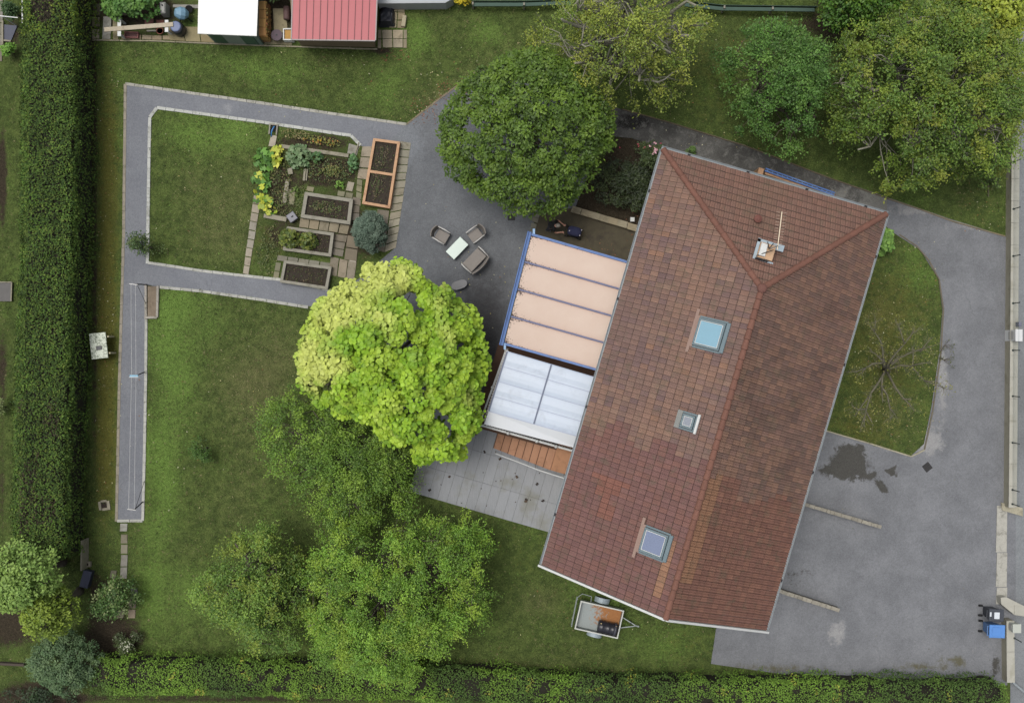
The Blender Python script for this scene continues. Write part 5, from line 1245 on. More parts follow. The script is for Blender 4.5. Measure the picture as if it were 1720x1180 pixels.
# ------------------------------------------------------------------ patio furniture
WICK = mat('wicker', D(134, 128, 122), .8, var=.5, scale=10, fine=60, bump=.6)
CUSH = mat('cushion', D(148, 142, 136), .9, var=.25, scale=6, fine=50, bump=.3)
ALUW = mat('pale_armrest', D(206, 204, 200), .45, var=.1)
def armchair(label, px, py, deg, w_, group):
    r = thing('garden_chair', label, 'garden chair', P(px, py, .0), math.radians(deg), group)
    dd = .62
    m = MB(); m.box((0, 0, .33), (dd - .04, w_ - .14, .06), bev=.02); m.build('seat', CUSH, r)
    m = MB(); m.box((.0, 0, .27), (dd - .06, w_ - .12, .05)); m.build('seat_frame', WICK, r)
    m = MB()
    n = 12; rows = []
    for z_, off in ((.32, 0.0), (.80, -.10)):
        for th_ in (0, .05):
            rows.append([(-dd / 2 + off + .02 - th_ - .09 * math.cos((k / n - .5) * math.pi), (k / n - .5) * (w_ - .06), z_) for k in range(n + 1)])
    b = 0; m.v = [p for row in rows for p in row]; q = n + 1
    for k in range(n):
        m.face((k, k + 1, 2 * q + k + 1, 2 * q + k), (1, 1, 1)); m.face((q + k + 1, q + k, 3 * q + k, 3 * q + k + 1), (1, 1, 1)); m.face((2 * q + k, 2 * q + k + 1, 3 * q + k + 1, 3 * q + k), (1, 1, 1)); m.face((k + 1, k, q + k, q + k + 1), (1, 1, 1))
    m.face((0, q, 3 * q, 2 * q), (1, 1, 1)); m.face((n, 2 * q + n, 3 * q + n, q + n), (1, 1, 1))
    m.build('backrest', WICK, r)
    for sy in (-1, 1):
        m = MB(); m.tube([(-dd / 2 - .04, sy * (w_ / 2 - .03), .60), (0, sy * (w_ / 2 - .01), .62), (dd / 2 - .02, sy * (w_ / 2 - .02), .60)], .032, 8); m.build('armrest', ALUW, r, smooth=True)
        for sx in (-1, 1):
            m = MB(); m.tube([(sx * (dd / 2 - .05), sy * (w_ / 2 - .04), 0), (sx * (dd / 2 - .04), sy * (w_ / 2 - .03), .60)], .02, 8); m.build('leg', DARKM, r)
    return r
armchair('wicker garden chair on the left of the glass table', 743.5, 398, -30, .62, 'patio seating')
armchair('wicker garden chair on the upper right of the glass table', 798.5, 396, 217, .62, 'patio seating')
s_ = armchair('two seat wicker garden sofa below the glass table', 797.5, 437.5, 136, 1.16, 'patio seating'); s_.name = 'garden_sofa'; s_['category'] = 'sofa'
r = thing('coffee_table', 'low rectangular table with a pale green glass top between the garden chairs', 'table', P(768.5, 418), math.radians(46))
m = MB(); m.box((0, 0, .40), (.96, .54, .025), bev=.008); m.build('table_top', mat('frosted_glass', D(186, 206, 196), .2, var=.05, bump=0), r)
for sx in (-1, 1):
    for sy in (-1, 1): m = MB(); m.tube([(sx * .42, sy * .22, 0), (sx * .42, sy * .22, .385)], .02, 8); m.build('leg', DARKM, r)
m = MB(); m.box((0, 0, .36), (.88, .46, .04)); m.build('apron', WICK, r)
r = thing('footstool', 'grey rounded garden stool half under the lime green tree', 'stool', P(772, 479), math.radians(18))
m = MB(); pts = [(.28 * math.cos(a) + (.1 if math.cos(a) > 0 else -.1), .2 * math.sin(a)) for a in [2 * math.pi * k / 24 for k in range(24)]]
m.prism(pts, .34, .40); m.build('seat', mat('stool_grey', D(128, 128, 130), .6, var=.2), r)
for sx in (-1, 1):
    for sy in (-1, 1): m = MB(); m.tube([(sx * .28, sy * .14, 0), (sx * .26, sy * .12, .34)], .02, 8); m.build('leg', DARKM, r)
# drains
def grate(label, px, py, size, deg, slats=5):
    r = thing('drain_cover', label, 'drain cover', P(px, py, Z0), math.radians(deg))
    m = MB(); m.box((0, 0, .004), (size, size, .012)); m.build('frame', mat('drain_dark', D(34, 34, 36), .7), r)
    m = MB()
    for k in range(slats): m.box(((k + .5) / slats * size * .86 - size * .43, 0, .014), (size * .08, size * .86, .01))
    m.build('grating', mat('drain_iron', D(62, 60, 60), .7), r)
grate('square black iron drain cover in the drive by the lawn corner', 1557.5, 784, .36, 38)
grate('dark drain cover half under the round tree', 859, 364, .34, 0)
r = thing('manhole', 'broken stone cover with a hole in the grass beside the long path', 'manhole', P(175.5, 848), math.radians(8))
m = MB()
for dx, dy, w_, l_ in ((-.2, 0, .12, .4), (.2, -.02, .14, .42), (0, .2, .28, .1), (0.02, -.18, .26, .12)): m.box((dx, dy, .03), (w_, l_, .07), bev=.01)
m.build('frame', STRIP, r); m = MB(); m.box((0, 0, .008), (.3, .3, .02)); m.build('hole', mat('hole_dark', D(50, 40, 34), .9), r)

# ------------------------------------------------------------------ clothes line: three posts, each with a cross arm, and two lines
STEEL = mat('dark_steel', D(48, 52, 54), .5, .5, var=.2)
for i, (bx, by, tx, ty, lab) in enumerate([(246, 478, 224, 477, 'clothes line post at the crossing of the garden paths'), (242, 625, 225, 630, 'middle clothes line post with a pale blue cross arm'), (239, 843, 221, 855, 'clothes line post at the dead end of the long path')]):
    hz = 1.6; base = P(bx, by); top = P(tx + 2, ty, hz); r = thing('clothes_post', lab, 'clothes post', base, 0, 'posts of the clothes line')
    m = MB(); m.tube([base, P(bx, by, 1.2), P(tx + 5, ty, hz - .03), top], [.03, .028, .025, .02], 8); m.build('pole', STEEL, r, True)
    m = MB(); a, b = P(tx - 7, ty + (1 if i == 1 else -.5), hz), P(tx + 7, ty + 1, hz); m.bar(a, b, .035 if i != 1 else .09, .03)
    m.build('cross_arm', mat('arm_blue', D(130, 180, 206), .5) if i == 1 else ALUW, r, True)
    if i == 1: m = MB(); m.bar(P(217, 633, hz), P(233, 633.5, hz), .03, .03, bev=.005); m.build('peg_rail', ALUW, r, True)
    if i != 1:
        m = MB(); p2 = P(246, 512, 0) if i == 0 else P(243, 806, 0); m.tube([P(tx + 6, ty, hz - .02), p2], .011, 6); m.build('stay_wire', STEEL, r, True)
for k, (x0, x1, x2, lab) in enumerate([(220, 221, 216, 'outer of the two clothes lines over the long path'), (227.5, 228.5, 225.5, 'inner of the two clothes lines over the long path')]):
    pts = []
    for (xa, ya, xb, yb) in ((x0, 477, x1, 629), (x1, 630, x2, 855)):
        for t in range(9):
            u_ = t / 8; pts.append(P(xa + (xb - xa) * u_, ya + (yb - ya) * u_, 1.61 - .10 * math.sin(math.pi * u_)))
    m = MB(); m.tube(pts, .0085, 5); c0 = pts[8]
    r = thing('clothes_line', lab, 'clothes line', (c0.x, c0.y, 1.6), 0, 'clothes lines'); m.build('line', mat('line_white', D(206, 206, 206), .6), r, True)
    rg = random.Random(k); m = MB()
    for _ in range(7): p = pts[rg.randrange(len(pts))].lerp(pts[rg.randrange(len(pts))], .0) ; p = p + Vector((0, rg.uniform(-1, 1), -.02)); m.box(p, (.03, .014, .07))
    m.build('pegs', mat('peg', D(214, 210, 200), .6), r, True)

# ------------------------------------------------------------------ stained white table by the hedge
r = thing('garden_table', 'white stained garden table on wooden legs beside the tall hedge', 'table', P(176.5, 580.5), math.radians(6))
tm = bpy.data.materials.new('stained_top'); t = nodes_of(tm); co = t.nodes.new('ShaderNodeTexCoord').outputs['Object']
n = noise_n(t, co, 7, 5, .75, 1.6); n2 = noise_n(t, co, 30, 3, .6); c_ = mix_c(t, ramp(t, n, .50, .56), D(222, 230, 212), D(112, 124, 104)); c_ = mix_c(t, ramp(t, n2, .58, .64), c_, D(150, 160, 140)); finish(t, c_, .5)
m = MB(); m.box((0, 0, .75), (.76, 1.18, .04), bev=.01); m.build('table_top', tm, r)
m = MB()
for y_ in (-.5, .5): m.box((0, y_, .70), (.7, .06, .06))
m.build('cross_rail', mat('pale_wood', D(196, 188, 156), .8, var=.3, fine=30), r)
for sx in (-1, 1):
    for sy in (-1, 1): m = MB(); m.box((sx * .33 + (.12 if sx > 0 else 0), sy * .38, .35), (.07, .07, .70)); m.build('leg', mat('pale_wood'), r)
r2 = thing('black_tray', 'small black tray lying on the stained white table', 'tray', P(166.5, 584, .77), math.radians(8))
m = MB(); m.box((0, 0, .015), (.26, .19, .03), bev=.01); m.build('tray_base', mat('black_plastic', D(44, 46, 52), .4, var=.15), r2); m = MB(); m.box((.0, 0, .034), (.14, .1, .01)); m.build('inset', mat('tray_inset', D(84, 86, 90), .5), r2)

# ------------------------------------------------------------------ trailer with a barrel
tr = thing('trailer', 'small grey box trailer parked on the grass under the gable edge', 'trailer', P(1004, 1032), math.atan2(-16, 70))
GAL = mat('galvanised', D(168, 176, 174), .5, .35, var=.3, scale=5, fine=18)
L_, W_, zb, zt = 1.98, 1.26, .48, .83
fm = bpy.data.materials.new('trailer_floor'); t = nodes_of(fm); co = t.nodes.new('ShaderNodeTexCoord').outputs['Object']
sep = t.nodes.new('ShaderNodeSeparateXYZ'); t.links.new(co, sep.inputs[0]); n = noise_n(t, co, 4.5, 5, .7, .5); n2 = noise_n(t, co, 14, 4, .7)
f = math_n(t, 'ADD', math_n(t, 'MULTIPLY', sep.outputs[0], .42), math_n(t, 'MULTIPLY', n, 1.3)); f = math_n(t, 'ADD', f, math_n(t, 'MULTIPLY', sep.outputs[1], .2))
rust = mix_c(t, n2, D(140, 84, 46), D(196, 140, 84)); c_ = mix_c(t, ramp(t, f, .52, .78), mix_c(t, n2, D(150, 158, 158), D(176, 184, 182)), rust); finish(t, c_, .8)
m = MB(); m.box((0, 0, zb), (L_ - .04, W_ - .04, .03)); m.build('load_floor', fm, tr)
m = MB()
for s_ in (-1, 1):
    m.box((0, s_ * (W_ / 2), (zb + zt) / 2), (L_, .025, zt - zb + .04)); m.box((s_ * L_ / 2, 0, (zb + zt) / 2), (.025, W_ - .03, zt - zb + .04))
m.build('side_panel', GAL, tr)
m = MB()
for s_ in (-1, 1):
    m.bar((-L_ / 2 - .03, s_ * (W_ / 2 + .005), zt + .03), (L_ / 2 + .03, s_ * (W_ / 2 + .005), zt + .03), .055, .03); m.bar((s_ * (L_ / 2), -W_ / 2 + .02, zt + .032), (s_ * (L_ / 2), W_ / 2 - .02, zt + .032), .055, .03)
m.build('rim', mat('rim_metal', D(206, 208, 202), .5, .2), tr)
m = MB()
for z_ in (.5, .72): m.tube([(-L_ / 2 - .16, -W_ / 2, z_), (-L_ / 2 - .2, W_ / 2 + .1, z_)], .02, 6)
for y_ in (-.6, 0, .65): m.tube([(-L_ / 2 - .17, y_, .5), (-L_ / 2 - .17, y_, .74)], .016, 6)
m.tube([(-L_ / 2 - .2, W_ / 2 + .1, .72), (-L_ / 2 - .02, W_ / 2 + .32, .72), (-L_ / 2 + .42, W_ / 2 + .3, .72), (-L_ / 2 + .46, W_ / 2, .72)], .02, 6)
m.build('tail_bar', GAL, tr)
for s_ in (-1, 1):
    m = MB(); n = 10
    for k in range(n):
        a0_, a1_ = math.pi * (.08 + .84 * k / n), math.pi * (.08 + .84 * (k + 1) / n)
        m.bar((.0 - .36 * math.cos(a0_), s_ * (W_ / 2 + .17), .26 + .3 * math.sin(a0_)), (-.36 * math.cos(a1_), s_ * (W_ / 2 + .17), .26 + .3 * math.sin(a1_)), .24, .012)
    m.build('mudguard', mat('mudguard', D(168, 182, 190), .5, .2, var=.2), tr)
    A = Matrix.Rotation(math.pi / 2, 3, 'X')
    m = MB(); m.lathe([(.12, -.08), (.25, -.09), (.275, -.06), (.275, .06), (.25, .09), (.12, .08)], (0, s_ * (W_ / 2 + .16), .275), 20, axis=A); wv = m.build('wheel', mat('tyre', D(34, 34, 36), .9), tr)
    m = MB(); m.lathe([(.02, -.085), (.13, -.085), (.13, .085), (.02, .085)], (0, s_ * (W_ / 2 + .16), .275), 14, axis=A); m.build('rim', GAL, wv)
m = MB(); m.bar((L_ / 2, .28, .42), (L_ / 2 + .74, 0.02, .42), .04, .05); m.bar((L_ / 2, -.28, .42), (L_ / 2 + .74, -0.02, .42), .04, .05); m.tube([(L_ / 2 + .7, 0, .42), (L_ / 2 + .92, 0, .42)], .035, 8); m.ball((L_ / 2 + .9, 0, .42), .05)
m.build('drawbar', GAL, tr)
m = MB(); m.tube([(L_ / 2 + .52, .06, .05), (L_ / 2 + .52, .06, .6)], .025, 8); m.lathe([(.09, -.03), (.09, .03)], (L_ / 2 + .52, .06, .09), 12, axis=Matrix.Rotation(math.pi / 2, 3, 'X')); m.build('jockey_wheel', DARKM, tr)
bp = tr.location + Matrix.Rotation(tr.rotation_euler.z, 3, 'Z') @ Vector((.46, -.30, 0))
br_ = thing('barrel', 'black plastic barrel lying in the trailer', 'barrel', (bp.x, bp.y, .50), tr.rotation_euler.z)
A = Matrix.Rotation(math.pi / 2, 3, 'Y')
m = MB(); m.lathe([(.26, -.44), (.285, -.42), (.28, -.30), (.295, -.27), (.28, -.24), (.275, 0), (.29, .03), (.275, .06), (.28, .22), (.295, .25), (.28, .28), (.285, .40), (.26, .43)], (0, 0, .285), 26, axis=A)
m.build('drum', mat('black_drum', D(46, 46, 54), .35, var=.25, scale=5), br_, smooth=True)
m = MB(); m.lathe([(.295, .29), (.31, .31), (.31, .36), (.295, .38)], (0, 0, .285), 26, axis=A); m.build('clamp_ring', mat('drum_ring', D(76, 76, 86), .4), br_)
m = MB()
for x_ in (-.36, .34): m.lathe([(.03, 0), (.03, .02)], (x_, .19, .50), 8)
m.build('cap', mat('drum_cap', D(190, 170, 120), .5), br_)

# ------------------------------------------------------------------ low stone walls by the garage
STONE = mat('wall_stone', (1, 1, 1), .9, var=.4, scale=5, fine=26, attr=True, bump=.6, dirt=D(104, 98, 78), dirt_amt=.5)
def stone_wall(label, a, b, wd, h, seed):
    rg = random.Random(seed); a, b = P(*a, h), P(*b, h); c0 = (a + b) / 2; L = (b - a).length; x = (b - a) / L; y = Vector((-x.y, x.x, 0)); s_ = 0
    root = thing('stone_wall', label, 'wall', (c0.x, c0.y, 0)); m = MB(); m.bar(a - Vector((0, 0, h / 2 + .03)), b - Vector((0, 0, h / 2 + .03)), wd - .05, h - .06, D(110, 106, 96)); m.build('wall_core', STONE, root, True)
    m = MB()
    while s_ < L - .05:
        l_ = min(rg.uniform(.16, .42), L - s_); k = rg.uniform(.85, 1.15); p = a + x * s_; q = a + x * (s_ + l_ - .015); w1, w2, w3, w4 = [rg.uniform(.42, .56) * wd for _ in range(4)]
        m.prism([tuple(p - y * w1), tuple(q - y * w2), tuple(q + y * w3), tuple(p + y * w4)], h - .08, h + rg.uniform(-.02, .025), tuple(v * k for v in D(158, 153, 140))); s_ += l_
    m.build('coping_stones', STONE, root, True)
stone_wall('low stone wall in the drive, the one nearer the lawn island', (1340, 843), (1481, 885), .16, .55, 1)
stone_wall('low stone wall in the drive, the one nearer the roof corner', (1300, 989), (1411, 1025), .17, .6, 2)

# ------------------------------------------------------------------ road wall with its fence, gate line
BLOCK = mat('wall_block', D(170, 166, 148), .9, var=.3, scale=2.5, fine=24, bump=.4, dirt=D(128, 122, 98), dirt_amt=.6)
BLOCKT = mat('wall_cap', D(188, 186, 174), .9, var=.22, scale=2.5, fine=24, bump=.3, dirt=D(150, 146, 124), dirt_amt=.4)
def road_wall(label, pts, h=.6, wd=.32):
    c0 = P(*pts[0]); root = thing('garden_wall', label, 'wall', c0)
    W2 = [P(*p, h) for p in pts]      # inner top edge
    for a, b in zip(W2[:-1], W2[1:]):
        x = (b - a).normalized(); y = Vector((x.y, -x.x, 0)); y = y if y.x > 0 else -y
        m = MB(); m.prism([tuple(a + y * .02), tuple(b + y * .02), tuple(b + y * wd), tuple(a + y * wd)], 0, h - .06); m.build('wall_body', BLOCK, root, True)
        m = MB(); L = (b - a).length; n = max(1, int(L / 1.0)); 
        for k in range(n):
            p, q = a.lerp(b, (k + .006) / n), a.lerp(b, (k + .994) / n); m.prism([tuple(p - y * .01), tuple(q - y * .01), tuple(q + y * (wd + .03)), tuple(p + y * (wd + .03))], h - .058, h)
        m.build('coping', BLOCKT, root, True)
    return root
road_wall('long low block wall between the drive and the road', [(1700, -40), (1699.5, 300), (1697.5, 560), (1695, 852)])
road_wall('short piece of block wall beside the bins at the gate', [(1691, 1042), (1692, 1146)])
m = MB(); p1, p2 = P(1678, 853), P(1701, 866); m.prism([tuple(P(1680, 843)), tuple(P(1716, 852)), tuple(P(1716, 866)), tuple(P(1682, 856))], 0, .12, D(180, 174, 152)); 
tag(m.build('gate_sill', STONE, loc=tuple(P(1698, 855))), 'pale stone step at the upper end of the gateway', 'step')
TH = mat('threshold', D(184, 182, 172), .9, var=.35, scale=5, fine=20, dirt=D(120, 118, 108), dirt_amt=.7)
for i, (y0, y1) in enumerate(((848, 927), (927, 985), (985, 1014))):
    m = MB(); m.prism([tuple(P(1674, y0 + .5)), tuple(P(1691, y0 + .5)), tuple(P(1690, y1 - .5)), tuple(P(1672, y1 - .5))], .01, .055); struct(m.build('threshold', TH))
r = thing('gate_wall', 'slanting stone wing wall running out to the road beside the gateway', 'wall', P(1702, 1015))
m = MB(); m.prism([tuple(P(1681, 1003, .5)), tuple(P(1690, 1002, .5)), tuple(P(1730, 1022, .5)), tuple(P(1730, 1036, .5)), tuple(P(1704, 1032, .5)), tuple(P(1682, 1014, .5))], 0, .5); m.build('wall_body', BLOCKT, r, True)
m = MB(); m.prism([tuple(P(1704, 1016, .52)), tuple(P(1730, 1024, .52)), tuple(P(1730, 1034, .52)), tuple(P(1704, 1031, .52))], .505, .53); m.build('coping', BLOCKT, r, True)
# fence posts on the wall with fine mesh between
FG = mat('fence_green', D(52, 64, 62), .5, .2)
post_y = [40, 115, 193, 272, 351, 430, 509, 588, 665, 743, 822, 846]
proto = None
for i, y in enumerate(post_y):
    base = P(1703 - (y - 100) * .0035, y, .6)
    if proto is None:
        proto = thing('fence_post', 'dark steel fence post on the road wall', 'fence post', base, 0, 'steel posts along the road wall')
        m = MB(); m.tube([(0, 0, 0), (.0, 0, .62)], .022, 8); m.build('pole', FG, proto); m = MB(); m.lathe([(.05, 0), (.05, .02), (.028, .03)], (0, 0, 0), 10); m.build('foot', FG, proto); m = MB(); m.ball((0, 0, .63), .03, 8, 5); m.build('cap', FG, proto)
    else: dup(proto, base)
m = MB(); b = P(1704, 1071, .6); 
dup(proto, b, 0, 'single dark steel fence post on the wall beside the bins', 'steel posts along the road wall')
r = thing('wire_fence', 'fine wire mesh fence standing on the road wall', 'fence', P(1703, 450, .6))
m = MB(); y0_, y1_ = 40, 846
for k in range(6):
    z = .66 + k * .10; m.tube([P(1703.2, y0_, .6) + Vector((0, 0, z - .6)), P(1700.4, y1_, .6) + Vector((0, 0, z - .6))], .004, 4)
m.build('wires', mat('wire', D(120, 134, 130), .5, .3), r, True)
r = thing('gutter_pipe', 'grey pipe lying along the road at the end of the bottom hedge', 'pipe', P(1712, 1155)); m = MB(); m.tube([P(1701, 1145, .15), P(1740, 1178, .15)], .06, 8); m.build('pipe', ZINC, r, True)

def cabinet(label, px, py, w_, d_, h, col):
    r = thing('meter_box', label, 'meter box', P(px, py, .0)); mm = mat('cab_%d' % int(px), col, .5, var=.08, dirt=D(150, 150, 140), dirt_amt=.2)
    m = MB(); m.box((0, 0, h / 2), (w_, d_, h), bev=.01); m.build('body', mm, r)
    m = MB(); m.box((0, 0, h + .02), (w_ + .05, d_ + .05, .04), bev=.01); m.build('lid', mm, r)
    m = MB(); m.box((-w_ / 2 - .008, 0, h * .6), (.012, d_ * .7, h * .5)); m.build('door', mat('cab_door', D(190, 190, 186), .5), r)
cabinet('white meter box on the road wall beside the drive', 1692.5, 563.5, .28, .5, 1.05, D(228, 230, 230))
cabinet('pale grey meter box on the wall next to the blue bin', 1690, 1045, .34, .36, 1.0, D(196, 200, 190))
r = thing('door_phone', 'small blue grey letter flap box above the white meter box', 'box', P(1697, 545)); m = MB(); m.box((0, 0, .8), (.14, .2, .3), bev=.02); m.box((0, 0, .33), (.08, .1, .66)); m.build('body', mat('flap_box', D(120, 122, 140), .5), r)

# ------------------------------------------------------------------ wheelie bins, lid hinge to the left
def bin_(label, px, py, deg, body, lid, sc=1.0):
    r = thing('wheelie_bin', label, 'bin', P(px, py, Z0), math.radians(deg), 'two wheelie bins by the gate')
    w_, d_, h = .52 * sc, .60 * sc, .95 * sc
    m = MB(); b0 = len(m.v)
    for (ww, dd, z, ox) in ((w_ * .78, d_ * .72, .05, .02), (w_ * .82, d_ * .76, .3, .01), (w_, d_, h - .05, 0), (w_ + .05, d_ + .05, h - .04, 0), (w_ + .05, d_ + .05, h, 0)):
        m.v += [(ox - dd / 2, -ww / 2, z), (ox + dd / 2, -ww / 2, z), (ox + dd / 2, ww / 2, z), (ox - dd / 2, ww / 2, z)]
    for k in range(4):
        for e in range(4): a, d = b0 + k * 4 + e, b0 + k * 4 + (e + 1) % 4; m.face((a, d, d + 4, a + 4), (1, 1, 1))
    m.face((3, 2, 1, 0), (1, 1, 1)); m.face((16, 17, 18, 19), (1, 1, 1)); m.build('body', body, r)
    m = MB(); m.box((.02, 0, h + .035), (d_ + .12, w_ + .08, .06), bev=.03, taper=.95); m.box((-.02, 0, h + .075), (d_ * .7, w_ * .75, .03), bev=.012); l_ = m.build('lid', lid, r)
    m = MB(); m.tube([(-d_ / 2 - .10, -w_ / 2 + .04, h - .02), (-d_ / 2 - .10, w_ / 2 - .04, h - .02)], .02, 8)
    for s_ in (-1, 1): m.bar((-d_ / 2 - .10, s_ * (w_ / 2 - .05), h - .02), (-d_ / 2, s_ * (w_ / 2 - .05), h - .04), .03, .03)
    m.build('handle', body, r)
    for s_ in (-1, 1):
        m = MB(); m.lathe([(.03, -.035), (.095, -.035), (.1, -.02), (.1, .02), (.095, .035), (.03, .035)], (-d_ / 2 - .04, s_ * (w_ / 2 - .02), .1), 16, axis=Matrix.Rotation(math.pi / 2, 3, 'X')); m.build('wheel', mat('black_rubber', D(30, 30, 32), .8), r)
    return r, h
bin_('blue wheelie bin, the lower of the two at the gate', 1657.5, 1050, -2, mat('blue_bin_body', D(96, 134, 186), .5, var=.1, scale=3), mat('blue_bin_lid', D(96, 150, 222), .4, var=.08))
rb_, hb_ = bin_('dark grey wheelie bin with a white sticker on its lid, above the blue one', 1657, 1024, -2, mat('grey_bin_body', D(62, 66, 74), .5, var=.1), mat('grey_bin_lid', D(72, 76, 84), .45, var=.1), .95)
m = MB(); m.box((.02, .0, hb_ + .092), (.24, .30, .006)); m.box((-.24, .04, hb_ + .062), (.10, .2, .008)); m.build('sticker', mat('sticker_white', D(226, 232, 238), .5, var=.05), rb_)

# ------------------------------------------------------------------ car parked on the road
cr = thing('parked_car', 'dark car parked on the road beyond the wall, only its tyres show', 'car', P(1756, 690), math.pi / 2)
CARP = mat('car_paint', D(52, 56, 62), .3, .3, var=.05)
m = MB(); prof = [(-2.1, .35), (-2.15, .7), (-1.95, .95), (-1.2, 1.02), (-.75, 1.42), (.7, 1.46), (1.3, 1.1), (2.0, .95), (2.12, .6), (2.05, .32)]
n = len(prof)
for sy, ins in ((-.82, 0), (-.86, .0), (.86, 0), (.82, 0)):
    pass
for k, (x_, z_) in enumerate(prof): m.v += [(x_, -.86 if z_ < 1.05 else -.66, z_), (x_, .86 if z_ < 1.05 else .66, z_)]
for k in range(n): a, b = 2 * k, 2 * ((k + 1) % n); m.face((a, b, b + 1, a + 1), (1, 1, 1))
m.face([2 * k for k in reversed(range(n))], (1, 1, 1)); m.face([2 * k + 1 for k in range(n)], (1, 1, 1)); m.build('body', CARP, cr)
m = MB(); m.box((-.0, 0, 1.465), (1.3, 1.2, .02)); m.build('roof', CARP, cr)
m = MB()
m.quad([(-1.2 + .03, -.62, 1.05), (-.78, -.6, 1.42), (-.78, .6, 1.42), (-1.2 + .03, .62, 1.05)]); m.v = [(x_, y_, z_ + .012) for x_, y_, z_ in m.v]; m.build('rear_window', mat('car_glass', D(40, 48, 56), .1), cr)
m = MB(); m.quad([(1.27, -.62, 1.14), (1.27, .62, 1.14), (.74, .6, 1.46), (.74, -.6, 1.46)]); m.v = [(x_ + .01, y_, z_ + .012) for x_, y_, z_ in m.v]; m.build('windscreen', mat('car_glass'), cr)
for sx in (-1.33, 1.33):
    for sy in (-1, 1):
        m = MB(); m.lathe([(.17, -.1), (.3, -.11), (.325, -.08), (.325, .08), (.3, .11), (.17, .1)], (sx, sy * .86, .325), 24, axis=Matrix.Rotation(math.pi / 2, 3, 'X')); o = m.build('wheel', mat('tyre'), cr)
        m = MB(); m.lathe([(.02, -.1), (.18, -.1), (.18, .1), (.02, .1)], (sx, sy * .86, .325), 16, axis=Matrix.Rotation(math.pi / 2, 3, 'X')); m.build('rim', GAL, o)
for sy in (-.6, .6):
    m = MB(); m.box((2.07, sy, .72), (.08, .34, .14), bev=.02); m.build('headlight', GLASS, cr)

# ------------------------------------------------------------------ basement stair guard: timber rail and blue ladder
r = thing('timber_rail', 'pale timber beam on posts along the house wall under the top eave', 'rail', P(1330, 312)); zr_ = 1.1
m = MB(); m.bar(P(1285, 290, zr_), P(1388, 325, zr_), .16, .12, bev=.012); m.build('beam', mat('planed_wood', D(186, 146, 112), .7, var=.3, scale=6, fine=30, dirt=D(130, 96, 70), dirt_amt=.4), r, True)
for px, py in ((1287, 291), (1336, 307.5), (1386, 324)): p = P(px, py, zr_); m = MB(); m.box((p.x, p.y, .52), (.12, .12, 1.03)); m.build('post', mat('planed_wood'), r, True)
m = MB(); p = P(1277, 289, zr_); m.box((p.x, p.y, .62), (.26, .34, 1.24), Matrix.Rotation(HRZ, 3, 'Z'), bev=.03); m.build('end_post', mat('planed_wood'), r, True)
r = thing('ladder', 'long blue metal ladder lying on its edge beside the timber beam', 'ladder', P(1335, 303)); zz = 1.25
m = MB(); a, b = P(1286, 283, zz), P(1402, 324, zz); a2, b2 = a + U * .0 - V * .0 + Vector((0, 0, 0)), b
off = Vector((-(b - a).y, (b - a).x, 0)).normalized() * .11
for e, w_ in ((0, .05), (1, .06)): mm = MB(); mm.bar(a - off * e, b - off * e, w_, .08); mm.build('side_rail', mat('ladder_blue', D(74, 116, 184), .5, var=.35, scale=3, fine=16, dirt=D(150, 176, 200), dirt_amt=.6), r, True)
for k in range(14):
    p = a.lerp(b, (k + .5) / 14); m.bar(p, p - off, .035, .035)
m.build('rung', mat('rung_blue', D(110, 146, 190), .5), r, True)
for px, py in ((1288, 284.5), (1398, 323)): p = P(px, py, zz) - off * .5; m = MB(); m.box((p.x, p.y, zz / 2 - .03), (.06, .06, zz - .06)); m.build('support', mat('ladder_blue'), r, True)
shrub('geranium', 'red flowering pot plant at the end of the blue ladder', 1397, 331, [7, 7, 7, 7, 7, 7, 7, 7], .5, 8, .1, 24, .07, [D(150, 50, 60), D(70, 90, 50)], 130, cat='plant')

# ------------------------------------------------------------------ neighbour sheds and clutter along the top
def shed(name, label, roofpx, zr, basepx, wallmat, roofmat, seam=0, panels=None, seam_mat=None):
    R = [P(*p, zr) for p in roofpx]; c0 = sum(R, Vector()) / 4; B = [P(*p, 0) for p in basepx]
    root = thing(name, label, 'shed', (c0.x, c0.y, 0))
    m = MB(); m.prism([tuple(p) for p in B], 0, zr - .06); m.build('wall', wallmat, root, True)
    m = MB(); m.prism([tuple(p) for p in R], zr - .05, zr, bottom=True); ro = m.build('roof', roofmat, root, True)
    if seam:
        m = MB()
        for k in range(1, seam):
            a, b = R[0].lerp(R[1], k / seam), R[3].lerp(R[2], k / seam); m.bar(a + Vector((0, 0, .015)), b + Vector((0, 0, .015)), .028, .03)
        m.build('seam', seam_mat, ro, True)
        m = MB(); m.bar(R[3] - Vector((0, .02, .02)), R[2] - Vector((0, .02, .02)), .05, .08); m.bar(R[0] - Vector((.02, 0, .02)), R[3] - Vector((.02, 0, .02)), .05, .08); m.bar(R[1] + Vector((.02, 0, -.02)), R[2] + Vector((.02, 0, -.02)), .05, .08); m.build('roof_edge', mat('edge_grey', D(170, 160, 158), .6), ro, True)
    return root, R, B
sh, R, B = shed('garden_shed', 'small green walled shed with a plain white roof', [(334, -40), (435, -40), (431, 60), (332, 56)], 1.75, [(359, -20), (443, -20), (443, 76), (361, 72)], mat('green_grey_wall', D(116, 136, 128), .7, var=.15), mat('white_roof', D(252, 252, 248), .5, var=.03, bump=0))
f0, f1 = B[3], B[2]
for t0, t1, zc_ in ((.05, .30, D(78, 106, 84)), (.30, .66, D(150, 160, 150)), (.66, .92, D(84, 112, 94))):
    a, b = f0.lerp(f1, t0), f0.lerp(f1, t1); m = MB(); m.bar(Vector((a.x, a.y - .012, .82)), Vector((b.x - .01, b.y - .012, .82)), .02, 1.6); m.build('door', mat('door_%d' % int(t0 * 100), zc_, .6, var=.12), sh, True)
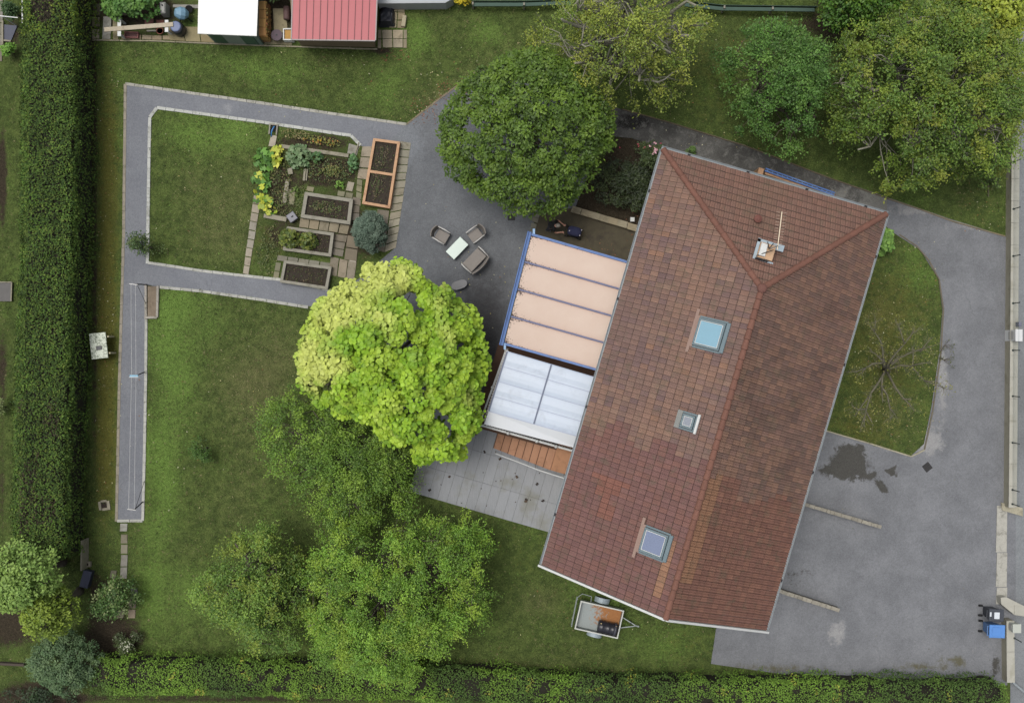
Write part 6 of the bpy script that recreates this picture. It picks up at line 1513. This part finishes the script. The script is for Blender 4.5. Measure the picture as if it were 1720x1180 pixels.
m = MB(); m.bar(R[3] + Vector((0, -.012, -.03)), R[2] + Vector((0, -.012, -.03)), .02, .06); m.build('roof_edge', WHITE, sh, True)
REDR = mat('red_sheet_metal', D(176, 88, 94), .45, .1, var=.12, scale=1.5, fine=20, bump=.1, dirt=D(160, 80, 84), dirt_amt=.3)
shed('garden_shed', 'wooden shed with a dull red ribbed metal roof', [(493, -40), (634, -40), (630, 68), (490, 66)], 2.0, [(500, -20), (628, -20), (631, 80), (506, 77)], mat('shed_boards', D(140, 122, 98), .85, var=.4, scale=3, fine=26, bump=.4), REDR, 12, seam_mat=mat('seam_red', D(130, 60, 68), .5))
# firewood stack under a ply cover
r = thing('firewood_stack', 'stack of split firewood beside the white roofed shed', 'firewood', P(449, 42), 0); rg = random.Random(4); m = MB()
for k in range(26):
    y_ = -.78 + k * .062; 
    for lay in range(5):
        m.box((rg.uniform(-.02, .02), y_ + rg.uniform(-.01, .01), .1 + lay * .17), (.36 + rg.uniform(-.03, .05), .055, .15), col=tuple(q * rg.uniform(.75, 1.2) for q in D(176, 136, 84)))
m.build('logs', mat('split_wood', (1, 1, 1), .85, attr=True, var=.35, fine=30), r)
m = MB()
for k in range(4): m.box((-.02, -.6 + k * .4, .93 + .01 * (k % 2)), (.34, .38, .02), Matrix.Rotation(rg.uniform(-.05, .05), 3, 'Z'), col=tuple(q * rg.uniform(.9, 1.1) for q in D(190, 148, 88)))
m.build('cover_boards', mat('split_wood'), r)
r = thing('oil_tank', 'rusty brown metal tank beside the red roofed shed', 'tank', P(484, 26)); m = MB(); m.lathe([(.05, -.3), (.13, -.3), (.15, -.28), (.15, .28), (.13, .3), (.05, .3)], (0, 0, .32), 18, axis=Matrix.Rotation(math.pi / 2, 3, 'X')); m.build('drum', mat('rusty_brown', D(110, 84, 82), .7, var=.3), r, smooth=True)
m = MB(); m.box((0, -.2, .09), (.2, .05, .18)); m.box((0, .2, .09), (.2, .05, .18)); m.build('cradle', DARKM, r)
r = thing('cable_reel', 'round brown table top with a hole between the two sheds', 'table', P(468.5, 64)); m = MB(); m.lathe([(.05, .0), (.2, 0), (.2, .04), (.08, .06), (.08, .4), (.26, .42), (.26, .46), (.05, .46)], (0, 0, 0), 24); m.build('reel', mat('purple_brown', D(104, 90, 98), .8, var=.25), r); m = MB(); m.box((0, 0, .468), (.08, .07, .012)); m.build('hub_hole', DARKM, r)
r = thing('crate', 'white framed box with a yellow inside next to the red roofed shed', 'crate', P(487, 62)); m = MB()
for dx, dy, sx, sy in ((-.21, 0, .05, .54), (.21, 0, .05, .54), (0, .25, .37, .05), (0, -.25, .37, .05)): m.box((dx, dy, .2), (sx, sy, .4))
m.build('frame', WHITE, r); m = MB(); m.box((0, 0, .17), (.36, .44, .3)); m.build('filling', mat('yellow_board', D(196, 150, 76), .7, var=.2), r)
r = thing('folded_tarp', 'crumpled black tarpaulin heaped beside the red roofed shed', 'tarpaulin', P(650, 26)); rg = random.Random(9); m = MB(); nu, nv = 14, 18
for v_ in range(nv + 1):
    for u_ in range(nu + 1):
        x_, y_ = (u_ / nu - .5) * .8, (v_ / nv - .5) * 1.15; k = 1 - max(abs(u_ / nu - .5), abs(v_ / nv - .5)) * 2; wob = mnoise.noise(Vector((x_ * 3, y_ * 3, 1)))
        m.v.append((x_ * (1 + .25 * mnoise.noise(Vector((y_ * 2, 3, 3)))) , y_, max(.01, min(.45, k * 1.4) * (.8 + .6 * wob))))
for v_ in range(nv):
    for u_ in range(nu): k = v_ * (nu + 1) + u_; m.face((k, k + 1, k + nu + 2, k + nu + 1), (1, 1, 1))
m.build('sheet', mat('black_tarp', D(44, 46, 56), .4, var=.3, bump=.3), r)
r = thing('stone_block', 'pale loose stone block beside the slab patch', 'block', P(679, 37), math.radians(-8)); m = MB(); m.box((0, 0, .1), (.19, .52, .2), bev=.02); m.build('block', mat('pale_block', D(188, 178, 150), .9, var=.2), r)
r = thing('bench', 'long pale plank seat on white trestles on the neighbour terrace', 'bench', P(229, 45)); m = MB(); m.bar(P(175, 50, .75), P(291, 41, .75), .20, .05, bev=.008); m.build('plank', mat('pale_plank', D(196, 184, 162), .8, var=.3, scale=4, fine=30, dirt=D(140, 124, 104), dirt_amt=.5), r, True)
for (x_, ya, yb) in ((200.5, 28, 61), (280, 34, 54)):
    m = MB(); m.bar(P(x_, ya, .69), P(x_, yb, .69), .16, .05)
    for y_ in (ya + 4, yb - 4): p = P(x_, y_, .69); m.box((p.x, p.y, .33), (.1, .06, .66))
    m.build('trestle', WHITE, r, True)
def pot(label, px, py, rad, h, col, cat='pot', name='flower_pot'):
    r = thing(name, label, cat, P(px, py)); m = MB(); m.lathe([(rad * .7, 0), (rad, h), (rad * 1.12, h), (rad * 1.12, h * .88), (rad * .9, h * .9), (rad * .88, h * .86)], (0, 0, 0), 18); m.build('pot_body', mat('clay_%d' % int(px), col, .8, var=.2), r); m = MB(); m.lathe([(.01, h * .85), (rad * .88, h * .86)], (0, 0, 0), 16); m.build('soil', SOILM, r)
    return r
pot('dark clay pot above the left end of the plank', 204, 15, .14, .22, D(140, 96, 76))
pot('round terracotta pot below the right end of the plank', 271, 54, .15, .22, D(170, 106, 90))
r = thing('trough_planter', 'long reddish clay trough on the neighbour paving edge', 'planter', P(223, 60.5), math.radians(-2)); m = MB()
for dx, dy, sx, sy in ((-.30, 0, .04, .28), (.30, 0, .04, .28), (0, .12, .56, .04), (0, -.12, .56, .04)): m.box((dx, dy, .1), (sx, sy, .2))
m.build('side', mat('trough_clay', D(146, 96, 92), .8, var=.25), r); m = MB(); m.box((0, 0, .07), (.56, .2, .14)); m.build('soil', mat('trough_soil', D(118, 84, 82), .9, var=.4), r)
r = thing('drum', 'black barrel with a blue lid beside the white roofed shed', 'barrel', P(304, 53)); m = MB(); m.lathe([(.24, 0), (.28, .05), (.3, .35), (.28, .62), (.25, .66)], (0, 0, 0), 24); m.build('barrel_body', mat('black_drum'), r, smooth=True); m = MB(); m.lathe([(.23, .66), (.24, .70), (.20, .72), (.02, .73)], (-.03, .02, 0), 24); m.build('lid', mat('blue_grey_lid', D(110, 124, 160), .5, var=.15), r)
r = thing('cement_mixer', 'pale blue tub of a cement mixer beside the white roofed shed', 'cement mixer', P(312, 30)); A = Matrix.Rotation(math.radians(-60), 3, 'Y')
m = MB(); m.lathe([(.14, -.3), (.28, -.12), (.29, .08), (.18, .28), (.16, .30)], (0, 0, .62), 10, axis=A); m.build('mixing_tub', mat('mixer_blue', D(128, 166, 190), .5, var=.15), r)
m = MB(); m.tube([(-.3, -.3, 0), (0, 0, .55)], .025, 6); m.tube([(-.3, .3, 0), (0, 0, .55)], .025, 6); m.tube([(.32, -.2, 0), (0, 0, .55)], .025, 6); m.tube([(-.45, -.12, .45), (.1, -.12, .45)], .018, 6); m.build('stand', DARKM, r)
m = MB(); m.lathe([(.04, -.03), (.17, -.04), (.18, 0), (.17, .04), (.04, .03)], (.22, .34, .2), 16, axis=Matrix.Rotation(math.radians(40), 3, 'X')); m.build('wheel', mat('tyre'), r)
r = thing('canister', 'tall pale plastic container beside the cement mixer', 'container', P(281, 21)); m = MB(); m.box((0, 0, .35), (.26, .52, .7), bev=.05); m.build('body', mat('pale_container', D(160, 160, 154), .5, var=.15), r); m = MB(); m.lathe([(.04, .7), (.04, .76)], (0, .1, 0), 10); m.build('cap', DARKM, r)
# back boundary: pale slab wall, green windbreak on posts
r = thing('boundary_wall', 'pale concrete wall top at the back of the garden, right of the red shed', 'wall', P(700, 0)); m = MB(); m.prism([tuple(P(634, -30, .9)), tuple(P(764, -30, .9)), tuple(P(760, -2, .9)), tuple(P(748, 5, .9)), tuple(P(634, 6, .9))], 0, .9); m.build('wall_body', mat('white_wall', D(190, 194, 198), .8, var=.15), r, True)
GN = mat('green_net', D(66, 92, 80), .7, var=.3, scale=4, fine=18, bump=.3)
def netfence(label, pts, posts):
    c0 = P(*pts[0]); r = thing('netting_fence', label, 'fence', c0); m = MB()
    for a, b in zip(pts[:-1], pts[1:]): m.bar(P(a[0], a[1], .55), P(b[0], b[1], .55), .16, .05); m.bar(P(a[0], a[1], .0) + Vector((0, 0, .27)), P(b[0], b[1], 0) + Vector((0, 0, .27)), .02, .5)
    m.build('netting', GN, r, True)
    for q in posts: p = P(q[0], q[1], 0); m = MB(); m.box((p.x, p.y, .35), (.07, .12, .7)); m.build('post', CONC, r, True)
netfence('dark green netting fence at the back, left of the yellowing tree', [(794, 8), (882, 8), (960, 5)], [(795, 14), (880, 15)])
netfence('green netting fence at the back, right of the yellowing tree', [(1150, 8), (1212, 15), (1300, 16), (1368, 17)], [(1212, 20), (1292, 22)])
r = thing('concrete_slab', 'grey concrete slab on the far left edge in the next garden', 'slab', P(8, 490)); m = MB(); m.prism([tuple(P(-20, 474)), tuple(P(22, 474)), tuple(P(21, 506)), tuple(P(-20, 506))], 0, .1); m.build('slab', mat('slab_grey', D(112, 110, 108), .9, var=.3), r, True); m = MB()
for a, b in (((22, 474), (21, 506)), ((-20, 474), (22, 474))): m.bar(P(*a) + Vector((0, 0, .12)), P(*b) + Vector((0, 0, .12)), .05, .06)
m.build('edge_trim', STRIP, r, True)
r = thing('greenhouse_frame', 'white metal frame bars beside the tall hedge in the top left corner', 'frame', P(38, 15)); m = MB(); m.bar(P(38, -20, 1.4), P(38, 40, 1.4), .06, .05); m.bar(P(0, 27, 1.4), P(30, 30, 1.4), .04, .04); m.build('bar', WHITE, r, True)
for q in ((38, 38), (4, 27.5)): p = P(q[0], q[1], 1.4); m = MB(); m.box((p.x, p.y, .68), (.04, .04, 1.36)); m.build('post', WHITE, r, True)
r = thing('blue_sheet', 'dark blue plastic sheet with gravel in a stone frame near the top left corner', 'sheet', P(16, 60)); m = MB(); m.prism([tuple(P(8, 42)), tuple(P(30, 44)), tuple(P(20, 68)), tuple(P(8, 68))], 0, .06); m.build('sheet', mat('dark_blue_sheet', D(74, 78, 96), .6, var=.3), r, True); m = MB(); m.bar(P(6, 36) + Vector((0, 0, .06)), P(6, 76) + Vector((0, 0, .06)), .08, .12); m.bar(P(8, 69) + Vector((0, 0, .06)), P(20, 70) + Vector((0, 0, .06)), .07, .1); m.build('frame', STRIP, r, True)
# black crate and little tap stone at the hedge end
r = thing('storage_box', 'dark blue plastic box at the end of the tall hedge', 'box', P(150, 969), math.radians(-15)); m = MB(); m.box((0, 0, .2), (.36, .75, .4), bev=.03); m.build('body', mat('navy_plastic', D(58, 62, 78), .5, var=.15), r); m = MB(); m.box((0, 0, .42), (.4, .8, .05), bev=.02); m.build('lid', mat('navy_lid', D(74, 78, 98), .45, var=.15), r)
r = thing('tap_block', 'small concrete block with a round hole at the hedge end', 'block', P(149.5, 946)); m = MB(); m.box((0, 0, .1), (.28, .24, .2), bev=.02); m.build('block', STRIP, r); m = MB(); m.lathe([(.06, .2), (.06, .206)], (0, 0, 0), 14); m.build('hole', mat('hole_dark'), r)
m = MB(); m.bar(P(142.5, 905, .4), P(142, 955, .4), .05, .8); tag(m.build('garden_fence', STRIP, loc=tuple(P(142, 930))), 'thin pale concrete panel beside the end of the tall hedge', 'fence')
r = thing('low_wall', 'thin brown garden wall at the bottom left edge', 'wall', P(20, 1112)); m = MB(); m.bar(P(-30, 1110) + Vector((0, 0, .12)), P(44, 1114) + Vector((0, 0, .12)), .1, .25); m.build('wall_body', mat('brown_wall', D(84, 74, 66), .9, var=.3), r, True)
r = thing('solar_lamp', 'small white square lamp on the earth bed beside the house', 'lamp', P(1061, 370)); m = MB(); m.box((0, 0, .3), (.2, .2, .1), bev=.02); m.build('lamp_head', WHITE, r); m = MB(); m.tube([(0, 0, 0), (0, 0, .26)], .02, 6); m.build('stake', DARKM, r)
pot('small dark pot at the end of the garden wall by the eave', 1058, 384, .1, .16, D(70, 72, 66))

# ------------------------------------------------------------------ person standing behind a pushcart
def skin_body(name, verts, edges, radii, material, parent, sub=2, root_i=0):
    me = bpy.data.meshes.new(name); me.from_pydata(verts, edges, []); o = bpy.data.objects.new(name, me); C.objects.link(o); o.parent = parent
    md = o.modifiers.new('skin', 'SKIN'); md.use_smooth_shade = True
    if not me.skin_vertices:
        bm = bmesh.new(); bm.from_mesh(me); bm.verts.layers.skin.verify(); bm.to_mesh(me); bm.free()
    for i, rr in enumerate(radii):
        rr = rr if isinstance(rr, tuple) else (rr, rr); me.skin_vertices[0].data[i].radius = rr
    me.skin_vertices[0].data[root_i].use_root = True
    sb = o.modifiers.new('sub', 'SUBSURF'); sb.levels = sub; sb.render_levels = sub
    me.materials.append(material); return o
SKIN = mat('skin', D(206, 156, 136), .6, var=.08, bump=.05)
pl_ = P(930, 378.5, 1.35); pr = thing('person', 'grey haired person in a black top standing with both hands on a navy pushcart', 'person', (pl_.x, pl_.y, .04), math.radians(-14))
bv, be, brad = [], [], []
def bp_(v, r, prev=None):
    bv.append(v); brad.append(r)
    if prev is not None: be.append((prev, len(bv) - 1))
    return len(bv) - 1
pel = bp_((-.10, 0, .92), (.12, .09)); w1 = bp_((-.08, 0, 1.08), (.10, .08), pel); w2 = bp_((-.01, 0, 1.24), (.11, .08), w1); w3 = bp_((.05, 0, 1.37), (.085, .065), w2); nk = bp_((.12, 0, 1.47), .052, w3)
hd0 = bp_((.18, 0, 1.54), (.072, .078), nk); hd1 = bp_((.22, 0, 1.61), (.086, .078), hd0); hd2 = bp_((.23, 0, 1.68), (.06, .055), hd1)
for s_ in (-1, 1):
    sh_ = bp_((.04, s_ * .18, 1.37), .060, w3); el = bp_((.16, s_ * .29, 1.13), .042, sh_); wr = bp_((.40, s_ * .19, 1.03), .029, el); pm = bp_((.47, s_ * .17, 1.02), (.038, .02), wr)
    for k, (dy, l_) in enumerate(((-.030, .06), (-.010, .075), (.011, .07), (.030, .052))):
        f1_ = bp_((.50, s_ * .17 + dy, 1.025), .0095, pm); f2_ = bp_((.50 + l_ * .55, s_ * .17 + dy * 1.15, 1.01), .0088, f1_); bp_((.50 + l_ * .6, s_ * .17 + dy * 1.2, .975), .008, f2_)
    t1_ = bp_((.455, s_ * .17 - s_ * .045, 1.005), .011, pm); bp_((.49, s_ * .17 - s_ * .06, .985), .009, t1_)
    fw = .14 * s_
    hp = bp_((-.09, s_ * .10, .88), .088, pel); kn = bp_((-.04 + fw, s_ * .12, .48), .060, hp); an = bp_((-.12 + fw, s_ * .12, .09), .038, kn); ft = bp_((-.04 + fw, s_ * .13, .035), (.04, .03), an); bp_((.06 + fw, s_ * .14, .03), (.038, .022), ft)
skin_body('body', bv, be, brad, SKIN, pr)
BLK = mat('black_cloth', D(26, 26, 28), .9, var=.25, scale=8, fine=40, bump=.4); DKT = mat('dark_trousers', D(40, 40, 46), .9, var=.25, scale=8, fine=40, bump=.4)
tv = [(-.10, 0, .94), (-.08, 0, 1.08), (-.01, 0, 1.24), (.05, 0, 1.38), (.115, 0, 1.46), (.04, -.18, 1.37), (.115, -.25, 1.22), (.04, .18, 1.37), (.115, .25, 1.22)]
skin_body('shirt', tv, [(0, 1), (1, 2), (2, 3), (3, 4), (3, 5), (5, 6), (3, 7), (7, 8)], [(.18, .14), (.16, .125), (.17, .12), (.15, .105), .07, .08, .06, .08, .06], BLK, pr)
tv = [(-.10, 0, .92)]; te = []; trr = [(.175, .13)]
for s_ in (-1, 1):
    i = len(tv); fw = .14 * s_; tv += [(-.09, s_ * .10, .86), (-.04 + fw, s_ * .12, .48), (-.12 + fw, s_ * .12, .12)]; te += [(0, i), (i, i + 1), (i + 1, i + 2)]; trr += [.11, .08, .062]
skin_body('trousers', tv, te, trr, DKT, pr)
m = MB(); m.ball((.185, 0, 1.64), .108, 16, 10, sc=(1.08, .90, .88)); m.build('hair', mat('grey_hair', D(150, 144, 136), .9, var=.6, scale=20, fine=70, bump=.8), pr, smooth=True)
m = MB(); m.ball((.305, 0, 1.60), .018, 8, 6, sc=(1.2, .8, 1.2)); m.ball((.295, 0, 1.56), .012, 8, 6, sc=(.8, 2.0, .6))
for s_ in (-1, 1): m.ball((.222, s_ * .084, 1.60), .024, 8, 6, sc=(.7, .35, 1.1))
m.build('nose_and_ears', SKIN, pr, smooth=True)
m = MB()
for s_ in (-1, 1): m.ball((.292, s_ * .032, 1.62), .011, 8, 6)
m.build('eyes', mat('eye', D(50, 42, 38), .3), pr)
for s_ in (-1, 1): m = MB(); m.box((-.03 + .14 * s_, s_ * .13, .045), (.27, .10, .09), bev=.03); m.build('shoe', mat('shoe', D(110, 110, 112), .7), pr)
NAVY = mat('navy_cloth', D(46, 50, 82), .9, var=.3, scale=7, fine=40, bump=.4)
ct = P(965, 388.5, .75); cart = thing('pushcart', 'navy cloth covered pushcart in front of the standing person', 'pushcart', (ct.x, ct.y, .04), math.radians(-14))
m = MB(); n = 18
rows = []
for (sc_, z_) in ((.80, .30), (.94, .40), (1.0, .62), (.97, .76), (.84, .84), (.5, .88)):
    rows.append([(.33 * sc_ * math.copysign(abs(math.cos(a)) ** .6, math.cos(a)), .23 * sc_ * math.copysign(abs(math.sin(a)) ** .6, math.sin(a)), z_ + .012 * math.sin(3 * a)) for a in [2 * math.pi * k / n for k in range(n)]])
m.v = [p for r_ in rows for p in r_]
for i in range(len(rows) - 1):
    for k in range(n): a_, d_ = i * n + k, i * n + (k + 1) % n; m.face((a_, d_, d_ + n, a_ + n), (1, 1, 1))
m.face(list(range(n))[::-1], (1, 1, 1)); m.face([(len(rows) - 1) * n + k for k in range(n)], (1, 1, 1)); m.build('cover', NAVY, cart, smooth=True)
m = MB()
for s_ in (-1, 1): m.tube([(-.26, s_ * .2, .5), (-.36, s_ * .2, .85), (-.44, s_ * .19, .965)], .012, 6)
m.tube([(-.44, -.24, .965), (-.44, .24, .965)], .015, 8); m.build('handle', DARKM, cart)
m = MB()
for s_ in (-1, 1): m.tube([(-.3, s_ * .19, .12), (.3, s_ * .19, .12), (.3, s_ * .19, .32)], .012, 6); m.tube([(-.3, s_ * .19, .12), (-.3, s_ * .19, .36)], .012, 6)
m.build('frame', DARKM, cart)
for sx in (-.3, .3):
    for s_ in (-1, 1): m = MB(); m.lathe([(.03, -.02), (.1, -.022), (.105, 0), (.1, .022), (.03, .02)], (sx, s_ * .22, .105), 16, axis=Matrix.Rotation(math.pi / 2, 3, 'X')); m.build('wheel', mat('black_rubber'), cart)
m = MB()
for x_, y_ in ((.30, .12), (.27, -.13), (-.24, -.05)): m.lathe([(.03, .0), (.03, .02)], (x_, y_, .80 if x_ > 0 else .86), 8)
m.build('button', mat('pale_button', D(190, 184, 190), .6), cart)

# ------------------------------------------------------------------ loose leaves and small stones lying about
def litter(name, n, boxes, size, cols, seed, z=.045, lab=None):
    rng = np.random.default_rng(seed); pts = []
    for (x0, y0, x1, y1, m_) in boxes:
        for _ in range(m_): p = P(rng.uniform(x0, x1), rng.uniform(y0, y1)); pts.append((p.x, p.y, z))
    pts = np.array(pts); o = leaves(name, pts, np.array((0, 0, 1.)) + rng.normal(size=pts.shape) * .25, size * rng.uniform(.5, 1.3, len(pts)), palette(cols, len(pts), rng, .25), T_OVAL, rng, LEAF_MATT)
    tag(o, lab, 'leaves', kind='stuff')
litter('fallen_leaves', 0, [(690, 250, 880, 480, 26), (740, 440, 870, 560, 22), (230, 540, 500, 860, 60), (160, 100, 205, 850, 120), (700, 120, 800, 200, 90), (860, 900, 1180, 1090, 60), (1100, 60, 1400, 250, 90), (1400, 400, 1580, 740, 160), (250, 200, 440, 450, 30), (430, 80, 900, 200, 90), (1620, 280, 1690, 390, 50)], .075,
       [D(196, 190, 140), D(170, 160, 100), D(150, 110, 70), D(206, 204, 170)], 1, lab='pale and brown fallen leaves dotted over lawns and paving')
litter('leaf_litter', 0, [(690, 165, 735, 210, 90), (735, 135, 800, 170, 120), (640, 84, 690, 104, 40), (1050, 350, 1075, 470, 40), (905, 400, 1040, 430, 30)], .07, [D(140, 84, 64), D(120, 80, 60), D(160, 110, 84)], 2, lab='drift of reddish brown leaves along the path edge')

rng_ = np.random.default_rng(5)
dl = [P(868, 800), P(883, 841), P(884, 838), P(800, 728), P(814, 758), P(912, 840), P(755, 800), P(722, 822), P(840, 770), P(902, 812)] + [P(rng_.uniform(730, 930), rng_.uniform(790, 850)) for _ in range(14)]
dl = np.array([(p.x, p.y, .10) for p in dl]); o = leaves('fallen_leaves', dl, np.array((0, 0, 1.)) + rng_.normal(size=dl.shape) * .25, np.where(np.arange(len(dl)) < 10, .16, .06), palette([D(66, 58, 54), D(90, 74, 60)], len(dl), rng_), T_LOBE, rng_, LEAF_MATT)
tag(o, 'dark curled fallen leaves on the grey slab terrace', 'leaves', kind='stuff')
litter('fallen_leaves', 0, [(1200, 1120, 1680, 1146, 160), (1555, 420, 1590, 760, 70), (1200, 330, 1690, 1140, 90), (1120, 210, 1480, 340, 70), (675, 730, 700, 760, 10)], .05, [D(120, 112, 70), D(96, 84, 60), D(150, 144, 110), D(84, 92, 54)], 3, lab='dry leaf bits scattered along the edges of the drive')

# ------------------------------------------------------------------ grass blades over all lawns
def lawn_grass(n=230000):
    rng = np.random.default_rng(99); x = rng.uniform(-24.6, 24.6, n); y = rng.uniform(-17.2, 17.2, n)
    px = x * S / H + 860; py = 590 - y * S / H; keep = np.ones(n, bool)
    for poly in HARD:
        p = np.array([(q[0], q[1]) for q in poly], float)
        c_ = p.mean(0); p = c_ + (p - c_) * 1.0; ins = np.zeros(n, bool); j = len(p) - 1
        for i in range(len(p)):
            cnd = ((p[i, 1] > py) != (p[j, 1] > py)); 
            with np.errstate(divide='ignore', invalid='ignore'): xi = (p[j, 0] - p[i, 0]) * (py - p[i, 1]) / (p[j, 1] - p[i, 1]) + p[i, 0]
            ins ^= cnd & (px < xi); j = i
        keep &= ~ins
    hp = [tuple((HM @ Vector(q)).xy) for q in ((-HW + .5, .35, 0), (HW - .5, .35, 0), (HW - .5, HL - .5, 0), (-HW + .5, HL - .5, 0))]
    lx = (x - HO.x) * V.x + (y - HO.y) * V.y; ly = (x - HO.x) * U.x + (y - HO.y) * U.y
    keep &= ~((np.abs(lx) < HW - .4) & (ly > .3) & (ly < HL - .4)); keep &= ~((px > 700) & (px < 960) & (py > 590) & (py < 895) & (py < 840 + (px - 708) * .25))
    keep &= ~((px > 1679) & (py > 0)); keep &= ~((py < 70) & (px > 153) & (px < 684)); keep &= ~((py < 4) & (px > 630) & (px < 765))
    for o in C.objects:
        if o.get('category') in ('trailer', 'bin'): keep &= (np.hypot(x - o.location.x, y - o.location.y) > .3)
    keep &= ~((np.abs(px - 246) < 4) & (py > 470) & (py < 880)); keep &= ~((np.abs(px - 206 + (py - 140) * .017) < 6) & (py > 138) & (py < 880))
    M = masks(x, y); soil = M[:, 2] + rng.normal(size=n) * .18; keep &= soil < .62
    x, y, M = x[keep], y[keep], M[keep]; n = len(x); px, py = px[keep], py[keep]
    ns = np.array([mnoise.noise(Vector((a * .5, b * .5, 3.3))) for a, b in zip(x, y)]); n2 = np.array([mnoise.noise(Vector((a * 2.1, b * 2.1, 8.3))) for a, b in zip(x, y)])
    col = np.array(D(104, 124, 64))[None] * np.ones((n, 1)); r = rng.uniform(size=n)
    def put(mask, c, jit=.2): col[mask] = np.array(c) * rng.uniform(1 - jit, 1 + jit, (mask.sum(), 1))
    put(r < .25, D(72, 88, 46)); put(rng.uniform(size=n) < np.clip(M[:, 1] + ns * .8 + n2 * .3, .06, .9), D(118, 150, 68)); put(rng.uniform(size=n) < np.clip(M[:, 3] * .6 + n2 * .25, 0, .6), D(112, 108, 52)); put(rng.uniform(size=n) < np.clip(M[:, 0] * .8 + n2 * .45 - ns * .2 + .04, .05, .75), D(158, 150, 108))
    col *= rng.uniform(.7, 1.3, (n, 1))
    pos = np.stack([x, y, np.full(n, .028)], 1); nor = rng.normal(size=(n, 3)) * np.array((1, 1, .25)) + np.array((0, 0, .75))
    T = (np.array([(0, -.06, 0), (.0, .06, 0), (1, 0, .25), (.1, .05, 0), (.1, .17, 0), (.75, .5, .3), (.1, -.17, 0), (.1, -.05, 0), (.7, -.45, .2)], float), [(0, 2, 1), (3, 5, 4), (6, 8, 7)])
    o = leaves('lawn_grass', pos, nor, np.where(rng.uniform(size=n) < .05, rng.uniform(.12, .2, n), rng.uniform(.05, .12, n)), np.clip(col, .003, .8), T, rng, LEAF_MATT); tag(o, 'short mixed green and straw coloured grass of the lawns', 'grass', kind='stuff')
lawn_grass()
